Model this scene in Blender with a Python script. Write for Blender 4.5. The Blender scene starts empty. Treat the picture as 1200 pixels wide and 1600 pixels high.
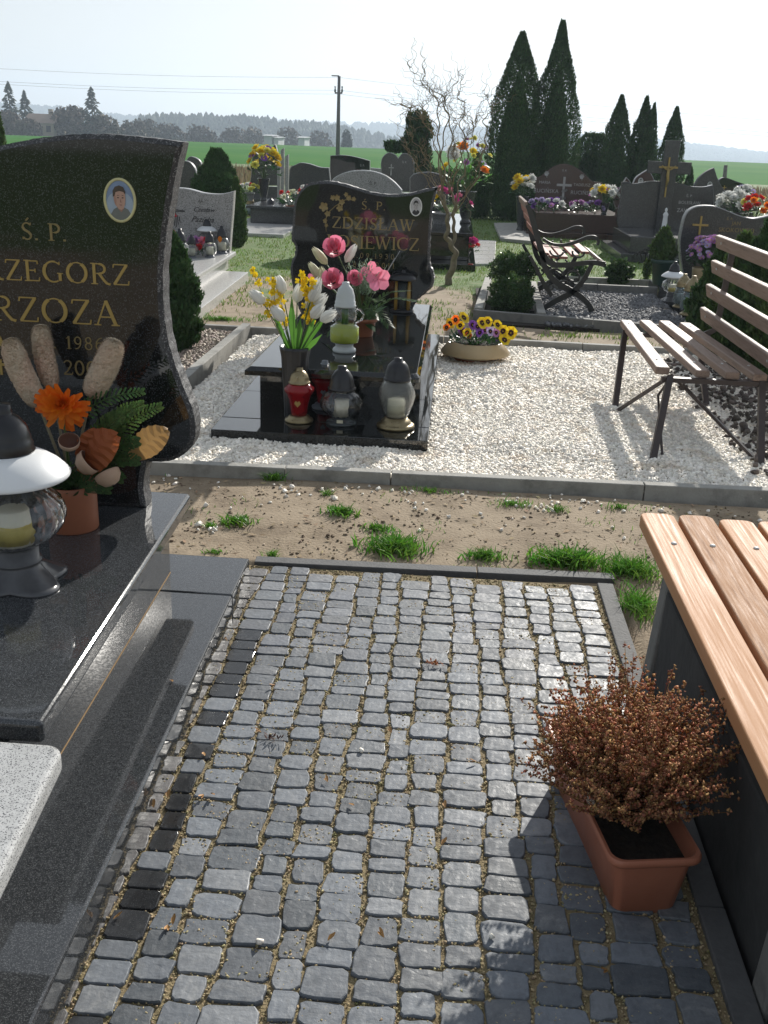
import bpy, math, random
import numpy as np
from mathutils import Vector, Matrix
random.seed(7); rng = np.random.default_rng(11)
S = bpy.context.scene; COL = S.collection
PI = math.pi; R = math.radians
# ---------------------------------------------------------------- camera
CH = 1.6; F = 1600.0
PITCH, ROLL, YAW = R(20.0), R(2.2), R(3.3)
fw = np.array([-math.sin(YAW)*math.cos(PITCH), math.cos(YAW)*math.cos(PITCH), -math.sin(PITCH)])
r0 = np.array([math.cos(YAW), math.sin(YAW), 0.0]); u0 = np.cross(r0, fw)
cr, sr = math.cos(ROLL), math.sin(ROLL)
rt = cr*r0+sr*u0; up = cr*u0-sr*r0
cd = bpy.data.cameras.new('camera'); cam = bpy.data.objects.new('camera', cd); COL.objects.link(cam)
cd.sensor_fit = 'VERTICAL'; cd.sensor_height = 36; cd.lens = 36; cd.clip_end = 6000; cd.clip_start = .05
m = Matrix([(rt[0], up[0], -fw[0], 0), (rt[1], up[1], -fw[1], 0), (rt[2], up[2], -fw[2], CH), (0, 0, 0, 1)])
cam.matrix_world = m; S.camera = cam
# ---------------------------------------------------------------- light
SUN_EL, SUN_AZ = R(25), R(18)          # azimuth measured from +Y towards +X
W = bpy.data.worlds.new('World'); S.world = W; W.use_nodes = True
nt = W.node_tree; bg = nt.nodes['Background']
sky = nt.nodes.new('ShaderNodeTexSky'); sky.sky_type = 'NISHITA'; sky.sun_disc = False
sky.sun_elevation = SUN_EL; sky.sun_rotation = SUN_AZ; sky.air_density = 1.0; sky.dust_density = 1.0; sky.ozone_density = 1.5
hsv = nt.nodes.new('ShaderNodeHueSaturation'); hsv.inputs['Value'].default_value = 1.62; hsv.inputs['Saturation'].default_value = .6   # thin spring haze: a paler sky
gm = nt.nodes.new('ShaderNodeGamma'); gm.inputs[1].default_value = .45
nt.links.new(sky.outputs[0], gm.inputs[0]); nt.links.new(gm.outputs[0], hsv.inputs['Color']); nt.links.new(hsv.outputs[0], bg.inputs[0]); bg.inputs[1].default_value = 0.15
sl = bpy.data.lights.new('sun', 'SUN'); sun = bpy.data.objects.new('sun', sl); COL.objects.link(sun)
sl.energy = 4.7; sl.angle = R(0.6); sl.color = (1, .955, .88)
sd = Vector((math.sin(SUN_AZ)*math.cos(SUN_EL), math.cos(SUN_AZ)*math.cos(SUN_EL), math.sin(SUN_EL)))
sun.rotation_euler = sd.to_track_quat('Z', 'Y').to_euler()
S.view_settings.view_transform = 'Standard'; S.view_settings.look = 'None'
S.view_settings.exposure = 0.45; S.view_settings.gamma = 1; S.view_settings.use_curve_mapping = False

# ---------------------------------------------------------------- survey helpers: where a sight line meets a plane of the place
def _ray(x, y): return fw + rt*(x-600)/F - up*(y-800)/F
def at(x, y, z=0.0):
    d = _ray(x, y); t = (z-CH)/d[2]; return Vector((d[0]*t, d[1]*t, z))
def aty(x, y, Y):
    d = _ray(x, y); t = Y/d[1]; return Vector((d[0]*t, Y, CH+d[2]*t))
def mpp(p):      # metres for one photo pixel at a point
    return float(np.dot(np.array(p)-np.array([0, 0, CH]), fw))/F
# ---------------------------------------------------------------- mesh builder
class MB:
    def __init__(s): s.v = []; s.f = []; s.m = []; s.sm = []
    def add(s, vs, fs, mi=0, sm=False):
        o = len(s.v); s.v += [tuple(v) for v in vs]
        s.f += [tuple(i+o for i in f) for f in fs]; s.m += [mi]*len(fs); s.sm += [sm]*len(fs); return s
    def box(s, lo, hi, mi=0):
        x0, y0, z0 = lo; x1, y1, z1 = hi
        return s.hexa([(x0,y0,z0),(x1,y0,z0),(x1,y1,z0),(x0,y1,z0)], [(x0,y0,z1),(x1,y0,z1),(x1,y1,z1),(x0,y1,z1)], mi)
    def hexa(s, b, t, mi=0):
        n = len(b); fs = [tuple(range(n))[::-1], tuple(range(n, 2*n))]
        for i in range(n): j = (i+1) % n; fs.append((i, j, n+j, n+i))
        return s.add(list(b)+list(t), fs, mi)
    def poly_prism(s, pts, z0, z1, mi=0): return s.hexa([(p[0], p[1], z0) for p in pts], [(p[0], p[1], z1) for p in pts], mi)
    def bar(s, a, b, w, h, upv=(0, 0, 1), mi=0):
        a = Vector(a); b = Vector(b); d = (b-a).normalized(); x = d.cross(Vector(upv)).normalized(); y = x.cross(d)
        q = [x*w/2*i+y*h/2*j for i, j in ((-1,-1),(1,-1),(1,1),(-1,1))]
        return s.hexa([a+k for k in q], [b+k for k in q], mi)
    def tube(s, pts, rad, n=8, mi=0, cap=True, flat=None):
        pts = [Vector(p) for p in pts]; k = len(pts)
        if not hasattr(rad, '__len__'): rad = [rad]*k
        ref = Vector((0, 0, 1)); d0 = (pts[1]-pts[0]).normalized()
        if abs(d0.dot(ref)) > .9: ref = Vector((1, 0, 0))
        x = d0.cross(ref).normalized(); vs = []
        for i, p in enumerate(pts):
            d = (pts[min(i+1, k-1)]-pts[max(i-1, 0)]).normalized()
            x = (x-d*x.dot(d)).normalized(); y = d.cross(x)
            for j in range(n):
                a = 2*PI*j/n; vs.append(p+x*math.cos(a)*rad[i]+y*math.sin(a)*rad[i])
        fs = [(i*n+j, i*n+(j+1) % n, (i+1)*n+(j+1) % n, (i+1)*n+j) for i in range(k-1) for j in range(n)]
        if cap: fs += [tuple(range(n))[::-1], tuple((k-1)*n+j for j in range(n))]
        return s.add(vs, fs, mi, True)
    def ribbon(s, pts, w, t, nrm, mi=0):   # flat bar following a path, w across (in plane), t along nrm
        pts = [Vector(p) for p in pts]; k = len(pts); nrm = Vector(nrm); vs = []
        for i, p in enumerate(pts):
            d = (pts[min(i+1, k-1)]-pts[max(i-1, 0)]).normalized(); x = d.cross(nrm).normalized()
            ww = w[i] if hasattr(w, '__len__') else w
            for a, b in ((-1,-1),(1,-1),(1,1),(-1,1)): vs.append(p+x*ww/2*a+nrm*t/2*b)
        fs = [(i*4+j, i*4+(j+1) % 4, i*4+4+(j+1) % 4, i*4+4+j) for i in range(k-1) for j in range(4)]
        fs += [(3,2,1,0), tuple((k-1)*4+j for j in range(4))]
        return s.add(vs, fs, mi)
    def lathe(s, prof, c=(0,0,0), n=24, mi=0, mod=None, sm=True):
        c = Vector(c); vs = []
        for r, z in prof:
            for j in range(n):
                a = 2*PI*j/n; q = r*(mod(a, z) if mod else 1); vs.append((c.x+q*math.cos(a), c.y+q*math.sin(a), c.z+z))
        k = len(prof)
        fs = [(i*n+j, i*n+(j+1) % n, (i+1)*n+(j+1) % n, (i+1)*n+j) for i in range(k-1) for j in range(n)]
        if prof[0][0] > 1e-5: fs.append(tuple(range(n))[::-1])
        if prof[-1][0] > 1e-5: fs.append(tuple((k-1)*n+j for j in range(n)))
        return s.add(vs, fs, mi, sm)
    def blob(s, c, rx, ry=None, rz=None, mi=0, n=8, m=6, jit=0, rot=None):
        ry = ry or rx; rz = rz or rx; vs = []
        for i in range(m+1):
            th = PI*i/m
            for j in range(n):
                a = 2*PI*j/n; q = 1+random.uniform(-jit, jit)
                p = Vector((rx*math.sin(th)*math.cos(a)*q, ry*math.sin(th)*math.sin(a)*q, rz*math.cos(th)*q))
                if rot: p = rot @ p
                vs.append(p+Vector(c))
        fs = [(i*n+j, (i+1)*n+j, (i+1)*n+(j+1) % n, i*n+(j+1) % n) for i in range(m) for j in range(n)]
        return s.add(vs, fs, mi, True)
    def petal(s, base, d, nrm, L, w, curl=0.3, mi=0, cup=.0, tip=.35):
        base = Vector(base); d = Vector(d).normalized(); nrm = Vector(nrm); x = d.cross(nrm)
        x = x.normalized() if x.length > 1e-4 else Vector((1, 0, 0)); nn = x.cross(d)
        rows = ((0, .18), (.35, .8), (.7, 1.0), (1.0, tip)); vs = []
        for t, q in rows:
            c = base+d*L*t+nn*curl*L*t*t
            vs += [c-x*w/2*q+nn*cup*w*q, c, c+x*w/2*q+nn*cup*w*q]
        fs = []
        for i in range(3):
            for j in range(2): a = i*3+j; fs.append((a, a+1, a+4, a+3))
        return s.add(vs, fs, mi, True)
OBJ = {}
def props(o, label=None, cat=None, group=None, kind=None):
    if label: o['label'] = label
    if cat: o['category'] = cat
    if group: o['group'] = group
    if kind: o['kind'] = kind
    return o
def worldloc(p):
    v = Vector((0, 0, 0))
    while p is not None: v = v+Vector(p.location); p = p.parent
    return v
def link(name, me, mats, parent, origin):
    if not me.materials:
        for x in (mats if isinstance(mats, (list, tuple)) else [mats]): me.materials.append(x)
    o = bpy.data.objects.new(name, me); COL.objects.link(o)
    if parent is not None: o.parent = parent
    if origin is not None: o.location = Vector(origin)
    return o
def obj(name, mb, mats, parent=None, origin=None, local=False, bevel=0, seg=2, kind=None, smooth_angle=None):
    """MB is in world coordinates unless local; origin = where a top-level mesh stands"""
    off = Vector((0, 0, 0))
    if not local: off = worldloc(parent) if parent is not None else Vector(origin or (0, 0, 0))
    me = bpy.data.meshes.new(name)
    me.from_pydata([(v[0]-off.x, v[1]-off.y, v[2]-off.z) for v in mb.v], [], mb.f)
    for x in (mats if isinstance(mats, (list, tuple)) else [mats]): me.materials.append(x)
    me.polygons.foreach_set('material_index', mb.m); me.polygons.foreach_set('use_smooth', mb.sm)
    me.update()
    o = link(name, me, mats, parent, origin if parent is None else None)
    if bevel:
        b = o.modifiers.new('bevel', 'BEVEL'); b.width = bevel; b.segments = seg; b.limit_method = 'ANGLE'; b.angle_limit = R(35)
        b.harden_normals = False
    if kind: o['kind'] = kind
    return o
def npmesh(name, V, Fc, mat, parent=None, smooth=False, kind=None, off=None):
    """V (n,3) ; Fc (m,k) all faces same size"""
    me = bpy.data.meshes.new(name); V = np.asarray(V, np.float32); Fc = np.asarray(Fc, np.int32)
    o_ = np.array(worldloc(parent)) if parent is not None else (np.array(off) if off is not None else np.zeros(3))
    me.vertices.add(len(V)); me.vertices.foreach_set('co', (V-o_).astype(np.float32).ravel())
    me.loops.add(Fc.size); me.loops.foreach_set('vertex_index', Fc.ravel())
    me.polygons.add(len(Fc)); me.polygons.foreach_set('loop_start', np.arange(0, Fc.size, Fc.shape[1], dtype=np.int32))
    if smooth: me.polygons.foreach_set('use_smooth', np.ones(len(Fc), bool))
    me.materials.append(mat); me.update(calc_edges=True); me.validate()
    o = link(name, me, mat, parent, off if parent is None else None)
    if kind: o['kind'] = kind
    return o
def thing(name, label, cat, loc=(0, 0, 0), group=None):
    o = bpy.data.objects.new(name, None); COL.objects.link(o); o.location = loc; o.empty_display_size = .1
    return props(o, label, cat, group)
def share(name, me, parent, loc, rot=(0, 0, 0), sc=1.0):    # another object on the same mesh, loc in world
    o = bpy.data.objects.new(name, me); COL.objects.link(o); o.parent = parent
    o.location = Vector(loc)-(worldloc(parent) if parent else Vector((0, 0, 0)))
    o.rotation_euler = rot; o.scale = (sc,)*3 if not hasattr(sc, '__len__') else sc
    return o
def copy_tree(o, parent=None):
    kids = list(o.children); c = o.copy(); COL.objects.link(c); c.parent = parent
    for k in kids: copy_tree(k, c)
    return c
# ---------------------------------------------------------------- materials
def ramp(nt, fac, stops):
    n = nt.nodes.new('ShaderNodeValToRGB'); e = n.color_ramp.elements
    while len(e) < len(stops): e.new(.5)
    for i, (p, c) in enumerate(stops):
        e[i].position = p; e[i].color = (*c, 1) if len(c) == 3 else c
    nt.links.new(fac, n.inputs[0]); return n.outputs[0]
def M(name, cols, scale=8, rough=.6, metal=0, bump=0, bscale=None, island=None, spec=.5, trans=0, ior=1.5, detail=4, sss=0, rr=0, stretch=None, emit=None, flake=None, alpha=None):
    """cols: list of colours spread over a noise; island: brightness spread per loose piece; flake: (colour, scale, amount)"""
    m = bpy.data.materials.new(name); m.use_nodes = True; nt = m.node_tree; L = nt.links
    b = nt.nodes['Principled BSDF']; tc = nt.nodes.new('ShaderNodeTexCoord')
    vec = tc.outputs['Object']
    if stretch:
        mp = nt.nodes.new('ShaderNodeMapping'); mp.inputs['Scale'].default_value = stretch; L.new(vec, mp.inputs[0]); vec = mp.outputs[0]
    no = nt.nodes.new('ShaderNodeTexNoise'); no.inputs['Scale'].default_value = scale; no.inputs['Detail'].default_value = detail
    no.inputs['Roughness'].default_value = .65; L.new(vec, no.inputs[0])
    k = len(cols)
    if k == 1: cols = [cols[0], tuple(c*.8 for c in cols[0])]; k = 2
    col = ramp(nt, no.outputs[0], [(.3+.4*i/(k-1), c) for i, c in enumerate(cols)])
    if flake:
        fc, fs, fa = flake
        vo = nt.nodes.new('ShaderNodeTexVoronoi'); vo.inputs['Scale'].default_value = fs; L.new(tc.outputs['Object'], vo.inputs[0])
        bw = nt.nodes.new('ShaderNodeSeparateColor'); L.new(vo.outputs['Color'], bw.inputs[0])
        fr = ramp(nt, bw.outputs[0], [(0, (0,0,0)), (1-fa, (0,0,0)), (min(1, 1-fa*.4), (1,1,1))])
        mx = nt.nodes.new('ShaderNodeMix'); mx.data_type = 'RGBA'; L.new(fr, mx.inputs[0]); L.new(col, mx.inputs[6]); mx.inputs[7].default_value = (*fc, 1)
        col = mx.outputs[2]
    if island is not None:
        ge = nt.nodes.new('ShaderNodeNewGeometry'); hs = nt.nodes.new('ShaderNodeHueSaturation')
        mr = nt.nodes.new('ShaderNodeMapRange'); mr.inputs[3].default_value = 1-island; mr.inputs[4].default_value = 1+island
        L.new(ge.outputs['Random Per Island'], mr.inputs[0]); L.new(mr.outputs[0], hs.inputs['Value'])
        mr2 = nt.nodes.new('ShaderNodeMapRange'); mr2.inputs[3].default_value = .5-island*.06; mr2.inputs[4].default_value = .5+island*.06
        w = nt.nodes.new('ShaderNodeMath'); w.operation = 'FRACT'; w2 = nt.nodes.new('ShaderNodeMath'); w2.operation = 'MULTIPLY'; w2.inputs[1].default_value = 7.31
        L.new(ge.outputs['Random Per Island'], w2.inputs[0]); L.new(w2.outputs[0], w.inputs[0]); L.new(w.outputs[0], mr2.inputs[0]); L.new(mr2.outputs[0], hs.inputs['Hue'])
        L.new(col, hs.inputs['Color']); col = hs.outputs[0]
    L.new(col, b.inputs['Base Color'])
    b.inputs['Roughness'].default_value = rough; b.inputs['Metallic'].default_value = metal; b.inputs['IOR'].default_value = ior
    b.inputs['Specular IOR Level'].default_value = spec
    if rr:
        n2 = nt.nodes.new('ShaderNodeTexNoise'); n2.inputs['Scale'].default_value = scale*1.7; n2.inputs['Detail'].default_value = 5; L.new(vec, n2.inputs[0])
        mr = nt.nodes.new('ShaderNodeMapRange'); mr.inputs[1].default_value = .3; mr.inputs[2].default_value = .7
        mr.inputs[3].default_value = max(0, rough-rr); mr.inputs[4].default_value = min(1, rough+rr); L.new(n2.outputs[0], mr.inputs[0]); L.new(mr.outputs[0], b.inputs['Roughness'])
    if trans: b.inputs['Transmission Weight'].default_value = trans
    if sss: 
        b.inputs['Subsurface Weight'].default_value = sss; b.inputs['Subsurface Radius'].default_value = (.02, .02, .02); b.inputs['Subsurface Scale'].default_value = .5
    if emit: b.inputs['Emission Color'].default_value = (*emit[0], 1); b.inputs['Emission Strength'].default_value = emit[1]
    if bump:
        n3 = nt.nodes.new('ShaderNodeTexNoise'); n3.inputs['Scale'].default_value = bscale or scale*3; n3.inputs['Detail'].default_value = 6; L.new(vec, n3.inputs[0])
        bp = nt.nodes.new('ShaderNodeBump'); bp.inputs['Distance'].default_value = bump; bp.inputs['Strength'].default_value = 1.0
        L.new(n3.outputs[0], bp.inputs['Height']); L.new(bp.outputs[0], b.inputs['Normal'])
    return m
def leafmat(name, cols, island=.35, rough=.5, tl=.35, scale=6):     # thin leaf: diffuse + translucent
    m = M(name, cols, scale=scale, rough=rough, island=island, spec=.3)
    nt = m.node_tree; b = nt.nodes['Principled BSDF']; out = nt.nodes['Material Output']
    t = nt.nodes.new('ShaderNodeBsdfTranslucent'); mx = nt.nodes.new('ShaderNodeMixShader'); mx.inputs[0].default_value = tl
    nt.links.new(b.inputs['Base Color'].links[0].from_socket, t.inputs[0])
    nt.links.new(b.outputs[0], mx.inputs[1]); nt.links.new(t.outputs[0], mx.inputs[2]); nt.links.new(mx.outputs[0], out.inputs[0]); return m

m_black = M('polished black granite', [(.006,.007,.007), (.014,.015,.016)], 60, .045, flake=((.075,.08,.085), 430, .14), ior=1.6)
m_black3 = M('polished dark granite slab', [(.026,.028,.030), (.045,.048,.052)], 90, .05, flake=((.11,.115,.12), 620, .26), rr=.015, ior=1.62)
m_black2 = M('polished swedish black granite', [(.005,.006,.006), (.010,.011,.011)], 50, .04, flake=((.04,.045,.04), 300, .12), ior=1.62)
m_blackrough = M('hammered dark granite', [(.018,.018,.02), (.05,.05,.052)], 70, .55, bump=.004, bscale=60, flake=((.2,.2,.2), 300, .2))
m_dgran = M('dark grey granite', [(.025,.026,.028), (.05,.052,.055)], 60, .18, flake=((.14,.14,.14), 300, .2))
m_greygran = M('light grey granite', [(.42,.42,.41), (.55,.55,.54)], 40, .22, flake=((.10,.10,.105), 520, .26))
m_midgran = M('mid grey granite', [(.22,.22,.22), (.34,.34,.34)], 50, .3, flake=((.05,.05,.05), 200, .2))
m_redgran = M('brown red granite', [(.05,.028,.022), (.09,.05,.04)], 60, .2, flake=((.02,.015,.014), 250, .3))
m_paleslab = M('pale polished slab', [(.50,.49,.47), (.60,.59,.57)], 30, .25, flake=((.25,.25,.25), 200, .2))
m_gold = M('gilded lettering', [(.42,.30,.10), (.34,.24,.08)], 80, .45, metal=.55)
m_golddull = M('dull gilded lettering', [(.22,.165,.07), (.30,.23,.10)], 60, .5, metal=.4)
m_silver = M('silver lettering', [(.4,.4,.4), (.3,.3,.3)], 80, .4, metal=.3)
m_ink = M('black lettering', [(.02,.02,.022)], 50, .5)
m_concrete = M('grey concrete', [(.20,.195,.175), (.32,.31,.28), (.36,.35,.32)], 9, .85, bump=.0025, bscale=90, detail=8)
m_concdark = M('weathered dark concrete', [(.10,.10,.095), (.19,.185,.17), (.14,.14,.13)], 8, .85, bump=.003, bscale=80, detail=8)
m_kerbdark = M('dark stone kerb', [(.06,.062,.065), (.10,.10,.10), (.075,.075,.075)], 14, .8, bump=.002, bscale=100, detail=8)
m_joint = M('sandy joint mortar', [(.16,.115,.055), (.27,.21,.115), (.12,.10,.04)], 22, .95, bump=.006, bscale=160, detail=9)
m_wood = M('varnished orange wood', [(.47,.24,.115), (.49,.255,.125), (.45,.225,.105)], 5, .65, spec=.25, bump=.0004, bscale=90, stretch=(16, .35, 16), detail=8, rr=.12)
m_woodw = M('weathered pinkish wood', [(.42,.225,.12), (.48,.28,.165), (.26,.13,.07)], 6, .75, spec=.25, bump=.0010, bscale=60, stretch=(14, .6, 14), detail=9, rr=.15)
m_woodb = M('brown painted wood', [(.20,.135,.10), (.26,.185,.145), (.15,.10,.075)], 5, .58, spec=.35, bump=.0008, bscale=40, stretch=(8, .6, 8), detail=8, rr=.1)
m_woodred = M('red brown wood', [(.27,.09,.06), (.34,.13,.09)], 6, .5, stretch=(8, .6, 8))
m_iron = M('black cast iron', [(.010,.011,.010), (.02,.02,.018)], 20, .38, bump=.001, bscale=60)
m_steel = M('dark brown painted steel', [(.035,.024,.022), (.06,.042,.036)], 12, .45)
m_bolt = M('zinc bolt', [(.62,.62,.60)], 60, .4, metal=.2)
m_brass = M('aged brass', [(.22,.17,.09), (.32,.26,.15)], 30, .35, metal=.8, rr=.1)
m_plblack = M('black plastic', [(.010,.010,.012), (.016,.016,.018)], 20, .28)
m_plbase = M('dark sheen plastic', [(.055,.056,.06), (.085,.085,.09)], 20, .25)
m_plgrey = M('smoky grey plastic', [(.10,.11,.13), (.15,.16,.18)], 20, .3)
m_milk = M('milky white plastic', [(.74,.75,.75), (.68,.69,.70)], 4, .35, sss=.1)
m_whitepl = M('white translucent plastic', [(.50,.53,.53), (.42,.45,.45)], 6, .3, sss=.15)
m_glass = M('ribbed clear glass', [(.97,.98,.98)], 5, .03, trans=1.0, ior=1.45)
m_glassfrost = M('frosted glass', [(.9,.92,.9)], 5, .12, trans=.97, ior=1.4, bump=.002, bscale=90)
m_redglass = M('red glass', [(.50,.008,.014), (.30,.004,.01)], 5, .08, trans=.55, ior=1.45)
m_greengel = M('yellow green oil', [(.72,.82,.12), (.62,.74,.09)], 5, .1, trans=.3, ior=1.3)
m_dglass = M('smoky lantern glass', [(.5,.58,.6)], 5, .08, trans=.9, ior=1.45)
m_amber = M('amber plastic', [(.45,.28,.05)], 10, .2, trans=.4)
m_wax = M('candle wax', [(.86,.83,.70), (.80,.75,.58)], 12, .5, sss=.1)
m_waxy = M('yellow candle label', [(.75,.62,.18)], 12, .5)
m_paper = M('printed label', [(.7,.66,.5)], 12, .5)
m_terra = M('terracotta plastic', [(.36,.125,.070), (.44,.17,.10)], 5, .5, bump=.0006, bscale=200, rr=.08)
m_terra2 = M('terracotta pot', [(.34,.12,.06), (.28,.10,.05)], 7, .5, rr=.1)
m_tan = M('tan glazed bowl', [(.40,.30,.16), (.46,.35,.20)], 5, .35)
m_soil = M('dark potting soil', [(.012,.009,.007), (.035,.026,.018)], 60, .95, bump=.01, bscale=80)
m_thuja = leafmat('thuja foliage', [(.022,.050,.016), (.045,.095,.026), (.030,.065,.020)], .4, .6, .25, 3)
m_thuja2 = leafmat('light thuja foliage', [(.03,.065,.018), (.07,.12,.03), (.045,.085,.02)], .4, .6, .3, 3)
m_juniper = leafmat('juniper foliage', [(.020,.055,.018), (.045,.095,.03)], .45, .6, .25, 3)
m_box = leafmat('boxwood leaves', [(.025,.060,.018), (.07,.12,.035)], .5, .4, .3, 8)
m_core = M('inner foliage', [(.020,.048,.015), (.042,.085,.024)], 25, .95, bump=.02, bscale=30)
m_bark = M('grey green bark', [(.10,.085,.05), (.19,.16,.10), (.13,.12,.06)], 20, .85, bump=.003, bscale=60)
m_twig = M('olive twigs', [(.20,.15,.07), (.14,.11,.06)], 12, .8)
m_grass = leafmat('grass blades', [(.06,.19,.02), (.11,.27,.03), (.16,.24,.05)], .4, .5, .4, 2)
m_lawn = leafmat('short lawn grass', [(.08,.17,.02), (.14,.22,.04), (.18,.20,.07)], .4, .6, .4, .8)
m_reed = leafmat('dry brown reeds', [(.15,.105,.055), (.20,.15,.085), (.12,.10,.045)], .4, .8, .3, .5)
m_heath = leafmat('dry heather', [(.22,.105,.055), (.34,.17,.085), (.17,.07,.04)], .5, .8, .3, 14)
m_heath2 = leafmat('dry heather bells', [(.42,.18,.08), (.52,.28,.14), (.30,.12,.055)], .5, .8, .35, 14)
m_stem = M('green stems', [(.05,.10,.03), (.08,.13,.04)], 20, .6)
m_leaf = leafmat('bright green leaf', [(.06,.19,.03), (.10,.26,.04)], .3, .35, .4, 6)
m_leafd = leafmat('dark green leaf', [(.02,.07,.025), (.04,.10,.03)], .3, .35, .3, 6)
m_palm = leafmat('palm frond', [(.03,.08,.03), (.10,.17,.06)], .4, .35, .3, 6)
m_silverleaf = leafmat('silvery green filler', [(.16,.27,.18), (.30,.38,.27)], .35, .6, .3, 8)
def petal(name, c, tl=.3, isl=.18):
    return leafmat(name, [tuple(x*.8 for x in c), c], isl, .5, tl, 20)
p_white = petal('white petals', (.80,.80,.76)); p_cream = petal('cream petals', (.70,.70,.50)); p_yellow = petal('yellow petals', (.85,.62,.02))
p_lemon = petal('lemon petals', (.80,.75,.16)); p_pink = petal('pink petals', (.86,.28,.40)); p_orange = petal('orange petals', (.90,.24,.015), .5, .25)
p_purple = petal('purple petals', (.22,.08,.40)); p_violet = petal('violet pink petals', (.48,.22,.48)); p_red = petal('red petals', (.70,.02,.03))
p_magenta = petal('magenta petals', (.62,.06,.26)); p_dark = petal('pansy blotch', (.05,.012,.02)); p_lilac = petal('lilac petals', (.50,.42,.66)); p_deep = petal('deep orange petals', (.92,.30,.02), .5)
m_banks = M('dusty pink seed cone', [(.54,.345,.24), (.58,.46,.33), (.50,.44,.32)], 7, .95, bump=.006, bscale=160, island=.25)
m_brleaf = leafmat('brown dry leaf', [(.30,.085,.025), (.38,.13,.04)], .2, .6, .3, 10)
m_ochre = leafmat('ochre dry leaf', [(.38,.24,.09), (.28,.17,.06)], .2, .6, .3, 10)
m_husk = M('pale seed husk', [(.50,.36,.26), (.38,.24,.16)], 12, .7)
m_huskin = M('dark husk inside', [(.12,.05,.03)], 12, .8)
# ================================================================ SETTING
def vnoise(x, y, s, seed=0):
    x = np.asarray(x)/s; y = np.asarray(y)/s; xi = np.floor(x).astype(int); yi = np.floor(y).astype(int); xf = x-xi; yf = y-yi
    xf = xf*xf*(3-2*xf); yf = yf*yf*(3-2*yf)
    def h(a, b): return np.mod(np.sin(a*127.1+b*311.7+seed*74.7)*43758.5453, 1)
    return (h(xi, yi)*(1-xf)+h(xi+1, yi)*xf)*(1-yf)+(h(xi, yi+1)*(1-xf)+h(xi+1, yi+1)*xf)*yf
def inrect(x, y, r): return (x > r[0]) & (x < r[1]) & (y > r[2]) & (y < r[3])
PAVE = (-.80, .67, .70, 3.70); PLOT = (-1.68, 3.4, 4.80, 8.50); PLOTL = (-3.6, -1.72, 4.80, 8.60); PLOT3 = (.24, 2.36, 9.62, 12.2)
def gz(x, y):
    z = (vnoise(x, y, .6, 1)-.5)*.016+(vnoise(x, y, .12, 2)-.5)*.006
    for r in (PAVE, PLOT, PLOTL, PLOT3):
        z = np.where(inrect(x, y, (r[0]-.02, r[1]+.02, r[2]-.02, r[3]+.02)), -.05, z)
    z = np.where((x < -.66) & (y < 3.6), -.05, z)
    return z
def grow(a, b, s0, g):
    v = [a]; s = s0
    while v[-1] < b: v.append(v[-1]+s); s *= g
    return v
xs = np.array(sorted([-x for x in grow(4.05, 2300, .3, 1.25)]+list(np.arange(-4, 4.01, .045))+grow(4.05, 2300, .3, 1.25)))
ys = np.array(list(-np.array(grow(0, 60, 1, 1.5))[1:][::-1])+list(np.arange(0, 3.4, .25))+list(np.arange(3.4, 5.0, .04))+list(np.arange(5, 13, .12))+grow(13, 60, .5, 1.08)); ys = ys[ys < 60]; ys = np.append(ys, 60.)
def sheet(name, xs, ys, zf, mat):
    X, Y = np.meshgrid(xs, ys); Z = zf(X, Y); V = np.stack([X.ravel(), Y.ravel(), Z.ravel()], 1)
    nx, ny = len(xs), len(ys); i = (np.arange(ny-1)[:, None]*nx+np.arange(nx-1)[None]).ravel()
    return npmesh(name, V, np.stack([i, i+1, i+nx+1, i+nx], 1), mat, smooth=True, kind='structure')
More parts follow.
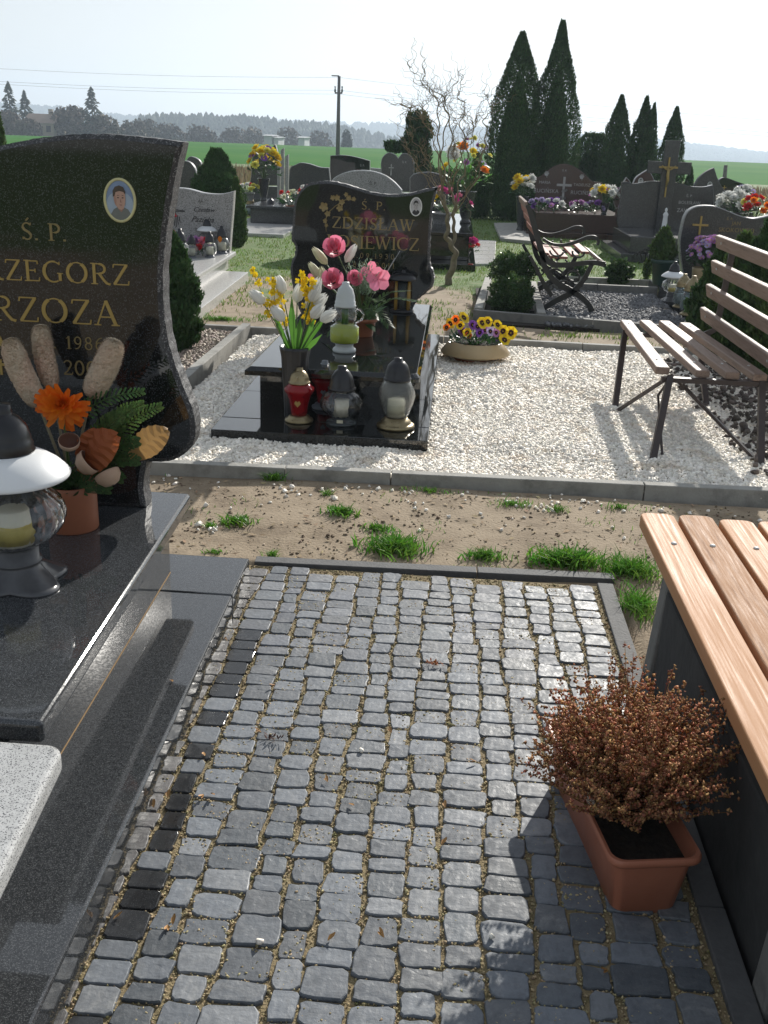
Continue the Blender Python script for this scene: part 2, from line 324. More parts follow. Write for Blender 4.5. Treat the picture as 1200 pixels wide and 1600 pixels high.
# ground material: sandy soil with patches of thin turf
def ground_mat():
    m = M('sandy cemetery soil', [(.15,.108,.066), (.25,.19,.125), (.32,.25,.17), (.20,.15,.096)], 3.6, .95, bump=.005, bscale=75, detail=10)
    nt = m.node_tree; L = nt.links; b = nt.nodes['Principled BSDF']; src = b.inputs['Base Color'].links[0].from_socket
    tc = nt.nodes.new('ShaderNodeTexCoord'); sp = nt.nodes.new('ShaderNodeSeparateXYZ'); L.new(tc.outputs['Object'], sp.inputs[0])
    no = nt.nodes.new('ShaderNodeTexNoise'); no.inputs['Scale'].default_value = .75; no.inputs['Detail'].default_value = 8; no.inputs['Roughness'].default_value = .7; L.new(tc.outputs['Object'], no.inputs[0])
    mr = nt.nodes.new('ShaderNodeMapRange'); mr.inputs[1].default_value = 9.5; mr.inputs[2].default_value = 14.5; mr.inputs[3].default_value = -.12; mr.inputs[4].default_value = .20; ab = nt.nodes.new('ShaderNodeMath'); ab.operation = 'SUBTRACT'; ab.inputs[1].default_value = 2.; ab2 = nt.nodes.new('ShaderNodeMath'); ab2.operation = 'ABSOLUTE'; ab3 = nt.nodes.new('ShaderNodeMath'); ab3.operation = 'ADD'; ab3.inputs[1].default_value = 2.; L.new(sp.outputs[1], ab.inputs[0]); L.new(ab.outputs[0], ab2.inputs[0]); L.new(ab2.outputs[0], ab3.inputs[0]); L.new(ab3.outputs[0], mr.inputs[0])
    ad = nt.nodes.new('ShaderNodeMath'); L.new(no.outputs[0], ad.inputs[0]); L.new(mr.outputs[0], ad.inputs[1])
    f = ramp(nt, ad.outputs[0], [(.50, (0,0,0)), (.60, (1,1,1))])
    n2 = nt.nodes.new('ShaderNodeTexNoise'); n2.inputs['Scale'].default_value = 9; n2.inputs['Detail'].default_value = 8; L.new(tc.outputs['Object'], n2.inputs[0])
    g = ramp(nt, n2.outputs[0], [(.3, (.055,.12,.018)), (.5, (.09,.16,.028)), (.72, (.17,.17,.075))])
    mx = nt.nodes.new('ShaderNodeMix'); mx.data_type = 'RGBA'; L.new(f, mx.inputs[0]); L.new(src, mx.inputs[6]); L.new(g, mx.inputs[7]); L.new(mx.outputs[2], b.inputs['Base Color'])
    return m
sheet('ground', xs, ys, gz, ground_mat())
def fz(x, y):      # the field swells, then falls away towards the woods
    t = np.clip((y-165)/300, 0, 1); return -18*t*t*(3-2*t)*1.0+.25*np.sin(x/90.+1)*np.clip((y-60)/60, 0, 1)
fx = np.array(sorted([-x for x in grow(0, 2300, 6, 1.12)][1:]+grow(0, 2300, 6, 1.12))); fy = np.array([60.]+list(np.arange(66, 500, 8))+grow(500, 2350, 30, 1.1))
m_field = M('winter wheat field', [(.012,.110,.004), (.022,.14,.007), (.04,.155,.012), (.016,.12,.005)], .035, 1.0, spec=.05, detail=7)
sheet('field', fx, fy, fz, m_field)
# air
hz = MB().box((-2450, -90, -30), (2450, 2480, 95))
mh = bpy.data.materials.new('spring haze'); mh.use_nodes = True; n_ = mh.node_tree; n_.nodes.remove(n_.nodes['Principled BSDF'])
pv = n_.nodes.new('ShaderNodeVolumePrincipled'); pv.inputs['Color'].default_value = (.70, .84, 1.0, 1); pv.inputs['Density'].default_value = .00062; pv.inputs['Anisotropy'].default_value = .35
n_.links.new(pv.outputs[0], n_.nodes['Material Output'].inputs['Volume'])
obj('haze', hz, mh, kind='stuff')

# ---------------------------------------------------------------- far land: hills with woods, trees, houses
def hill(name, pts, depth, zb, tree_h, n, mat, seed):
    """pts: list of (px, py_top, Y). a long ridge; its skyline is a wood of many crowns"""
    mb = MB(); P = [aty(*p) for p in pts]; ridge = []
    for i in range(len(P)-1):
        k = 10
        for j in range(k): t = j/k; ridge.append(P[i].lerp(P[i+1], t))
    ridge.append(P[-1]); V = []
    for p in ridge:
        q = p.z-tree_h*.92
        V += [(p.x, p.y-depth, zb), (p.x, p.y-depth*.6, zb+(q-zb)*.45), (p.x, p.y, q), (p.x, p.y+depth*.6, zb)]
    fs = [(i*4+j, i*4+4+j, i*4+5+j, i*4+1+j) for i in range(len(ridge)-1) for j in range(3)]
    mb.add(V, fs, 0, True); return mb, ridge
m_hillg = M('hill turf', [(.05,.075,.035), (.08,.10,.045)], .01, .95)
m_wood1 = M('distant pine wood', [(.022,.040,.022), (.045,.06,.032), (.03,.05,.028)], .02, .95, island=.35)
def crowns(name, centres, hs, ws, mat, kind='stuff', n=7, parent=None):
    Vs = []; Fs = []; o = 0
    for c, h, w in zip(centres, hs, ws):
        rings = [(0.0, .25), (.25, 1.0), (.6, .75), (.85, .35)]; b = len(Vs)
        a0 = random.random()*6
        for t, q in rings:
            for j in range(n):
                a = a0+2*PI*j/n; rr = w*q*random.uniform(.7, 1.25)
                Vs.append((c[0]+rr*math.cos(a), c[1]+rr*math.sin(a), c[2]+h*t*random.uniform(.93, 1.07)))
        Vs.append((c[0], c[1], c[2]+h))
        for i in range(3):
            for j in range(n):
                p, q_ = b+i*n+j, b+i*n+(j+1) % n
                Fs += [(p, q_, q_+n), (p, q_+n, p+n)]
        for j in range(n): Fs.append((b+3*n+j, b+3*n+(j+1) % n, b+4*n))
    return npmesh(name, np.array(Vs), np.array(Fs), mat, kind=kind, parent=parent)
def wooded(name, wname, pts, depth, zb, th, n, tw):
    mb, ridge = hill(name, pts, depth, zb, th, n, m_hillg, 0)
    obj(name, mb, m_hillg, origin=(ridge[0].x, ridge[0].y, zb), kind='structure')
    cs, hs, ws = [], [], []
    for i in range(n):
        t = random.random()*(len(ridge)-1.001); j = int(t); p = ridge[j].lerp(ridge[j+1], t-j); q = p.z-th*.92; u = random.random()**.8
        # on the near slope, from foot to top
        if u > .6: zz = zb+(q-zb)*(.45+(u-.6)/.4*.55); yy = p.y-depth*.6*(1-(u-.6)/.4)
        else: zz = zb+(q-zb)*.45*u/.6; yy = p.y-depth+depth*.4*u/.6
        h = th*random.uniform(.82, 1.0); cs.append((p.x+random.uniform(-4, 4), yy, zz-1)); hs.append(h); ws.append(tw*random.uniform(.7, 1.3))
    crowns(wname, cs, hs, ws, m_wood1)
wooded('hills', 'far_woodland', [(-60,150,1700), (45,160,1700), (90,163,1700), (150,173,1700), (228,178,1650), (330,188,1600), (420,184,1600), (520,187,1650), (640,190,1700), (760,196,1700), (900,206,1700), (1000,213,1750), (1073,220,1750), (1150,229,1750), (1290,246,1800)], 330, -19, 11, 9000, 6)
wooded('wood_hill', 'pine_woodland', [(200,205,640), (231,173,650), (270,171,650), (330,171,650), (400,175,650), (440,182,660), (500,184,680), (545,192,700), (640,215,720)], 90, -19, 9, 3400, 2.6)
# conifers and bushes beyond the field
m_spruce = M('far spruce', [(.018,.035,.018), (.035,.055,.028)], .3, .95, island=.3)
m_bare = M('bare grey brown twigs', [(.10,.085,.065), (.15,.125,.095)], .5, .95, island=.3)
def spruce(px, pyt, Y, wpx, label, lean=0, zb=None):
    top = aty(px, pyt, Y); s = mpp(top); zb = float(fz(top.x, Y)) if zb is None else zb; h = top.z-zb; w = wpx*s/2
    t = thing('spruce_tree', label, 'tree', (top.x, Y, zb), 'dark spruces beyond the field')
    obj('trunk', MB().tube([(top.x, Y, zb), (top.x, Y, top.z-.3)], [.25, .03], 6), m_bark, t)
    cs, V, Fc = [], [], []
    for i in range(420):
        u = random.random(); z = zb+h*(.12+.88*u); r = w*(1-u)**.75*random.uniform(.55, 1.15)*(1+.25*math.sin(z*3.1)); a = random.random()*2*PI
        L_ = .9*(1-u*.6); c = Vector((top.x+r*math.cos(a)*.8, Y+r*math.sin(a)*.8, z)); d = Vector((math.cos(a), math.sin(a), -.25)).normalized()*L_; x = Vector((-math.sin(a), math.cos(a), 0))*L_*.45
        k = len(V); V += [c-d*.6, c+x+d*.1, c+d, c-x+d*.1, c+Vector((0, 0, .3))]; Fc += [(k, k+1, k+4), (k+1, k+2, k+4), (k+2, k+3, k+4), (k+3, k, k+4)]
    npmesh('crown', np.array(V), np.array(Fc), m_spruce, parent=t)
def bushy(px, pyt, Y, wpx, label, mat=None, name='bare_tree', grp='bare trees beyond the field', n=700):
    top = aty(px, pyt, Y); s = mpp(top); zb = float(fz(top.x, Y)); h = top.z-zb; w = wpx*s/2
    t = thing(name, label, 'tree', (top.x, Y, zb), grp)
    obj('trunk', MB().tube([(top.x, Y, zb), (top.x+.2, Y, zb+h*.6)], [.2, .08], 6), m_bark, t)
    V, Fc = [], []
    for i in range(n):
        d = Vector(rng.normal(size=3)); d.normalize(); q = random.random()**.4
        c = Vector((top.x+d.x*w*q, Y+d.y*w*q, zb+h*.52+d.z*h*.46*q)); r = .26*w/3+.15
        k = len(V)
        for _ in range(3): V.append(c+Vector(rng.normal(size=3))*r*.7)
        V.append(c+Vector((0, 0, r)))
        Fc += [(k, k+1, k+2), (k, k+1, k+3), (k+1, k+2, k+3)]
    npmesh('crown', np.array(V), np.array(Fc), mat or m_bare, parent=t)
spruce(12, 128, 232, 40, 'tall dark spruce at the far left edge of the village')
spruce(37, 142, 238, 34, 'shorter dark spruce right of the tallest one, before the low house')
spruce(142, 137, 225, 46, 'lone ragged spruce above the big headstone with the colour portrait')
for i, (a, b, Y, w, l) in enumerate([(6,172,228,60,'bare grey tree under the two far left spruces'), (40,185,222,50,'bare bush in front of the low brown house'), (110,165,232,70,'wide bare tree between the low house and the lone spruce'), (160,180,226,60,'bare tree at the foot of the lone spruce'),
    (205,188,250,50,'bare tree right of the lone spruce'), (228,184,262,46,'bare bush left of the pine wood'), (262,192,270,50,'low bare thicket at the near corner of the pine wood'), (312,196,280,60,'bare tree before the middle of the pine wood'), (365,198,280,50,'bare tree left of the white sheds'), (395,196,290,40,'bare tree behind the white sheds'),
    (450,198,300,50,'bare tree between the two white sheds'), (500,202,300,44,'bare tree left of the power pole')]):
    bushy(a, b, Y, w, l)
bushy(542, 201, 250, 18, 'small round dark tree right of the power pole', m_spruce, 'round_tree', None)
m_hroof = M('faded tile roof', [(.23,.17,.13), (.30,.23,.18)], .6, .9); m_hwall = M('rendered house wall', [(.34,.29,.22), (.42,.36,.28)], .5, .9); m_win = M('dark window pane', [(.04,.045,.05)], 5, .15)
def house(px, pyr, pyb, wpx, Y, name, label, mw, mr, win=3):
    c = aty(px, pyb, Y); top = aty(px, pyr, Y); s = mpp(c); w = wpx*s/2; h = top.z-c.z; g = float(fz(c.x, Y)); d = 4.0
    t = thing(name, label, 'house' if win else 'shed', (c.x, Y, g))
    e = c.z+h*.45
    obj('wall', MB().box((c.x-w, Y-d, g), (c.x+w, Y+d, e)), mw, t)
    r = MB().add([(c.x-w-.4, Y-d-.4, e), (c.x+w+.4, Y-d-.4, e), (c.x+w+.4, Y+d+.4, e), (c.x-w-.4, Y+d+.4, e), (c.x-w-.4, Y, top.z), (c.x+w+.4, Y, top.z)], [(0,1,5,4), (2,3,4,5), (0,4,3), (1,2,5), (3,2,1,0)])
    rf = obj('roof', r, mr, t)
    if win:
        obj('chimney', MB().box((c.x+w*.3, Y-.4, e), (c.x+w*.3+.8, Y+.4, top.z+1)), m_hwall, rf)
        for i in range(win):
            x = c.x-w+(i+.5)*2*w/win; obj('window', MB().box((x-.5, Y-d-.06, g+(e-g)*.62), (x+.5, Y-d+.02, g+(e-g)*.9)), m_win, t)
house(72, 178, 205, 46, 232, 'low_house', 'long low house with a faded tiled roof beyond the field', m_hwall, m_hroof)
m_shw = M('white painted shed', [(.50,.51,.52)], 1, .6)
for px, y, w, l in ((424,211,16,'long white shed beyond the field, leftmost of three'), (436,214,9,'small white hut beside the long white shed'), (475,214,12,'white shed nearest to the power pole')):
    house(px, y-.5, y+2.5, w*.8, 240, 'white_shed', l, m_shw, m_shw, 0)
# reeds between graves and field
def blades(name, pts, hgt, wid, mat, lean=.3, kind='stuff', parent=None, segs=2, off=None):
    pts = np.asarray(pts, float); n = len(pts); h = np.asarray(hgt)*np.ones(n); w = np.asarray(wid)*np.ones(n)
    a = rng.uniform(0, 2*PI, n); b = a+rng.normal(0, .8, n); ln = rng.uniform(.1, 1, n)*lean*h
    dx = np.cos(a)*w/2; dy = np.sin(a)*w/2; lx = np.cos(b)*ln; ly = np.sin(b)*ln
    p0 = pts+np.stack([-dx, -dy, 0*h], 1); p1 = pts+np.stack([dx, dy, 0*h], 1)
    mid = pts+np.stack([lx*.35, ly*.35, h*.6], 1); q0 = mid+np.stack([-dx*.8, -dy*.8, 0*h], 1); q1 = mid+np.stack([dx*.8, dy*.8, 0*h], 1)
    tp = pts+np.stack([lx, ly, h], 1)
    V = np.stack([p0, p1, q0, q1, tp], 1).reshape(-1, 3); i = np.arange(n)*5
    Fc = np.concatenate([np.stack([i, i+1, i+3], 1), np.stack([i, i+3, i+2], 1), np.stack([i+2, i+3, i+4], 1)])
    return npmesh(name, V, Fc, mat, parent=parent, kind=kind, off=off)
n = 26000; X = rng.uniform(-30, 34, n); Y = rng.uniform(36, 50, n); H = .06+.26*vnoise(X, Y, 3, 5)+rng.uniform(-.08, .15, n)
blades('dry_reeds', np.stack([X, Y, gz(X, Y)-.02], 1), H, .05, m_reed, .25)
# thin turf among the graves
n = 120000; X = rng.uniform(-9, 10, n); Y = 9.2+rng.uniform(0, 1, n)**1.3*24
tur = vnoise(X, Y, 1.3, 9)*.55+vnoise(X, Y, .35, 4)*.45+np.clip((Y-9.5)/4.5, 0, 1)*.36-.13
ok = (tur > .5)
for r in (PLOT3, PLOT, PLOTL): ok &= ~inrect(X, Y, r)
X, Y = X[ok], Y[ok]
blades('turf', np.stack([X, Y, gz(X, Y)-.004], 1), rng.uniform(.02, .05, len(X)), .011, m_lawn, .9)
# ---------------------------------------------------------------- loose stones
def stones(name, pts, sz, mat, flat=.65, kind='stuff', parent=None):
    pts = np.asarray(pts, float); n = len(pts); sz = np.asarray(sz)*np.ones(n)
    cube = np.array([(-1,-1,-1),(1,-1,-1),(1,1,-1),(-1,1,-1),(-1,-1,1),(1,-1,1),(1,1,1),(-1,1,1)], float)*.5
    v = cube[None]*np.stack([rng.uniform(.7, 1.35, n), rng.uniform(.6, 1.0, n), rng.uniform(.45, .85, n)*flat/.65], 1)[:, None, :]
    v = v+rng.normal(0, .11, v.shape); v[:, 4:, :2] *= rng.uniform(.55, .9, (n, 1, 1))
    def rot(ax, an):
        c, s = np.cos(an), np.sin(an); o = np.zeros((n, 3, 3)); i, j = [(1, 2), (0, 2), (0, 1)][ax]
        o[:, ax, ax] = 1; o[:, i, i] = c; o[:, j, j] = c; o[:, i, j] = -s; o[:, j, i] = s; return o
    Rm = rot(2, rng.uniform(0, 2*PI, n)) @ rot(0, rng.normal(0, .5, n)) @ rot(1, rng.normal(0, .5, n))
    v = np.einsum('nij,nkj->nki', Rm, v)*sz[:, None, None]+pts[:, None, :]
    fq = np.array([(0,3,2,1),(4,5,6,7),(0,1,5,4),(1,2,6,5),(2,3,7,6),(3,0,4,7)])
    Fc = (np.arange(n)[:, None, None]*8+fq[None]).reshape(-1, 4)
    return npmesh(name, v.reshape(-1, 3), Fc, mat, kind=kind, parent=parent)
def fill(r, s, jit=.5, excl=()):
    x = np.arange(r[0], r[1], s); y = np.arange(r[2], r[3], s*.9); X, Y = np.meshgrid(x, y); X = X.ravel()+rng.uniform(-jit, jit, X.size)*s; Y = Y.ravel()+rng.uniform(-jit, jit, Y.size)*s
    ok = inrect(X, Y, r)
    for e in excl: ok &= ~inrect(X, Y, e)
    return X[ok], Y[ok]
m_wgrav = M('white marble gravel', [(.82,.755,.65), (.90,.85,.76), (.74,.64,.51)], 6, .75, island=.22)
m_wbed = M('gravel bed sand', [(.50,.44,.36), (.60,.54,.45)], 30, .95, bump=.004, bscale=150)
m_bgrav = M('brown river pebbles', [(.22,.17,.13), (.36,.29,.23), (.13,.10,.08)], 9, .7, island=.45)
m_dgrav = M('grey crushed stone', [(.12,.12,.125), (.20,.20,.205), (.08,.08,.085)], 9, .8, island=.45)
obj('gravel_bed', MB().box((PLOT[0]+.05, PLOT[2]+.05, -.04), (PLOT[1], PLOT[3]-.04, .012)), m_wbed, origin=(PLOT[0], PLOT[2], -.04), kind='structure')
BASE2 = (-1.27, -.09, 5.33, 8.6)
X, Y = fill((PLOT[0]+.05, 2.6, PLOT[2]+.05, 6.3), .0155, excl=[BASE2]); X2, Y2 = fill((PLOT[0]+.05, 3.3, 6.3, PLOT[3]-.05), .019, excl=[BASE2])
px_ = np.concatenate([X, X2]); py_ = np.concatenate([Y, Y2]); sz = np.concatenate([np.full(X.shape, .0195), np.full(X2.shape, .0235)])*rng.uniform(.7, 1.3, len(px_))
zz = .018+(vnoise(px_, py_, .35, 3)-.5)*.022+rng.uniform(0, .008, len(px_))
stones('white_gravel', np.stack([px_, py_, zz], 1), sz, m_wgrav)
print('white stones', len(px_))
obj('pebble_bed', MB().box((PLOTL[0], PLOTL[2], -.04), (PLOTL[1]-.0, PLOTL[3]-.04, .010)), m_joint, origin=(PLOTL[0], PLOTL[2], -.04), kind='structure')
X, Y = fill((-3.0, PLOTL[1]-.02, 6.2, PLOTL[3]-.05), .024); stones('brown_pebbles', np.stack([X, Y, .02+rng.uniform(0, .012, len(X))], 1), rng.uniform(.018, .034, len(X)), m_bgrav, .8)
obj('crushed_stone_bed', MB().box((PLOT3[0]+.03, PLOT3[2]+.05, -.04), (PLOT3[1]-.03, PLOT3[3]-.05, .010)), m_soil, origin=(PLOT3[0], PLOT3[2], -.04), kind='structure')
X, Y = fill((.90, PLOT3[1]-.05, PLOT3[2]+.07, PLOT3[3]-.07), .027); stones('grey_crushed_gravel', np.stack([X, Y, .018+rng.uniform(0, .014, len(X))], 1), rng.uniform(.018, .036, len(X)), m_dgrav)
# litter on the soil strip: pebbles, white chips
n = 1300; X = rng.uniform(-1.6, 1.9, n); Y = rng.uniform(3.75, 4.72, n); stones('soil_pebbles', np.stack([X, Y, gz(X, Y)+.001], 1), rng.uniform(.002, .007, n)*rng.choice([1,1,1.5],n), M('soil pebble', [(.24,.185,.125), (.34,.28,.20)], 5, .9, island=.4))
cl = [at(px, py) for px, py in ((455,768),(430,762),(330,825),(320,820),(500,770),(590,768),(515,748),(800,785),(835,790),(870,783),(860,795),(905,785),(275,747))]
P = []
for c in cl:
    for _ in range(random.choice((3, 6, 9))): P.append((c.x+random.gauss(0, .035), c.y+random.gauss(0, .03), 0))
for _ in range(90): P.append((random.uniform(-1.5, 1.8), 4.72-abs(random.gauss(0, .22)), 0))
P = np.array(P); P[:, 2] = gz(P[:, 0], P[:, 1])+.004; stones('stray_white_chips', P, rng.uniform(.008, .022, len(P)), m_wgrav)
# ---------------------------------------------------------------- kerbs
def kerb(name, label, a, b, w, z0, z1, mat, pieces=1, grp=None, bev=.004, gap=.003):
    a = Vector((a[0], a[1], 0)); b = Vector((b[0], b[1], 0)); t = thing(name, label, 'kerb', (a.x, a.y, 0), grp); L_ = (b-a).length; d = (b-a)/L_
    k = pieces if hasattr(pieces, '__len__') else [(i+1)/pieces for i in range(pieces)]
    p = 0
    for q in k:
        s0 = a+d*(p*L_+gap); s1 = a+d*(q*L_-gap); zc = (z0+z1)/2+random.uniform(-.002, .002)
        obj('kerb_stone', MB().bar((s0.x, s0.y, zc), (s1.x, s1.y, zc), w, z1-z0), mat, t, bevel=bev); p = q
    return t
kerb('concrete_kerb', 'long weathered concrete kerb between the white gravel and the soil strip', (-1.75, 4.765), (2.6, 4.90), .06, -.06, .062, m_concrete, [.03, .225, .345, .63, .88, 1])
kerb('concrete_kerb', 'pale concrete kerb behind the white gravel and the pansy bowl', (-3.5, 8.60), (3.4, 8.53), .06, -.06, .07, m_concrete, 6)
kerb('concrete_kerb', 'concrete kerb between the brown pebbles and the white gravel', (-1.715, 4.82), (-1.715, 8.56), .07, -.06, .10, m_concrete, 2)
kerb('concrete_kerb', 'front kerb of the plot with two box bushes and the iron bench', (.215, 9.97), (2.44, 9.47), .07, -.06, .09, m_concdark, 2)
kerb('concrete_kerb', 'pale side kerb left of the two box bushes', (.26, 10.02), (.42, 12.5), .08, -.06, .10, m_concrete, 2)
kerb('concrete_kerb', 'pale kerb between the box bushes and the grey crushed stone', (.86, 9.90), (.93, 12.3), .08, -.06, .10, m_concrete, 2)
kerb('concrete_kerb', 'back kerb of the grey crushed stone behind the iron bench', (.98, 12.20), (2.36, 12.20), .08, -.06, .11, m_concdark, 2)
kerb('concrete_kerb', 'low concrete border behind the back kerb of the iron bench plot', (1.25, 13.1), (2.6, 13.1), .08, -.06, .08, m_concrete, 2)
# ---------------------------------------------------------------- paving of small dark setts
obj('mortar_bed', MB().box((-.74, .55, -.06), (.63, 3.68, .004)), m_joint, origin=(0, .55, -.06), kind='structure')
n = 34000; X = rng.uniform(-.73, .63, n); Y = rng.uniform(1.2, 3.67, n)
stones('joint_grit', np.stack([X, Y, .0045+rng.uniform(0, .004, n)], 1), rng.uniform(.0025, .0068, n), M('joint grit', [(.30,.23,.12), (.42,.34,.20), (.16,.15,.05)], 12, .95, island=.4))
paving = thing('sett_paving', 'paved surface of small dark grey granite setts with sandy joints beside the grave', 'paving', (0, .6, 0))
def sett_mat(name, rough, c0, c1, scuff, rr=.12, bu=.0016):
    m = M(name, [c0, c1, c0], 26, rough, rr=rr, bump=bu, bscale=75, island=.22, detail=9, spec=.42)
    nt = m.node_tree; L = nt.links; b = nt.nodes['Principled BSDF']; src = b.inputs['Base Color'].links[0].from_socket
    tc = nt.nodes.new('ShaderNodeTexCoord'); no = nt.nodes.new('ShaderNodeTexNoise'); no.inputs['Scale'].default_value = 11; no.inputs['Detail'].default_value = 9; no.inputs['Roughness'].default_value = .75; no.inputs['Distortion'].default_value = 1.2; no.noise_dimensions = '4D'; o4 = nt.nodes.new('ShaderNodeObjectInfo'); m4 = nt.nodes.new('ShaderNodeMath'); m4.operation = 'MULTIPLY'; m4.inputs[1].default_value = 50; L.new(o4.outputs['Random'], m4.inputs[0]); L.new(m4.outputs[0], no.inputs['W'])
    L.new(tc.outputs['Object'], no.inputs[0]); f = ramp(nt, no.outputs[0], [(.52, (0,0,0)), (.72, (scuff,)*3)])
    oi = nt.nodes.new('ShaderNodeObjectInfo'); hs = nt.nodes.new('ShaderNodeHueSaturation'); mr = nt.nodes.new('ShaderNodeMapRange'); mr.inputs[3].default_value = .72; mr.inputs[4].default_value = 1.30
    L.new(oi.outputs['Random'], mr.inputs[0]); L.new(mr.outputs[0], hs.inputs['Value']); L.new(src, hs.inputs['Color']); hs.inputs['Saturation'].default_value = 1.0; src = hs.outputs[0]
    vo = nt.nodes.new('ShaderNodeTexVoronoi'); vo.inputs['Scale'].default_value = 330; L.new(tc.outputs['Object'], vo.inputs[0]); fl = ramp(nt, vo.outputs['Distance'], [(.08, (.5,)*3), (.22, (0,0,0))])
    m1 = nt.nodes.new('ShaderNodeMix'); m1.data_type = 'RGBA'; L.new(fl, m1.inputs[0]); L.new(src, m1.inputs[6]); m1.inputs[7].default_value = (.28, .29, .30, 1); src = m1.outputs[2]
    mx = nt.nodes.new('ShaderNodeMix'); mx.data_type = 'RGBA'; L.new(f, mx.inputs[0]); L.new(src, mx.inputs[6]); mx.inputs[7].default_value = (.34, .34, .33, 1); L.new(mx.outputs[2], b.inputs['Base Color'])
    return m
m_sett = [sett_mat('worn sett granite', .62, (.088,.097,.112), (.132,.145,.165), .5), sett_mat('smooth sett granite', .54, (.066,.075,.088), (.098,.11,.125), .25), sett_mat('scuffed sett granite', .6, (.105,.113,.125), (.165,.175,.19), .7)]
m_settpol = sett_mat('polished sett granite', .14, (.018,.019,.021), (.03,.031,.033), .10, .04, .0002)
m_settrough = sett_mat('rough split sett granite', .55, (.05,.05,.052), (.12,.115,.115), 1.0)
setts = []
xb = [-.725]
while xb[-1] < .60: xb.append(xb[-1]+(.070 if len(xb) == 1 else .0925)*random.uniform(.96, 1.04))
xb = [(-.725)+(x+.725)*(1.335/(xb[-1]+.725)) for x in xb]
def meander(i, y): return .009*math.sin(y*3.1+i*1.9)+.007*math.sin(y*8.3+i*2.7)+.004*math.sin(y*23+i*5.1)
for c in range(len(xb)-1):
    y = .70+random.uniform(0, .05)
    while y < 3.60:
        h = random.uniform(.062, .092) if random.random() > .08 else random.uniform(.05, .06)
        if y+h > 3.635: h = 3.67-y
        setts.append((c, y, h)); y += h
def sett_mesh(c, y, h, mb, org):
    g = random.uniform(.0028, .0068); gy = random.uniform(.0014, .0036); ym = y+h/2
    x0 = xb[c]+(meander(c, ym) if c else 0)+g; x1 = xb[c+1]+(meander(c+1, ym) if c < len(xb)-2 else 0)-g; y0 = y+gy; y1 = y+h-gy
    cx, cy = (x0+x1)/2, (y0+y1)/2; hx, hy = (x1-x0)/2, (y1-y0)/2; pol = (c == 1)
    base = .0125 if pol else .0105+random.uniform(-.002, .003); tx, ty = (random.gauss(0, .010), random.gauss(0, .013)) if not pol else (random.gauss(0, .004), random.gauss(0, .004))
    N = 16; ring = []; jx = lambda q: random.uniform(-q, q); kk = .3 if pol else 1
    cor = [(x0+jx(.007)*kk, y0+jx(.004)*kk), (x1+jx(.005)*kk, y0+jx(.004)*kk), (x1+jx(.005)*kk, y1+jx(.004)*kk), (x0+jx(.005)*kk, y1+jx(.004)*kk)]
    for q in range(4):
        p, r_ = cor[q], cor[(q+1) % 4]; ch = random.uniform(.06, .17)
        for t in (ch, random.uniform(.3, .42), random.uniform(.58, .72), 1-ch*random.uniform(.5, 1.2)):
            w = .0026*kk; ring.append((p[0]+(r_[0]-p[0])*t+jx(w), p[1]+(r_[1]-p[1])*t+jx(w)))
    V = []
    def zt(x, y): return base+(x-cx)*tx+(y-cy)*ty
    for s_, dz in ((1.0, None), (1.0, -.0045), (.972, -.0012), (.93, 0)):
        for (x, y_) in ring:
            xx = cx+(x-cx)*s_; yy = cy+(y_-cy)*s_; V.append((xx-org[0], yy-org[1], (-.02 if dz is None else zt(xx, yy)+dz+random.uniform(-.0004, .0004))-org[2]))
    k3 = len(V)
    for s_ in (.45,):
        for (x, y_) in ring[::2]: xx = cx+(x-cx)*s_; yy = cy+(y_-cy)*s_; V.append((xx-org[0], yy-org[1], zt(xx, yy)+(0 if pol else random.uniform(-.0005, .0007))-org[2]))
    fs = [(i*N+j, i*N+(j+1) % N, (i+1)*N+(j+1) % N, (i+1)*N+j) for i in range(3) for j in range(N)]
    for j in range(0, N, 2):
        a = k3+j//2; b = k3+(j//2+1) % (N//2); fs += [(3*N+j, 3*N+j+1, a), (3*N+j+1, 3*N+(j+2) % N, b, a)]
    fs.append(tuple(k3+j for j in range(N//2)))
    mb.add(V, fs, 0, False)
vis = [s for s in setts if s[1]+s[2] > 1.50+.09*xb[s[0]]]; vis.sort(key=lambda s: s[1]); near = vis[:300]; rest = [s for s in setts if s not in near]
org = worldloc(paving)
for s in near:
    mb = MB(); o = (xb[s[0]], s[1], 0); sett_mesh(*s, mb, o)
    mat = m_settpol if s[0] == 1 and random.random() < .8 else (m_settrough if s[0] == 0 else random.choices(m_sett, (5, 2, 2))[0])
    e = obj('sett', mb, mat, paving, local=True); e.location = Vector(o)-org
mb = MB()
for s in rest:
    n0 = len(mb.f); sett_mesh(*s, mb, org); mi = 3 if s[0] == 1 and s[1] < 3.1 else (4 if s[0] == 0 else random.choices((0, 1, 2), (5, 2, 2))[0])
    for q in range(n0, len(mb.f)): mb.m[q] = mi
obj('setts', mb, m_sett+[m_settpol, m_settrough], paving, local=True, kind='stuff')
print('setts', len(setts), 'near', len(near), 'vis', len(vis))
kerb('edging_kerb', 'dark stone edging strip along the far edge of the sett paving', (-.72, 3.71), (.70, 3.755), .06, -.06, .018, m_kerbdark, [.62, 1], bev=.003)
kerb('edging_kerb', 'dark stone edging strip along the right edge of the sett paving', (.655, 1.0), (.655, 3.69), .06, -.06, .018, m_kerbdark, 3, bev=.003)

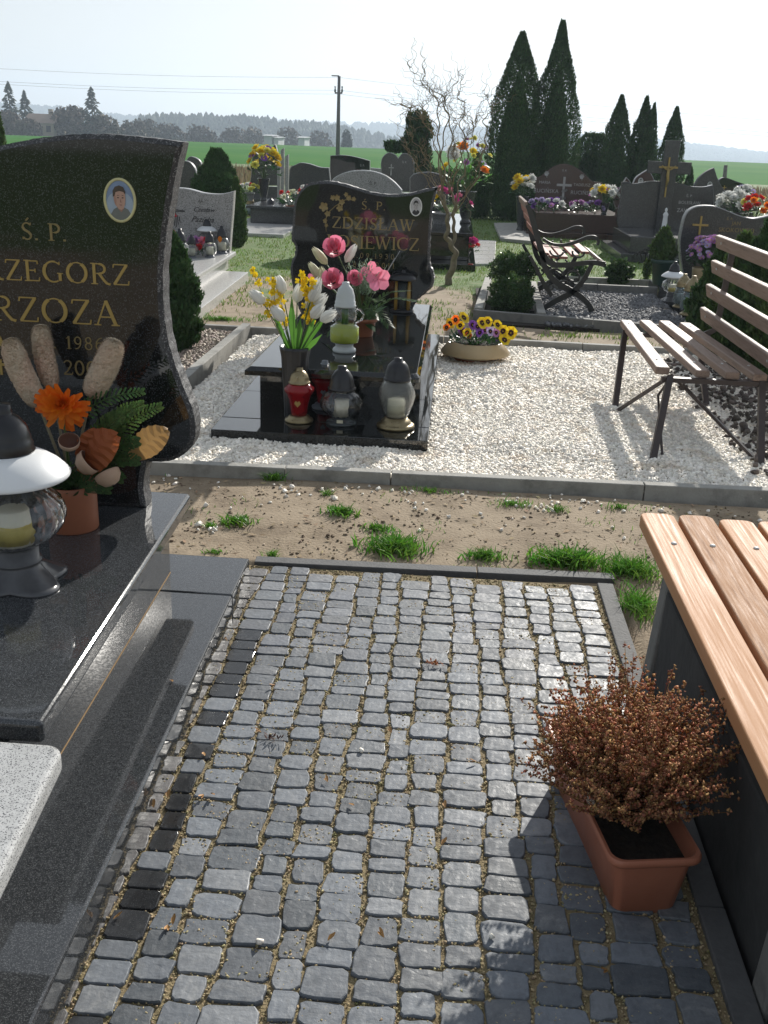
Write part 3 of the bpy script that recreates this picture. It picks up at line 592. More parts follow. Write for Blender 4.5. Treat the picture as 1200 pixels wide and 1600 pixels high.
# litter: clods, dry leaf bits and stalks on the soil strip
n = 900; X = rng.uniform(-1.6, 1.9, n); Y = rng.uniform(3.76, 4.74, n); ok = vnoise(X, Y, .18, 21) > .5; X, Y = X[ok], Y[ok]
stones('soil_clods', np.stack([X, Y, gz(X, Y)+.001], 1), rng.uniform(.005, .016, len(X)), M('soil clod', [(.10,.072,.045), (.19,.14,.09)], 9, .95, island=.35), .6)
n = 700; X = rng.uniform(-1.6, 1.9, n); Y = rng.uniform(3.76, 4.74, n); a = rng.uniform(0, 6.28, n); L_ = rng.uniform(.006, .022, n); w = L_*rng.uniform(.12, .45, n); Z = gz(X, Y)+.004
V = np.stack([np.stack([X+np.cos(a)*L_, Y+np.sin(a)*L_, Z+.002], 1), np.stack([X-np.sin(a)*w, Y+np.cos(a)*w, Z], 1), np.stack([X-np.cos(a)*L_, Y-np.sin(a)*L_, Z+.003], 1), np.stack([X+np.sin(a)*w, Y-np.cos(a)*w, Z+.003], 1)], 1).reshape(-1, 3)
npmesh('leaf_litter', V, (np.arange(n)[:, None]*4+np.arange(4)[None]), M('dry leaf litter', [(.20,.12,.055), (.34,.25,.14), (.09,.055,.03)], 15, .9, island=.4), kind='stuff')
# ================================================================ LETTERING
def arc(cx, cy, rx, ry, a0, a1, n=12): return [(cx+rx*math.cos(R(a0+(a1-a0)*i/n)), cy+ry*math.sin(R(a0+(a1-a0)*i/n))) for i in range(n+1)]
TK, TN, SF = .115, .05, .045
def _v(x): return ([(x, .02), (x, .98)], TK)
def _s(x, y, w=.12): return ([(x-w, y), (x+w, y)], SF)
GL = {
 'Z': (.68, [([(.07,.965),(.62,.965)], TN), ([(.58,.955),(.09,.045)], TK), ([(.06,.035),(.64,.035)], TN), ([(.08,.97),(.06,.82)], SF), ([(.63,.03),(.65,.2)], SF)]),
 'E': (.66, [_v(.16), _s(.16,.975,.13), _s(.16,.025,.13), ([(.16,.96),(.56,.96)], TN), ([(.16,.52),(.46,.52)], TN), ([(.16,.04),(.60,.04)], TN), ([(.56,.97),(.57,.82)], SF), ([(.60,.03),(.62,.19)], SF), ([(.46,.6),(.46,.43)], SF)]),
 'G': (.84, [(arc(.44,.5,.36,.47,45,75,3), TN), (arc(.44,.5,.36,.48,75,140,6), .08), (arc(.44,.5,.36,.48,140,230,8), .125), (arc(.44,.5,.36,.48,230,300,5), .07), ([(.70,.08),(.70,.42)], TK), _s(.70,.43,.11), ([(.68,.83),(.69,.97)], SF)]),
 'O': (.88, [(arc(.44,.5,.36,.475,60,120,6), TN), (arc(.44,.5,.36,.475,120,240,12), .125), (arc(.44,.5,.36,.475,240,300,6), TN), (arc(.44,.5,.36,.475,300,420,12), .125)]),
 'R': (.78, [_v(.16), _s(.16,.975,.13), _s(.16,.025,.13), ([(.16,.965),(.36,.965)], TN), (arc(.36,.735,.22,.225,90,-90,10), .09), ([(.16,.51),(.36,.51)], TN), ([(.36,.5),(.52,.22),(.64,.06),(.78,.02)], .10)]),
 'A': (.80, [([(.10,.03),(.40,.99)], TN), ([(.40,.99),(.70,.03)], TK), ([(.22,.34),(.60,.34)], TN), _s(.11,.025,.11), _s(.69,.025,.13)]),
 'S': (.60, [(arc(.30,.73,.20,.24,30,180,8), .075), ([(.10,.73),(.18,.58),(.38,.45),(.49,.28)], .12), (arc(.29,.26,.20,.235,5,-150,9), .075), ([(.48,.84),(.49,.99)], SF), ([(.09,.17),(.09,.02)], SF)]),
 'P': (.66, [_v(.16), _s(.16,.975,.13), _s(.16,.025,.14), ([(.16,.965),(.34,.965)], TN), (arc(.34,.72,.22,.24,90,-90,10), .10), ([(.16,.48),(.34,.48)], TN)]),
 'B': (.72, [_v(.16), _s(.16,.975,.13), _s(.16,.025,.13), ([(.16,.965),(.36,.965)], TN), (arc(.36,.75,.19,.21,90,-90,9), .09), ([(.16,.53),(.38,.53)], TN), (arc(.38,.285,.23,.25,90,-90,9), .10), ([(.16,.035),(.38,.035)], TN)]),
 'D': (.84, [_v(.16), _s(.16,.975,.13), _s(.16,.025,.13), ([(.16,.965),(.36,.965)], TN), (arc(.36,.5,.38,.465,90,-90,14), .115), ([(.16,.035),(.36,.035)], TN)]),
 'I': (.36, [_v(.18), _s(.18,.975,.14), _s(.18,.025,.14)]),
 'L': (.64, [_v(.16), _s(.16,.975,.13), _s(.16,.025,.13), ([(.16,.035),(.56,.035)], TN), ([(.57,.03),(.60,.22)], SF)]),
 'W': (1.06, [([(.10,.98),(.32,.02)], TK), ([(.32,.02),(.53,.96)], TN), ([(.46,.98),(.72,.02)], TK), ([(.72,.02),(.96,.98)], TN), _s(.10,.975,.11), _s(.50,.975,.12), _s(.96,.975,.1)]),
 'C': (.78, [(arc(.44,.5,.36,.47,45,75,3), TN), (arc(.44,.5,.36,.48,75,140,6), .08), (arc(.44,.5,.36,.48,140,230,8), .125), (arc(.44,.5,.36,.48,230,312,6), .06), ([(.68,.83),(.69,.97)], SF)]),
 'Ś': None, 'Ł': None, '.': (.28, [([(.08,.05),(.19,.05)], .11)]), ' ': (.42, []),
 '1': (.44, [_v(.24), _s(.24,.025,.13), ([(.08,.80),(.24,.97)], SF)]),
 '9': (.60, [(arc(.30,.68,.19,.28,0,360,14), .085), ([(.49,.7),(.46,.35),(.32,.10),(.14,.03)], .07)]),
 '6': (.60, [(arc(.30,.31,.19,.28,0,360,14), .085), ([(.11,.3),(.14,.65),(.28,.88),(.48,.97)], .07)]),
 '8': (.60, [(arc(.30,.74,.16,.22,0,360,14), .075), (arc(.30,.27,.20,.245,0,360,14), .085)]),
 '5': (.58, [([(.14,.96),(.48,.96)], .07), ([(.14,.96),(.11,.55)], .05), (arc(.27,.32,.21,.27,140,-140,12), .085)]),
 '2': (.60, [(arc(.29,.73,.19,.23,160,-20,9), .08), ([(.47,.66),(.30,.30),(.09,.06)], .08), ([(.08,.045),(.52,.045)], .08), ([(.52,.04),(.54,.18)], SF)]),
 '0': (.62, [(arc(.31,.5,.21,.46,0,360,20), .095)]),
 '3': (.58, [(arc(.27,.74,.17,.21,150,-80,9), .075), (arc(.27,.28,.20,.25,85,-145,10), .085)]),
}
GL['Ś'] = (GL['S'][0], GL['S'][1]+[([(.28,1.10),(.40,1.26)], .07)]); GL['Ł'] = (GL['L'][0], GL['L'][1]+[([(.0,.42),(.36,.66)], .06)])
_gm = {}
def glyph(ch, mat):
    k = (ch, mat.name)
    if k in _gm: return _gm[k]
    mb = MB(); i = 0
    for pts, w in GL[ch][1]:
        i += 1; mb.ribbon([(x, 0, y) for x, y in pts], w, .02+.003*i, (0, 1, 0))
    me = bpy.data.meshes.new('letter'); me.from_pydata(mb.v, [], mb.f); me.materials.append(mat); me.update(); _gm[k] = me; return me
def inscribe(parent, text, x0, x1, z0, h, Y, mat, big=True, name='letter', tilt=0):
    """serif line of letters on a face looking to -Y, spread between x0 and x1"""
    adv = [GL[c][0] for c in text]; tot = sum(adv); k = (x1-x0)/tot; x = x0; mb = MB(); org = worldloc(parent)
    for c, a in zip(text, adv):
        if GL[c][1]:
            sx = min(k, h*1.25); xo = x+(k-sx)*a/2
            if big:
                o = bpy.data.objects.new(name, glyph(c, mat)); COL.objects.link(o); o.parent = parent
                o.location = Vector((xo, Y, z0))-org; o.scale = (sx, .12, h)
            else:
                i = 0
                for pts, w in GL[c][1]: i += 1; mb.ribbon([(xo+px*sx, Y, z0+pz*h) for px, pz in pts], w*h, .002+.0003*i, (0, 1, 0))
        x += k*a
    if not big: obj('inscription', mb, mat, parent)
def small_text(parent, body, x, z, Y, h, mat, shear=0, align='CENTER', name='inscription', rx=PI/2):
    cu = bpy.data.curves.new('t', 'FONT'); cu.body = body; cu.size = h*1.35; cu.shear = shear; cu.align_x = align; cu.extrude = .0015; cu.resolution_u = 2
    t = bpy.data.objects.new('t', cu); COL.objects.link(t); bpy.context.view_layer.update()
    me = bpy.data.meshes.new_from_object(t.evaluated_get(bpy.context.evaluated_depsgraph_get())); bpy.data.objects.remove(t)
    me.materials.clear(); me.materials.append(mat)
    o = bpy.data.objects.new(name, me); COL.objects.link(o); o.parent = parent; o.location = Vector((x, Y, z))-worldloc(parent); o.rotation_euler = (rx, 0, 0); return o
# ================================================================ HEADSTONE FROM AN OUTLINE
def smooth_path(pts, k=6, closed=False):
    out = []; n = len(pts)
    for i in range(n-1):
        p0, p1, p2, p3 = pts[max(i-1, 0)], pts[i], pts[i+1], pts[min(i+2, n-1)]
        for j in range(k):
            t = j/k; out.append(tuple(.5*((2*b)+(c-a)*t+(2*a-5*b+4*c-d)*t*t+(3*b-a-3*c+d)*t**3) for a, b, c, d in zip(p0, p1, p2, p3)))
    out.append(pts[-1]); return out
def outline_px(groups, Y):
    """groups of photo points; each group is a smooth run; corner between groups -> list of (x,z) at depth Y"""
    out = []
    for g in groups:
        w = [aty(px, py, Y) for px, py in g]; q = [(p.x, p.z) for p in w]
        q = smooth_path(q) if len(q) > 2 else q
        if out and abs(out[-1][0]-q[0][0])+abs(out[-1][1]-q[0][1]) < 1e-6: q = q[1:]
        out += q
    return out
def slab_from_outline(name, parent, pts, Y, th, mats, cham=.012, jag=0, origin=None):
    """pts (x,z) in order; front at Y, back at Y+th; mats = [face, edge]"""
    n = len(pts); area = sum(pts[i][0]*pts[(i+1) % n][1]-pts[(i+1) % n][0]*pts[i][1] for i in range(n))
    if area < 0: pts = pts[::-1]
    nr = []
    for i in range(n):
        a, b, c = pts[i-1], pts[i], pts[(i+1) % n]; d1 = Vector((b[0]-a[0], b[1]-a[1])); d2 = Vector((c[0]-b[0], c[1]-b[1]))
        if d1.length < 1e-6: d1 = d2
        if d2.length < 1e-6: d2 = d1
        d1.normalize(); d2.normalize(); m_ = Vector((-(d1.y+d2.y), d1.x+d2.x))
        m_ = m_.normalized() if m_.length > 1e-4 else Vector((-d1.y, d1.x)); cs = max(.5, m_.dot(Vector((-d1.y, d1.x)))); nr.append(m_/cs)
    ins = [(p[0]+q.x*cham, p[1]+q.y*cham) for p, q in zip(pts, nr)]
    V = [(p[0], Y, p[1]) for p in ins]+[(p[0]+random.uniform(-jag, jag), Y+cham*.8, p[1]+random.uniform(-jag, jag)) for p in pts]+[(p[0]+random.uniform(-jag, jag)*1.5, Y+th, p[1]+random.uniform(-jag, jag)) for p in pts]
    fs = [tuple(range(n)), tuple(2*n+i for i in range(n))[::-1]]; mi = [0, 1]
    for r in (0, 1):
        for i in range(n): j = (i+1) % n; fs.append((r*n+i, (r+1)*n+i, (r+1)*n+j, r*n+j)); mi.append(1)
    mb = MB(); mb.add(V, fs); mb.m = mi
    return obj(name, mb, mats, parent, origin=origin)
def oval_photo(parent, px, py, wpx, hpx, Y, rim, colour=True):
    c = aty(px, py, Y); s = mpp(c); rx, rz = wpx*s/2, hpx*s/2; y = Y-.004
    def ell(cx, cz, ax, az, yy, mi, n=28, a0=0, a1=360, mb=None):
        p = [(c.x+cx*rx+ax*rx*math.cos(R(a0+(a1-a0)*i/n)), yy, c.z+cz*rz+az*rz*math.sin(R(a0+(a1-a0)*i/n))) for i in range(n)]
        mb.add(p, [tuple(range(n))], mi)
    fr = MB(); P = []
    for i in range(33): a = 2*PI*i/32; P.append((c.x+rx*1.04*math.cos(a), y, c.z+rz*1.04*math.sin(a)))
    fr.tube(P, .035*rz*2.2, 6, cap=False)
    f = obj('photo_frame', fr, rim, parent)
    cols = [(.22,.30,.46), (.42,.24,.18), (.07,.05,.04), (.17,.18,.17), (.52,.32,.25), (.36,.44,.54), (.33,.18,.14)] if colour else [(.42,.42,.43), (.36,.35,.35), (.04,.04,.04), (.03,.03,.035), (.42,.41,.40), (.5,.5,.5), (.20,.2,.2)]
    ms = [M('portrait print tone', [k], 20, .25) for k in cols]; mb = MB()
    ell(0, 0, 1, 1, y, 0, 40, mb=mb); ell(0, -.25, .95, .7, y-.0004, 5, mb=mb)
    def poly(pts, mi, d): mb.add([(c.x+a*rx, y-.0008-d*.0004, c.z+b*rz) for a, b in pts], [tuple(range(len(pts)))], mi)
    poly([(-.66,-.70),(-.45,-.45),(-.12,-.30),(.1,-.50),(.30,-.34),(.56,-.44),(.72,-.64),(.4,-.90),(0,-.99),(-.4,-.90)], 3, 1)
    poly([(-.18,-.15),(.22,-.2),(.26,-.40),(.08,-.58),(-.14,-.42)], 6, 2)
    poly([(-.42,.22),(-.40,-.02),(-.30,-.24),(-.10,-.42),(.08,-.46),(.24,-.40),(.36,-.18),(.40,.06),(.38,.34),(.2,.5),(-.1,.54),(-.34,.44)], 4, 3)
    poly([(-.42,.20),(-.36,-.14),(-.26,-.30),(-.22,0),(-.28,.26)], 1, 4)
    poly([(-.46,.16),(-.46,.46),(-.30,.66),(0,.74),(.28,.66),(.42,.44),(.40,.30),(.28,.42),(.0,.46),(-.26,.40),(-.34,.22)], 2, 5)
    for sx in (-.1, .22): poly([(sx-.09,.13),(sx,.17),(sx+.09,.13),(sx,.10)], 2, 6); poly([(sx-.11,.23),(sx,.27),(sx+.11,.23),(sx,.24)], 2, 6)
    poly([(.05,.12),(.11,-.06),(.16,-.09),(.06,-.11),(.02,-.06)], 6, 6); poly([(-.06,-.21),(.08,-.19),(.2,-.22),(.08,-.26)], 6, 6)
    obj('portrait_photo', mb, ms, parent)
# ================================================================ NEAR GRAVE (left)
ZL, ZS = .12, .395
g1 = thing('grave', 'large black granite grave nearest on the left with colour portrait and gold letters', 'grave', (-1.6, 2.6, 0))
ledge = [at(390, 872, ZL), at(50, 1600, ZL)]; dl = (ledge[0]-ledge[1]).normalized(); Lf = ledge[0]; Ln = ledge[1]-dl*1.0
def four(a, b, w, z0, z1):      # right edge a(near)->b(far), going w to the left
    return [(a.x-w, a.y, z0), (a.x, a.y, z0), (b.x, b.y, z0), (b.x-w, b.y, z0)], [(a.x-w, a.y, z1), (a.x, a.y, z1), (b.x, b.y, z1), (b.x-w, b.y, z1)]
jt = Lf-dl*.33
for a, b in ((Ln, jt-dl*.0012), (jt+dl*.0012, Lf)):
    o = obj('ledge_slab', MB().hexa(*four(a, b, 1.9, -.06, ZL)), m_black3, g1, bevel=.008, seg=4)
b0, b1 = at(103, 1165, ZL), at(266, 895, ZL); db = (b1-b0).normalized(); b0 = b0-db*1.6
obj('plinth', MB().hexa(*four(b0, b1, 1.5, ZL+.002, ZS-.055)), m_black3, g1)
obj('joint_line', MB().hexa(*four(b0+Vector((.0015, 0, 0)), b1+Vector((.0015, .002, 0)), .02, ZL, ZL+.003)), M('ochre joint sealant', [(.36,.22,.09)], 30, .8), g1)
s1, s0 = at(298, 770, ZS), at(65, 1130, ZS); a, b = four(s0, s1, 1.62, ZS-.055, ZS)
obj('cover_slab', MB().hexa(a, b), m_black3, g1, bevel=.014, seg=4)
YH = 3.20
right = [[(285,222),(268,300),(258,370),(253,430),(256,500),(265,548),(283,600),(299,640),(304,668),(300,695),(285,712),(262,722),(228,723)], [(228,723),(222,760),(226,786)]]
top = [(-149,300),(-110,268),(-60,243),(0,227),(50,217),(100,211),(145,209),(190,211),(240,216),(285,222)]
ht = outline_px([top]+right, YH); zb = ZS+.001; ht = [p for p in ht if p[1] > zb]; xr = ht[-1][0]
lft = [(-135,400),(-118,470),(-125,545),(-150,610),(-165,660),(-150,705),(-105,722)]
lft = [aty(a_, b_, YH) for a_, b_ in lft]; lo = [(p.x, p.z) for p in lft]
pts = ht+[(xr, zb), (lo[-1][0]+.02, zb), (lo[-1][0], lo[-1][1]-.02)]+smooth_path(lo)[::-1]
slab_from_outline('headstone', g1, pts, YH, .085, [m_black, m_blackrough], cham=.015, jag=.0012)
def X_(px, py): return aty(px, py, YH).x
def Z_(px, py): return aty(px, py, YH).z
yt = YH-.002
def line_px(parent, text, xa, xb_, yb, ytp, Y, mat, big=True):
    p0 = aty(xa, yb, Y); p1 = aty(xb_, yb, Y); pt = aty(xa, ytp, Y); inscribe(parent, text, p0.x, p1.x, p0.z, pt.z-p0.z, Y-.002, mat, big)
line_px(g1, 'Ś. P.', 34, 106, 374, 347, YH, m_golddull)
line_px(g1, 'GRZEGORZ', -62, 204, 434, 401, YH, m_gold)
line_px(g1, 'BRZOZA', -50, 188, 498, 459, YH, m_gold)
line_px(g1, '25. 1986', 50, 164, 542, 522, YH, m_golddull)
line_px(g1, '2. 2005', 60, 170, 583, 560, YH, m_golddull)
st = MB()      # star and cross signs before the dates
c = aty(2, 535, YH); n5 = [(math.sin(2*PI*i/10)*(.022 if i % 2 == 0 else .009), math.cos(2*PI*i/10)*(.022 if i % 2 == 0 else .009)) for i in range(10)]
st.hexa([(c.x+p, YH-.003, c.z+q) for p, q in n5][::-1], [(c.x+p, YH+.001, c.z+q) for p, q in n5][::-1]); obj('star_sign', st, m_gold, g1)
c = aty(2, 572, YH); obj('cross_sign', MB().box((c.x-.004, YH-.003, c.z-.028), (c.x+.004, YH, c.z+.022)).box((c.x-.016, YH-.0035, c.z+.002), (c.x+.016, YH, c.z+.010)), m_gold, g1)
oval_photo(g1, 188, 313, 46, 61, YH, M('yellowed photo rim', [(.62,.58,.30)], 20, .35))
# neighbouring light granite slab in the lower left corner
zc = .44; q1, q0 = at(103, 1163, zc), at(0, 1372, zc); dd = (q1-q0).normalized(); q0 = q1-dd*1.6
rc = []; rad = .035
for i in range(7): a_ = PI/2*i/6; rc.append((q1.x-rad+rad*math.cos(a_), q1.y-rad+rad*math.sin(a_)))
pl = [(q0.x-1.2, q0.y), (q0.x, q0.y)]+rc+[(q1.x-1.2, q1.y)]
lg = thing('grave_slab', 'light speckled granite slab with a rounded corner at the lower left edge of the photo', 'grave slab', (q0.x-.6, q0.y, 0))
obj('cover_slab', MB().poly_prism(pl, zc-.05, zc), m_greygran, lg, bevel=.012, seg=3)
obj('plinth', MB().box((q0.x-1.2, q0.y, ZL+.003), (q1.x-.20, q1.y-.10, zc-.052)), m_greygran, lg)
# ================================================================ SECOND GRAVE (middle)
g2 = thing('grave', 'black polished granite grave with a wavy headstone standing in the white gravel', 'grave', (-.68, 5.4, 0))
fa, fb = at(328, 672, .08), at(670, 687, .08); fb.y = fa.y = 5.325; fa.x = -1.27; fb.x = -.085
split = [(5.325, 5.59), (5.602, 6.25), (6.255, 8.58)]
for k, (y0, y1) in enumerate(split): obj('base_slab', MB().box((fa.x, y0, -.04), (fb.x, y1, .08)), m_black2, g2, bevel=.003)
ZT = .345; sL = at(378, 562, ZT); sR = at(657, 586, ZT); YF = 5.74; xl, xrr = -1.165, -.155
obj('plinth', MB().box((xl+.055, 5.93, .081), (xrr-.0, 8.4, ZT-.052)), m_black2, g2)
pl = [(xl, YF+.03), (xl+.0, YF), (xrr-.05, YF)]+[(xrr-.05+.05*math.sin(R(a_)), YF+.05-.05*math.cos(R(a_))) for a_ in (30, 60, 90)]+[(xrr, 8.45), (xl+.02, 8.45)]
tp = [(xl+.03, YF+.025), (xl+.035, YF+.02), (xrr-.06, YF+.02)]+[(xrr-.07+.05*math.sin(R(a_)), YF+.07-.05*math.cos(R(a_))) for a_ in (30, 60, 90)]+[(xrr-.02, 8.43), (xl+.04, 8.43)]
mb = MB(); mb.hexa([(p[0], p[1], ZT-.05) for p in pl], [(p[0], p[1], ZT-.022) for p in pl]); n = len(pl); mb.f = [f for i, f in enumerate(mb.f) if i != 1]; mb.m.pop(); mb.sm.pop()
o_ = len(mb.v); mb.v += [(p[0], p[1], ZT) for p in tp]; 
for i in range(n): j = (i+1) % n; mb.f.append((n+i, n+j, o_+j, o_+i)); mb.m.append(0); mb.sm.append(False)
mb.f.append(tuple(o_+i for i in range(n))); mb.m.append(0); mb.sm.append(False)
obj('cover_slab', mb, m_black2, g2, bevel=.004)
Y2 = 8.12
tp2 = [(458,330),(461,312),(468,299),(480,288),(497,284),(522,284),(550,291),(580,300),(610,304),(640,302),(665,296),(685,291)]
rt2 = [(685,291),(678,315),(674,345),(672,380),(672,410),(678,430),(677,445),(667,457),(655,466),(648,476)]
lf2 = [(470,490),(462,470),(456,440),(454,415),(460,398),(461,385),(455,372),(457,350),(458,330)]
slab_from_outline('headstone', g2, outline_px([tp2, rt2, [(648,476),(640,492)], [(640,492),(470,490)], lf2[0:]], Y2)[:-1], Y2, .10, [m_black2, m_blackrough], cham=.018, jag=.004)
line_px(g2, 'Ś. P.', 564, 603, 327, 314, Y2, m_golddull); line_px(g2, 'ZDZISŁAW', 518, 648, 356, 338, Y2, m_golddull)
line_px(g2, 'ŁOSIEWICZ', 510, 655, 386, 366, Y2, m_golddull); line_px(g2, '12.09.1930', 540, 618, 402, 394, Y2, m_golddull, False); line_px(g2, '28.01.2011', 540, 618, 416, 408, Y2, m_golddull, False)
oval_photo(g2, 650, 323, 17, 26, Y2, M('white photo rim', [(.75,.75,.72)], 20, .35), False)
# engraved rose ornament
c = aty(523, 325, Y2); orn = MB(); s = mpp(c)
for x, y, r_ in ((506,323,6),(512,334,4),(534,316,4),(527,309,4),(545,309,3.5),(553,311,3),(531,325,4.5),(520,309,3.5),(541,304,3),(508,345,3),(510,352,2.5)):
    q = aty(x, y, Y2)
    for k in range(5): a_ = k*2*PI/5+x; orn.petal((q.x, Y2-.002, q.z), (math.cos(a_), -.15, math.sin(a_)), (0, -1, 0), r_*s*1.25, r_*s*.95, .05)
orn.tube([(p.x, Y2-.002, p.z) for p in [aty(*k, Y2) for k in ((510,362),(508,345),(513,332),(524,322),(540,312),(555,312))]], .0035, 5)
obj('rose_ornament', orn, m_golddull, g2)
# ================================================================ WHITE-GREY GRAVE (Czeslaw)
g3 = thing('grave', 'pale grey granite grave with a swooping top and black italic letters, left of the middle', 'grave', (-3.0, 10.6, 0))
c0, c1 = at(312, 483, .1), at(388, 425, .1); obj('base_slab', MB().hexa(*four(c0-(c1-c0)*.55, c1, 1.5, -.03, .10)), m_paleslab, g3, bevel=.006)
e0, e1 = at(296, 438, .3), at(369, 393, .3); obj('cover_slab', MB().hexa(*four(e0-(e1-e0)*.15, e1, 1.25, .25, .30)), m_paleslab, g3, bevel=.012)
obj('plinth', MB().hexa(*four(e0-(e1-e0)*.1-Vector((.09, 0, 0)), e1-Vector((.09, .02, 0)), 1.1, .101, .249)), m_paleslab, g3)
Y3 = e1.y-.16
slab_from_outline('headstone', g3, outline_px([[(180,292),(240,290),(275,293),(295,295),(318,301),(340,303),(355,301),(366,298)], [(366,298),(364,330),(361,365),(359,395)], [(359,395),(180,392)]], Y3), Y3, .09, [m_midgran, m_paleslab], .008)
def tx(parent, s_, px, py, hpx, Y, mat, shear=0, align='CENTER'):
    p = aty(px, py, Y); small_text(parent, s_, p.x, p.z, Y-.003, hpx*mpp(p), mat, shear, align)
tx(g3, 'ś.p.', 313, 316, 4, Y3, m_ink, .4); tx(g3, 'Czesław', 318, 331, 7.5, Y3, m_ink, .5); tx(g3, 'Pazicha', 316, 347, 9, Y3, m_ink, .5); tx(g3, 'żył lat 61', 314, 360, 4, Y3, m_ink, .4)
mb = MB()      # engraved cross of blades
p = aty(274, 330, Y3); s = mpp(p)
for dx, z0, z1 in ((-2, -22, 14), (1, -24, 18), (4, -20, -6), (7, -16, -8), (-5, -20, 10)): mb.bar((p.x+dx*s, Y3-.002, p.z+z0*s), (p.x+(dx-1)*s, Y3-.002, p.z+z1*s), 1.3*s, .004, (0, 1, 0))
for dz in (0, 2.6): mb.bar((p.x-4*s, Y3-.003, p.z+dz*s), (p.x+15*s, Y3-.003, p.z+dz*.4*s), 1.2*s, .004, (0, 1, 0))
obj('cross_ornament', mb, m_ink, g3)
# ================================================================ BACKGROUND GRAVES
def simple_grave(label, groups, Y, th, mats, base=None, cham=.012, texts=(), ovals=(), grp=None, cover=None, extra=None):
    pts = outline_px(groups, Y); g = thing('grave', label, 'grave', (sum(p[0] for p in pts)/len(pts), Y, 0), grp)
    zmin = min(p[1] for p in pts); slab_from_outline('headstone', g, pts, Y, th, mats, cham)
    xs_ = [p[0] for p in pts]; xa, xc = min(xs_), max(xs_)
    if base: # (front Y, top z, side margin)
        y0, z1, mg = base; obj('base_slab', MB().box((xa-mg, y0, -.03), (xc+mg, Y+th+.1, z1)), mats[0], g, bevel=.006)
        if zmin > z1+.01: obj('plinth', MB().box((xa+.08, Y-.02, z1+.001), (xc-.08, Y+th+.02, zmin-.001)), mats[0], g)
    if cover: y0, z0, z1, mg = cover; obj('cover_slab', MB().box((xa+mg, y0, z0), (xc-mg, Y-.03, z1)), mats[0], g, bevel=.01)
    for t in texts: tx(g, *t[:4], Y, *t[4:])
    for o_ in ovals: oval_photo(g, *o_, Y, m_whitepl, False)
    return g
# brown grave with two names
Y = 22.0
g4 = simple_grave('brown granite double grave with arched headstone and white cross before the tall conifers', [[(836,344),(836,300),(836,277)], [(836,277),(845,275),(853,268),(859,264)], [(859,264),(868,259),(880,256),(892,258),(902,263),(912,270)], [(912,270),(918,276),(924,282),(928,284)], [(928,284),(941,285)], [(941,285),(942,344)]], Y, .12, [m_redgran, m_redgran],
    base=(19.6, .10, .25), cover=(19.9, .101, .42, -.08), texts=(('MARIA', 851, 287, 4.5, m_silver), ('RUCIŃSKA', 853, 301, 6, m_silver), ('TADEUSZ', 909, 291, 4.5, m_silver), ('RUCIŃSKI', 909, 304, 6, m_silver), ('Ś. P.', 882, 268, 3, m_silver)))
mb = MB(); p = aty(881, 290, Y); s = mpp(p); mb.box((p.x-1.6*s, Y-.03, p.z-24*s), (p.x+1.6*s, Y, p.z+13*s)); mb.box((p.x-11*s, Y-.032, p.z-1*s), (p.x+12*s, Y-.001, p.z+2.5*s))
for k in range(6): mb.petal((p.x+random.uniform(-4, 4)*s, Y-.03, p.z-random.uniform(8, 22)*s), (random.uniform(-1, 1), -.3, .6), (0, -1, 0), 5*s, 4*s, .2)
obj('cross_ornament', mb, m_silver, g4)
for px, py in ((854,271),(909,276)): 
    p = aty(px, py, Y); mb = MB(); [mb.petal((p.x, Y-.01, p.z), (math.cos(k), -.2, math.sin(k)), (0, -1, 0), 4*s, 3*s, .1) for k in range(6)]; mb.tube([(p.x, Y-.01, p.z), (p.x+.01, Y-.01, p.z-6*s)], .006, 5); obj('flower_ornament', mb, m_silver, g4)
step = thing('step_slab', 'low grey stone step left of the brown double grave', 'slab', tuple(at(800, 362, 0)))
a0, a1, a2, a3 = at(772, 348, .06), at(836, 348, .06), at(836, 377, .06), at(782, 372, .06)
obj('slab', MB().hexa([(p.x, p.y, 0) for p in (a3, a2, a1, a0)], [(p.x, p.y, .06) for p in (a3, a2, a1, a0)]), m_concrete, step, bevel=.01)
# grave with the tall granite cross
Y = 18.0
g5 = simple_grave('dark granite grave crowned by a tall cross with a golden crucifix', [[(972,285),(980,284),(990,287),(1005,285),(1020,283),(1040,284)], [(1040,284),(1060,286),(1080,291),(1100,292),(1114,289)], [(1114,289),(1116,310),(1112,362)], [(1112,362),(968,358)], [(968,358),(964,346),(967,325),(971,305),(972,285)]], Y, .12, [m_dgran, m_dgran],
    base=(15.9, .12, .2), cover=(16.1, .121, .36, -.05), texts=(('Ś. P.', 1077, 308, 4, m_silver), ('BOLESŁAW', 1077, 319, 5, m_silver), ('ZAWADZKI', 1079, 332, 6, m_silver), ('ZAWADZKA', 1002, 332, 5, m_dgran)))
p = aty(1046, 262, Y); s = mpp(p)
obj('cross', MB().box((p.x-12*s, Y-.10, .3), (p.x+10*s, Y-.01, p.z+40*s)).box((p.x-35*s, Y-.09, p.z-9*s), (p.x-12*s-.001, Y-.02, p.z+9*s)).box((p.x+10*s+.001, Y-.09, p.z-9*s), (p.x+32*s, Y-.02, p.z+9*s)), m_dgran, g5, bevel=.006)
mb = MB(); q = aty(1044, 262, Y-.1); yy = Y-.14
mb.box((q.x-.012, yy, q.z-.46), (q.x+.012, yy+.03, q.z+.16)); mb.box((q.x-.15, yy+.001, q.z-.01), (q.x+.15, yy+.029, q.z+.02)); mb.tube([(q.x-.11, yy-.01, q.z+.03), (q.x-.05, yy-.02, q.z-.02), (q.x, yy-.02, q.z-.04), (q.x+.05, yy-.02, q.z-.02), (q.x+.11, yy-.01, q.z+.03)], .012, 6)
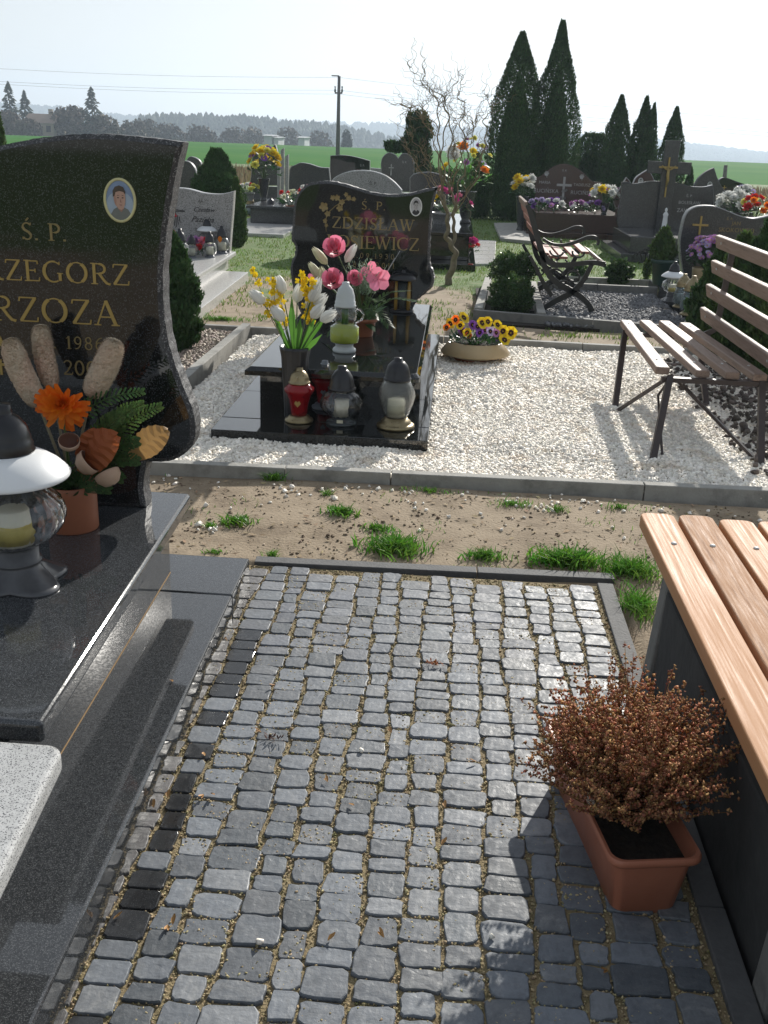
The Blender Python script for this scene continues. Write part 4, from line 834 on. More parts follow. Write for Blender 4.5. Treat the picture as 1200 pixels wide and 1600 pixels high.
mb.tube([(q.x, yy-.02, q.z-.03), (q.x-.004, yy-.03, q.z-.12), (q.x+.01, yy-.03, q.z-.20), (q.x-.004, yy-.02, q.z-.30)], [.022, .026, .02, .01], 7); mb.blob((q.x, yy-.025, q.z+.01), .02)
obj('crucifix', mb, m_gold, g5)
# wing-shaped stone behind it
simple_grave('pointed horn-shaped dark headstone right of the tall cross', [[(1084,292),(1092,278),(1104,268),(1116,262)], [(1116,262),(1122,280),(1130,294),(1142,310),(1150,330)], [(1150,330),(1084,330)]], 20.5, .12, [m_dgran, m_blackrough], base=(19.8, .12, .2), ovals=((1109, 289, 7, 9),))
simple_grave('brown leaf-shaped headstone peeking out left of the tall cross', [[(986,300),(992,280),(1002,271),(1014,264)], [(1014,264),(1024,285),(1030,310)], [(1030,310),(986,310)]], 21.0, .12, [m_redgran, m_midgran], base=(20.2, .12, .2), ovals=((1001, 283, 7, 9),))
simple_grave('small sharp dark headstone at the left shoulder of the grave with the tall cross', [[(958,312),(968,295),(974,285),(979,277)], [(979,277),(985,284),(990,300)], [(990,300),(984,325),(962,325)]], 20.0, .10, [m_redgran, m_midgran], base=(19.4, .1, .1))
simple_grave('black wavy headstone at the far right with gold cross, beyond the white flowers', [[(1122,284),(1128,278),(1136,278),(1150,283),(1164,288),(1175,294),(1183,303)], [(1183,303),(1184,330)], [(1184,330),(1120,330)]], 21.5, .12, [m_black2, m_dgran], base=(20.5, .1, .2), texts=(('+', 1131, 298, 10, m_gold), ('Ś. P.', 1158, 293, 3, m_gold), ('JAN', 1160, 302, 3, m_gold)), ovals=((1172, 298, 7, 10),))
t = obj('post', MB().tube([aty(1131, 290, 24), aty(1134, 258, 24)], [.05, .04], 6), m_concdark, origin=tuple(at(1131, 290))[:2]+(0,)); props(t, 'short slanting grey post behind the black wavy headstone at the far right', 'post')
v = t.data.vertices
# headstone behind bench
Y = 12.9
g6 = simple_grave('dark granite grave with a gold cross behind the slatted bench', [[(1066,352),(1070,338),(1077,328),(1090,322),(1106,321),(1122,323),(1140,330),(1158,337),(1176,341),(1192,339),(1215,333)], [(1215,333),(1213,400),(1208,470)], [(1208,470),(1085,470)], [(1085,470),(1070,440),(1063,400),(1062,375),(1066,352)]], Y, .12, [m_dgran, m_midgran],
    base=None, texts=(('Ś. P.', 1140, 344, 4, m_golddull), ('JAN', 1150, 352, 6, m_golddull), ('SKOKOWSKI', 1150, 363, 7, m_golddull)))
p = aty(1094, 352, Y); s = mpp(p); obj('cross_ornament', MB().box((p.x-1.4*s, Y-.02, p.z-14*s), (p.x+1.4*s, Y, p.z+14*s)).box((p.x-12*s, Y-.022, p.z-1*s), (p.x+12*s, Y-.001, p.z+2*s)), m_gold, g6)
# long low granite ledge in front of it, carrying pots and lanterns
l0, l1 = at(935, 467, .10), at(1063, 532, .10)
zz_ = .10; la, lb = Vector((2.40, 12.6, 0)), Vector((2.34, 9.4, 0))
lt = thing('border_slab', 'dark granite border slab carrying green pot and lanterns beside the crushed stone', 'border slab', (2.4, 9.4, 0))
obj('slab', MB().box((2.37, 9.4, -.05), (2.95, 12.85, .12)), m_dgran, lt, bevel=.006)
# black grave behind the willow
Y = 16.5
g7 = thing('grave', 'black granite grave with pale side slab behind the curly willow', 'grave', (-.2, 15.2, 0))
a0, a1 = at(670, 411, .08), at(745, 411, .08)
obj('base_slab', MB().box((a0.x-.9, a0.y, -.02), (a1.x-.02, a0.y+4.6, .08)), m_black2, g7, bevel=.006)
obj('plinth', MB().box((a0.x-.8, a0.y+.5, .081), (a1.x-.12, a0.y+4.2, .40)), m_black2, g7, bevel=.006)
obj('cover_slab', MB().box((a0.x-.85, a0.y+.4, .401), (a1.x-.07, a0.y+4.3, .45)), m_black2, g7, bevel=.01)
b_ = [at(x, y, .03) for x, y in ((731,412),(773,412),(775,376),(745,374))]
pv_ = thing('paving_slabs', 'strip of pale paving slabs right of the curly willow', 'paving', (b_[0].x, b_[0].y, 0))
for i in range(6):
    u0, u1 = i/6+.004, (i+1)/6-.004; q = [b_[0].lerp(b_[3], u0), b_[1].lerp(b_[2], u0), b_[1].lerp(b_[2], u1), b_[0].lerp(b_[3], u1)]
    obj('slab', MB().hexa([(p.x, p.y, -.03) for p in q], [(p.x, p.y, .03) for p in q]), m_paleslab, pv_, bevel=.004)
# grey arched headstone behind the middle grave, others along the field
simple_grave('low grey arched headstone directly behind the middle grave', [[(515,290),(522,278),(540,269),(560,266),(580,267),(600,273),(616,284),(628,297)], [(628,297),(630,340)], [(630,340),(513,340)], [(513,340),(515,290)]], 15.5, .12, [m_midgran, m_greygran], base=(13.4, .10, .15), texts=(('Ś. P.', 583, 289, 5, m_ink),))
simple_grave('black headstone with a gently sloping top below the power pole', [[(516,243),(530,242),(545,243),(560,246),(578,251)], [(578,251),(578,300)], [(578,300),(514,300)]], 27, .14, [m_black2, m_midgran], base=(26, .1, .1), texts=(('Ś. P.', 566, 260, 3, m_silver),))
simple_grave('dark headstone with wave and shoulder left of the power pole', [[(451,285),(453,263),(462,257),(470,254),(484,256),(500,261),(514,262)], [(514,262),(518,300)], [(518,300),(451,300)]], 24, .14, [m_dgran, m_midgran], base=(23, .1, .1))
simple_grave('pale small headstone right of the black sloping one', [[(579,262),(600,264)], [(600,264),(600,300)], [(600,300),(579,300)]], 28, .12, [m_midgran, m_greygran], base=(27.4, .1, .1), texts=(('A', 590, 270, 3, m_ink),))
simple_grave('heart-shaped double headstone with a slim cross under the windswept juniper', [[(596,270),(595,255),(598,245),(605,239),(612,239),(618,242),(622,247)], [(622,247),(628,240),(636,240),(643,245),(647,255),(647,270)], [(647,270),(645,285),(640,300)], [(640,300),(606,300)], [(606,300),(599,285),(596,270)]], 23, .14, [m_dgran, m_midgran], base=(22.2, .1, .1), texts=(('†', 611, 270, 14, m_silver), ('Ś. P.', 632, 255, 3, m_silver)))
simple_grave('low dark arched headstone below the juniper, left of the willow stems', [[(640,278),(646,272),(660,269),(675,269),(690,274),(700,285)], [(700,285),(702,320)], [(702,320),(640,320)]], 19, .12, [m_dgran, m_midgran], base=(18.2, .1, .1))
simple_grave('twin-peaked dark headstone behind the yellow bouquet', [[(392,275),(394,250),(397,236)], [(397,236),(402,240),(407,245)], [(407,245),(412,240),(417,242)], [(417,242),(424,231),(430,225)], [(430,225),(434,240),(437,262),(438,290)], [(438,290),(390,290)]], 27, .14, [m_dgran, m_midgran], base=(26, .1, .1))
sp = thing('grave', 'cluster of slim grey granite spires right of the yellow bouquet', 'grave', tuple(aty(442, 300, 25))[:2]+(0,))
for px, py, w in ((435,240,4),(441,231,5),(448,241,5)):
    p = aty(px, py, 25); s = mpp(p); obj('spire', MB().hexa([(p.x-w*s/2, 25, 0), (p.x+w*s/2, 25, 0), (p.x+w*s/2, 25.12, 0), (p.x-w*s/2, 25.12, 0)], [(p.x-w*s/2, 25, p.z-.05), (p.x+w*s/2, 25, p.z), (p.x+w*s/2, 25.12, p.z), (p.x-w*s/2, 25.12, p.z-.05)]), m_midgran, sp)
p = aty(442, 290, 25); obj('base_slab', MB().box((p.x-.35, 24.6, 0), (p.x+.3, 25.3, .15)), m_midgran, sp, bevel=.01)
simple_grave('dark rounded headstone behind the round thuja at the left', [[(272,330),(272,262),(276,254),(286,251),(296,253),(304,262),(308,275)], [(308,275),(308,330)]], 21, .12, [m_dgran, m_midgran], base=(20, .1, .1))
simple_grave('smaller dark headstone half hidden behind the round thuja', [[(288,258),(294,246),(302,245),(312,251),(316,262)], [(316,262),(316,300),(288,300)]], 26, .12, [m_dgran, m_midgran], base=(25, .1, .1))
# low bordered grave with flowers left of the middle headstone
g8 = thing('grave', 'low dark granite grave with a flat pale front, carrying the yellow bouquet', 'grave', tuple(at(430, 345))[:2]+(0,))
a0, a1 = at(372, 343, .1), at(470, 349, .1)
obj('base_slab', MB().box((a0.x, a0.y-2.2, -.02), (a1.x, a0.y+2.4, .06)), m_paleslab, g8, bevel=.008)
obj('plinth', MB().box((a0.x+.25, a0.y-.1, .061), (a1.x-.0, a0.y+2.2, .32)), m_dgran, g8, bevel=.01)
obj('cover_slab', MB().box((a0.x+.18, a0.y-.16, .321), (a1.x+.05, a0.y+2.25, .37)), m_dgran, g8, bevel=.01)
# ================================================================ BENCHES
def slat(parent, a, b, w, t, mat, nrm, bev=.005, name='slat'):
    return obj(name, MB().bar(a, b, w, t, nrm), mat, parent, bevel=bev, seg=2)
def bolt(parent, p, r=.008, mat=None, nrm=(0, 0, 1)):
    nrm = Vector(nrm); mb = MB(); mb.blob(Vector(p), r, r, r*.45, n=10, m=5, rot=nrm.to_track_quat('Z', 'Y').to_matrix()); return obj('bolt', mb, mat or m_bolt, parent)
# --- near bench on the right: orange wooden slats on concrete supports
zb1 = .45; n1, n2 = at(1200, 1235, zb1), at(1001, 800, zb1)
b1 = thing('bench', 'wooden bench with smooth orange slats at the right edge, nearest the camera', 'bench', (.95, 2.3, 0))
dB = (n2-n1).normalized(); x0 = .672; pitch = .128; yfar = 3.30; 
for i in range(5):
    xa = x0+i*pitch; off = random.uniform(-.006, .006); far = yfar+.012*(i % 2)-i*.01; w = .112
    m_ = m_woodw if i == 1 else m_wood
    pl = [(xa, .9), (xa+w, .9), (xa+w, far-.02), (xa+w-.012, far-.004), (xa+w-.03, far), (xa+.03, far), (xa+.012, far-.004), (xa, far-.02)]
    o = obj('slat', MB().poly_prism(pl, zb1-.045, zb1), m_, b1, bevel=.005, seg=3)
    if i == 1: o['label'] = 'weathered slat with worn varnish'
    for yy in (3.02, 1.66): bolt(b1, (xa+w*.5+random.uniform(-.006, .006), yy, zb1+.001), .010)
obj('shade_block', MB().box((.700, .95, -.05), (1.27, 2.90, .34)), M('painted bench shade', [(.03,.03,.03), (.05,.05,.048)], 10, .9, bump=.003), b1, bevel=.01)  # added block, coloured near black to deepen the shade under the seat
for y0 in (2.93, 1.60):
    obj('support', MB().hexa([(.685, y0, -.05), (1.28, y0, -.05), (1.28, y0+.09, -.05), (.685, y0+.09, -.05)], [(.715, y0, zb1-.048), (1.28, y0, zb1-.048), (1.28, y0+.09, zb1-.048), (.715, y0+.09, zb1-.048)]), m_concdark, b1, bevel=.01)
obj('cross_rail', MB().box((1.0, 1.4, zb1-.12), (1.06, 3.1, zb1-.05)), m_steel, b1)
hk = MB(); c = aty(1080, 1038, 2.92); hk.tube([(c.x+.018*math.cos(a), 2.905, c.z+.018*math.sin(a)) for a in [R(k) for k in range(0, 361, 30)]], .004, 6, cap=False); hk.blob((c.x, 2.91, c.z), .008); hk.tube([(c.x, 2.925, c.z), (c.x, 2.90, c.z)], .006, 6); obj('eye_bolt', hk, m_brass, b1)
# --- slatted bench with a backrest on the white gravel
b2 = thing('bench', 'brown slatted bench with a backrest on thin steel legs standing on the white gravel', 'bench', (1.45, 6.2, 0))
ZB = .455
fn = [at(985, 575, ZB)]
near = [at(x, y, ZB) for x, y in ((1036,574),(1099,579),(1146,582),(1189,585))]; far = [at(x, y, ZB) for x, y in ((978,500),(1008,500),(1038,501),(1070,504))]
for a, b in zip(far, near):
    slat(b2, (a.x-.0, a.y, ZB-.02), (b.x-.0, b.y, ZB-.02), .078, .042, m_woodb, (0, 0, 1), .007)
    for t in (.1, .87): p = a.lerp(b, t); bolt(b2, (p.x, p.y, ZB+.002), .009)
yf = 7.50; bk = [aty(x, y, yf) for x, y in ((1122,377),(1115,416),(1107,453),(1098,489))]
for p in bk:
    q = Vector((p.x+.0, 5.55, p.z)); nv = Vector((1, 0, .28)).normalized()
    slat(b2, (p.x, p.y, p.z), q, .088, .036, m_woodb, (.28, 0, -1) if False else Vector((.97, 0, .22)), .007)
    for yy in (yf-.18, 5.78): bolt(b2, (p.x-.022, yy, p.z), .009, nrm=(-1, 0, -.2))
def leg(a, b, w=.035): obj('leg', MB().bar(a, b, w, w*.75, (0, 1, 0)), m_steel, b2)
zt = ZB-.042
leg(at(1018, 727), (1.235, 5.72, zt), .036); leg(at(960, 642), (1.20, 7.15, zt), .036)
leg(at(1188, 732), (1.74, 5.72, zt), .036); leg(at(1105, 645), (1.70, 7.15, zt), .036)
for yy in (5.72, 7.15): obj('seat_bearer', MB().box((1.19, yy-.018, zt-.028), (1.78, yy+.018, zt-.001)), m_steel, b2)
for yy in (5.74, 7.20):
    top_ = Vector((bk[0].x+.035, yy, bk[0].z+.03)); bt = Vector((1.755, yy, zt)); mid = Vector((bk[3].x+.035, yy, bk[3].z-.06))
    obj('back_support', MB().ribbon([bt, mid, top_], .04, .02, (0, 1, 0)), m_steel, b2)
obj('brace', MB().bar((1.26, 5.80, zt), (1.735, 5.50, .0) , .022, .016), m_steel, b2)
obj('brace', MB().bar((1.28, 5.90, zt-.03), tuple(at(960, 645, .01)), .022, .016), m_steel, b2)
obj('brace', MB().tube([(1.25, 5.74, zt), (1.262, 6.1, .22), (1.19, 5.42, .02)], .008, 5), m_steel, b2)
# --- ornate iron bench on the crushed stone
b3 = thing('bench', 'ornate black cast iron bench with red brown seat slats seen from its end', 'bench', (1.1, 10.6, 0))
YN, YFar = 10.5, 11.75
prof = lambda pts, k=5: [(p.x, p.z) for p in [aty(x, y, YN) for x, y in pts]]
def curve_bar(name, pts, w, Y, th=.03, mat=m_iron, k=5, parent=b3):
    q = smooth_path(prof(pts), k) if len(pts) > 2 else prof(pts)
    ws = w if not hasattr(w, '__len__') else list(np.interp(np.linspace(0, 1, len(q)), np.linspace(0, 1, len(w)), w))
    return MB().ribbon([(x, Y, z) for x, z in q], ws, th, (0, 1, 0))
def iron_end(Y):
    root = obj('iron_end', curve_bar('', [(823,320),(828,330),(834,350),(841,375),(847,395),(856,408),(872,414),(895,413),(925,410),(945,413)], [.03,.05,.055,.055,.06,.06,.05,.045,.045,.055], Y), m_iron, b3)
    obj('armrest', curve_bar('', [(848,373),(862,381),(880,383),(900,378),(918,371),(930,371),(935,377),(933,383)], [.025,.028,.03,.032,.034,.034,.03,.02], Y, .045), m_iron, b3)
    obj('leg', curve_bar('', [(925,412),(915,432),(903,448),(888,460),(868,470),(852,480),(838,488),(828,490)], [.04,.045,.05,.06,.055,.05,.05,.06], Y), m_iron, b3)
    obj('leg', curve_bar('', [(846,392),(852,420),(868,440),(888,452),(905,462),(918,474),(925,487)], [.05,.05,.055,.06,.055,.05,.06], Y), m_iron, b3)
    obj('leg', curve_bar('', [(828,400),(836,415),(848,440),(862,462)], [.03,.035,.04,.04], Y), m_iron, b3)
    s = MB()
    for (cx, cy, r_, a0, a1) in ((872,392,13,180,350),(905,395,11,160,380),(866,430,14,0,300),(897,432,12,60,420),(880,446,10,0,360),(858,448,9,90,400)):
        c = aty(cx, cy, YN); k = mpp(c); n = 12
        s.ribbon([(c.x+k*r_*(1-.35*i/n)*math.cos(R(a0+(a1-a0)*i/n)), Y, c.z+k*r_*.75*(1-.35*i/n)*math.sin(R(a0+(a1-a0)*i/n))) for i in range(n+1)], .018, .022, (0, 1, 0))
    for i in range(9): c = aty(random.uniform(850, 915), random.uniform(422, 455), YN); s.blob((c.x, Y, c.z), .03, .012, .02, n=6, m=4)
    obj('scrollwork', s, m_iron, b3, kind='stuff')
iron_end(YN); iron_end(YFar)
sp_ = prof([(866,395),(880,397),(896,396),(912,392),(932,400)])
for i, (x, z) in enumerate(prof([(852,394),(866,399),(882,400),(899,397),(915,392)])):
    slat(b3, (x, YN+.02, z-.02), (x, YFar-.02, z-.02), .075, .025, m_woodred, (0, 0, 1), .004)
x, z = prof([(938,406)])[0]; slat(b3, (x, YN+.02, z-.01), (x+.0, YFar-.02, z-.01), .06, .03, m_woodb, (.4, 0, .8), .004)
for i, (x, z) in enumerate(prof([(825,321),(829,334),(833,348),(838,364)])):
    slat(b3, (x-.012, YN+.02, z), (x-.012, YFar-.02, z), .065, .025, m_woodb if i == 0 else m_woodred, (1, 0, .25), .004)
obj('seat_edge', MB().bar((prof([(945,414)])[0][0], YN, prof([(945,414)])[0][1]), (prof([(945,414)])[0][0], YFar, prof([(945,414)])[0][1]), .03, .03), m_iron, b3)
# ================================================================ TERRACOTTA PLANTER WITH DRY HEATHER
zr = .17; A, B = at(957, 1348, zr), at(1112, 1358, zr); Cc = at(878, 1180, zr); C1 = at(945, 1432, 0); D1 = at(1048, 1436, 0)
dv = (Cc-A); dv.z = 0; dv = dv.normalized(); Lp = .58; A = Vector((A.x, A.y, 0)); B = Vector((B.x, B.y, 0)); mid = (A+B)/2
sd_ = Vector((-dv.y, dv.x, 0))*-1
wid = (B-A).dot(sd_); org = A
plt = thing('planter_box', 'long terracotta plastic planter with rounded rim standing beside the near bench', 'planter', (mid.x, mid.y+.25, 0))
def rr(in0, z, r=.03, k=5):      # rounded rectangle, inset by in0
    x0_, x1_, y0_, y1_ = in0, wid-in0, in0, Lp-in0; out = []
    for cx, cy, a in ((x1_-r, y0_+r, -90), (x1_-r, y1_-r, 0), (x0_+r, y1_-r, 90), (x0_+r, y0_+r, 180)):
        for i in range(k+1): q = R(a+90*i/k); u, v = cx+r*math.cos(q), cy+r*math.sin(q); p = org+sd_*u+dv*v; out.append((p.x, p.y, z))
    return out
rings = [rr(.034, 0.001), rr(.030, .004), rr(.012, zr-.022), rr(.002, zr-.020), rr(-.002, zr-.014), rr(-.002, zr-.005), rr(.001, zr), rr(.008, zr-.001), rr(.012, zr-.010), rr(.016, zr-.05)]
mb = MB(); n = len(rings[0]); V = [v for r_ in rings for v in r_]
mb.add(V, [(i*n+j, i*n+(j+1) % n, (i+1)*n+(j+1) % n, (i+1)*n+j) for i in range(len(rings)-1) for j in range(n)]+[tuple(range(n))[::-1]], 0, True)
o = obj('box', mb, m_terra, plt); es = o.modifiers.new('edge', 'EDGE_SPLIT'); es.split_angle = R(50)
mb = MB(); s_ = rr(.016, zr-.045); c = Vector(s_[0]).lerp(Vector(s_[n//2]), .5); mb.add(s_+[tuple(c+Vector((0, 0, .01)))], [(i, (i+1) % n, n) for i in range(n)]); obj('soil', mb, m_soil, plt)
hc = org+sd_*wid*.5+dv*.23+Vector((0, 0, zr-.04))
ht_ = thing('dried_heather', 'bushy brown dried heather growing in the terracotta planter', 'plant', tuple(hc))
stems = MB(); bell_p, bell_d = [], []
for i in range(480):
    a = random.uniform(0, 2*PI); tl = random.uniform(.1, 1)**.7*1.02; L_ = random.uniform(.17, .37)*(1.10-.16*tl)
    d = Vector((math.cos(a)*math.sin(tl), math.sin(a)*math.sin(tl)*1.05, math.cos(tl))); b = hc+Vector((math.cos(a)*.03, math.sin(a)*.05, 0))*random.random()
    pts = []; p = b.copy(); dd = (d+Vector((0, 0, .25))).normalized()
    for k in range(6): pts.append(p.copy()); dd = (dd*.8+d*.2+Vector([random.gauss(0, .10) for _ in range(3)])).normalized(); p = p+dd*L_/5
    if i < 300: stems.tube(pts, [.0018, .0016, .0014, .0012, .001, .0006], 4, cap=False)
    for k in range(58):
        t = random.uniform(.22, 1)*4.99; j = int(t); q = pts[j].lerp(pts[j+1], t-j); side = Vector([random.gauss(0, 1) for _ in range(3)]).normalized(); side.z = abs(side.z)*.7
        bell_p.append(q+side*random.uniform(.002, .014)); bell_d.append((side+dd).normalized())
obj('stems', stems, m_heath, ht_)
bp = np.array(bell_p); n = len(bp); sz = rng.uniform(.0024, .0054, n)
tet = np.array([(0,0,1.3),(1,0,-.5),(-.5,.87,-.5),(-.5,-.87,-.5)]); Q = rng.normal(size=(n, 3, 3)); Q, _ = np.linalg.qr(Q)
V = np.einsum('nij,kj->nki', Q, tet)*sz[:, None, None]+bp[:, None]; Fc = (np.arange(n)[:, None, None]*4+np.array([(0,1,2),(0,2,3),(0,3,1),(1,3,2)])[None]).reshape(-1, 3)
npmesh('dry_bells', V.reshape(-1, 3), Fc, m_heath2, parent=ht_, kind='stuff')
# ================================================================ LANTERNS
def rib(n, amt, tw=0): return lambda a, z: 1+amt*math.cos(n*a+tw*z)
def lantern(label, p, H, kind, group=None, spin=0):
    p = Vector(p); t = thing('grave_lantern', label, 'lantern', tuple(p), group)
    def L(name, prof, mat, n=28, mod=None, par=t):
        if name == 'glass': prof = list(prof)+[(r-.012, z-(.004 if q else -.004)) for q, (r, z) in list(enumerate(prof))[::-1]]
        mb = MB(); mb.lathe([(r*H, z*H) for r, z in prof], tuple(p), n, 0, (lambda a, z: mod(a, z/H)) if mod else None); return obj(name, mb, mat, par)
    if kind == 'milk':
        foot = lambda a, z: 1+.42*max(0, .12-z)/.12*abs(math.cos(2*(a+.6)))**1.3-.10*max(0, .12-z)/.12
        L('base', [(.02,.0),(.215,.0),(.22,.012),(.20,.022),(.15,.075),(.125,.10),(.12,.115),(.135,.12),(.13,.13),(.12,.135),(.12,.20),(.1,.205)], m_plbase, 64, foot)
        g = L('glass', [(.11,.205),(.17,.235),(.225,.28),(.262,.34),(.268,.39),(.255,.44),(.22,.48),(.17,.52),(.15,.54),(.15,.60)], m_glass, 72, rib(18, .03, 14))
        L('candle', [(.001,.215),(.085,.215),(.09,.22),(.09,.40),(.08,.405),(.001,.405)], m_wax); L('candle_label', [(.093,.235),(.093,.33)], m_waxy)
        L('shade', [(.20,.555),(.305,.585),(.310,.595),(.30,.61),(.26,.65),(.21,.685),(.15,.715),(.11,.72)], m_milk, 48)
        L('cap', [(.14,.715),(.145,.725),(.135,.745),(.138,.76),(.128,.775),(.125,.80),(.11,.85),(.075,.895),(.05,.91),(.045,.915),(.047,.925),(.042,.935),(.042,.96),(.001,.962)], m_plblack)
    elif kind == 'squat':
        L('base', [(.01,.0),(.24,.0),(.25,.02),(.24,.045),(.19,.06),(.15,.08),(.15,.12)], m_dglass); L('glass', [(.14,.12),(.20,.145),(.28,.20),(.335,.28),(.345,.36),(.32,.44),(.27,.50),(.21,.54),(.20,.58)], m_glass, 70, rib(14, .035, 16))
        L('candle', [(.001,.125),(.12,.125),(.12,.40),(.001,.41)], m_wax)
        L('cap', [(.225,.57),(.23,.60),(.205,.615),(.21,.64),(.20,.66),(.195,.70),(.17,.79),(.12,.87),(.085,.90),(.075,.905),(.075,.96),(.001,.965)], m_plblack)
        mb = MB().box((p.x-.05*H, p.y-.215*H, p.z+.06*H), (p.x+.05*H, p.y-.195*H, p.z+.11*H)); obj('price_sticker', mb, m_paper, t)
    elif kind == 'facet':
        L('base', [(.01,.0),(.26,.0),(.27,.02),(.265,.045),(.23,.06),(.21,.07),(.21,.095),(.18,.11),(.16,.15)], m_brass); L('glass', [(.155,.15),(.17,.17),(.20,.24),(.25,.40),(.262,.47),(.24,.56),(.19,.66),(.175,.68)], m_glassfrost, 8)
        L('candle', [(.001,.16),(.12,.16),(.12,.40),(.001,.41)], m_wax); L('candle_label', [(.122,.20),(.122,.33)], m_paper)
        L('cap', [(.19,.675),(.195,.70),(.175,.71),(.18,.74),(.17,.755),(.165,.80),(.14,.88),(.09,.935),(.06,.945),(.06,.985),(.001,.99)], m_plblack)
    elif kind == 'red':
        L('base', [(.01,.0),(.25,.0),(.26,.02),(.25,.05),(.20,.07),(.19,.10),(.15,.12)], m_brass)
        L('glass', [(.14,.12),(.15,.2),(.17,.36),(.21,.48),(.265,.56),(.27,.61),(.20,.67),(.18,.70)], m_redglass, 20)
        mb = MB(); s = H*.06; mb.add([(p.x, p.y-.20*H, p.z+.30*H), (p.x+s, p.y-.205*H, p.z+.37*H), (p.x+s*.5, p.y-.205*H, p.z+.42*H), (p.x, p.y-.205*H, p.z+.39*H), (p.x-s*.5, p.y-.205*H, p.z+.42*H), (p.x-s, p.y-.205*H, p.z+.37*H)], [(0,1,2,3), (0,3,4,5)]); obj('heart_print', mb, m_gold, t)
        L('cap', [(.19,.695),(.195,.72),(.175,.73),(.17,.78),(.15,.85),(.10,.91),(.075,.925),(.07,.93),(.06,.98),(.001,.985)], m_brass)
    elif kind == 'clear':     # tall clear lantern with green oil
        L('base', [(.01,.0),(.16,.0),(.17,.02),(.165,.05),(.13,.075),(.13,.11),(.15,.13)], m_whitepl)
        L('glass', [(.15,.13),(.20,.15),(.21,.19),(.205,.37),(.15,.41),(.15,.44),(.165,.48),(.175,.56),(.155,.64),(.13,.66)], m_glass, 32)
        L('oil', [(.001,.15),(.19,.15),(.20,.19),(.195,.36),(.14,.40),(.001,.40)], m_greengel); L('wick_holder', [(.001,.36),(.05,.36),(.05,.62),(.001,.62)], m_leaf, 10)
        for s in (-1, 1): mb = MB(); mb.tube([(p.x+s*H*x, p.y, p.z+H*z) for x, z in ((.15,.42),(.24,.47),(.27,.55),(.22,.62),(.14,.63))], .016*H, 6); obj('handle', mb, m_glass, t)
        L('cap', [(.155,.645),(.16,.67),(.145,.68),(.15,.72),(.14,.73),(.135,.80),(.105,.90),(.06,.95),(.055,.955),(.05,.995),(.001,1.0)], m_whitepl)
    elif kind == 'temple':    # roof on amber pillars
        L('base', [(.01,.0),(.27,.0),(.28,.03),(.26,.05),(.20,.07),(.001,.08)], m_plblack); L('glass', [(.15,.075),(.15,.66)], m_dglass)
        for k in range(4): a = PI/4+k*PI/2; obj('pillar', MB().tube([(p.x+.20*H*math.cos(a), p.y+.20*H*math.sin(a), p.z+.06*H), (p.x+.20*H*math.cos(a), p.y+.20*H*math.sin(a), p.z+.72*H)], [.045*H, .03*H], 8), m_amber, t)
        L('candle', [(.001,.08),(.10,.08),(.10,.30),(.03,.42),(.001,.5)], m_amber)
        L('roof', [(.20,.70),(.30,.715),(.31,.74),(.28,.80),(.18,.85),(.06,.875),(.05,.88),(.05,.90),(.03,.93),(.001,.94)], m_plblack)
    elif kind == 'bulb':
        L('base', [(.01,.0),(.20,.0),(.20,.03),(.15,.06),(.14,.09)], m_plgrey); L('glass', [(.14,.09),(.22,.14),(.26,.24),(.26,.36),(.22,.48),(.15,.55)], m_glassfrost, 24, rib(12, .02))
        L('candle', [(.001,.1),(.14,.1),(.14,.38),(.001,.39)], m_wax)
        L('cap', [(.17,.55),(.18,.57),(.17,.60),(.16,.70),(.11,.80),(.06,.84),(.055,.92),(.001,.93)], m_plblack)
    elif kind == 'brasscap':
        L('base', [(.01,.0),(.25,.0),(.25,.03),(.2,.06),(.17,.09)], m_brass); L('glass', [(.17,.09),(.25,.14),(.27,.26),(.25,.42),(.21,.55),(.18,.60)], m_dglass, 24, rib(10, .02))
        L('candle', [(.001,.1),(.13,.1),(.13,.38),(.001,.39)], m_whitepl)
        L('cap', [(.22,.595),(.23,.61),(.20,.64),(.21,.67),(.19,.74),(.14,.84),(.08,.90),(.06,.91),(.06,.97),(.001,.975)], m_brass)
    return t
def hpx(p, px): return px*mpp(p)/math.cos(R(14))
p = at(10, 925, ZS); p.y += .0; p = Vector((p.x, p.y+.08, ZS)); lantern('large lantern with milky white shade at the left edge on the near grave', p, .53, 'milk')
p = at(466, 660, .08); p.y += .03; lantern('red glass lantern with gold cap and heart print on the front of the middle grave', p, .315, 'red')
p = at(532, 664, .08); p.y += .03; lantern('squat twisted glass lantern with black cap, middle of the row before the middle grave', p, .345, 'squat')
p = at(617, 671, .08); p.y += .05; lantern('faceted frosted lantern with black cap and brass foot, rightmost before the middle grave', p, .40, 'facet')
p = at(505, 640, .08); p.y += .05; t = lantern('small purple grey lantern half hidden between the red lantern and the squat one', p, .29, 'red')
t.children[1].data.materials[0] = M('dark purple glass', [(.14,.02,.05)], 5, .15, trans=.3)
for ch in t.children:
    if ch.name.startswith('cap') or ch.name.startswith('base'): ch.data.materials[0] = m_plgrey
    if ch.name.startswith('heart'): ch.data.materials[0] = m_plgrey
p = at(537, 551, ZT); p.y += .03; lantern('tall clear lantern with yellow green oil and white cap on the middle grave', p, .43, 'clear')
p = at(628, 487, ZT); lantern('dark dome lantern with amber pillars beside the middle headstone', p, .34, 'temple')
p = at(486, 470, ZT); lantern('large lantern with grey white shade at the left foot of the middle headstone', p, .50, 'milk')
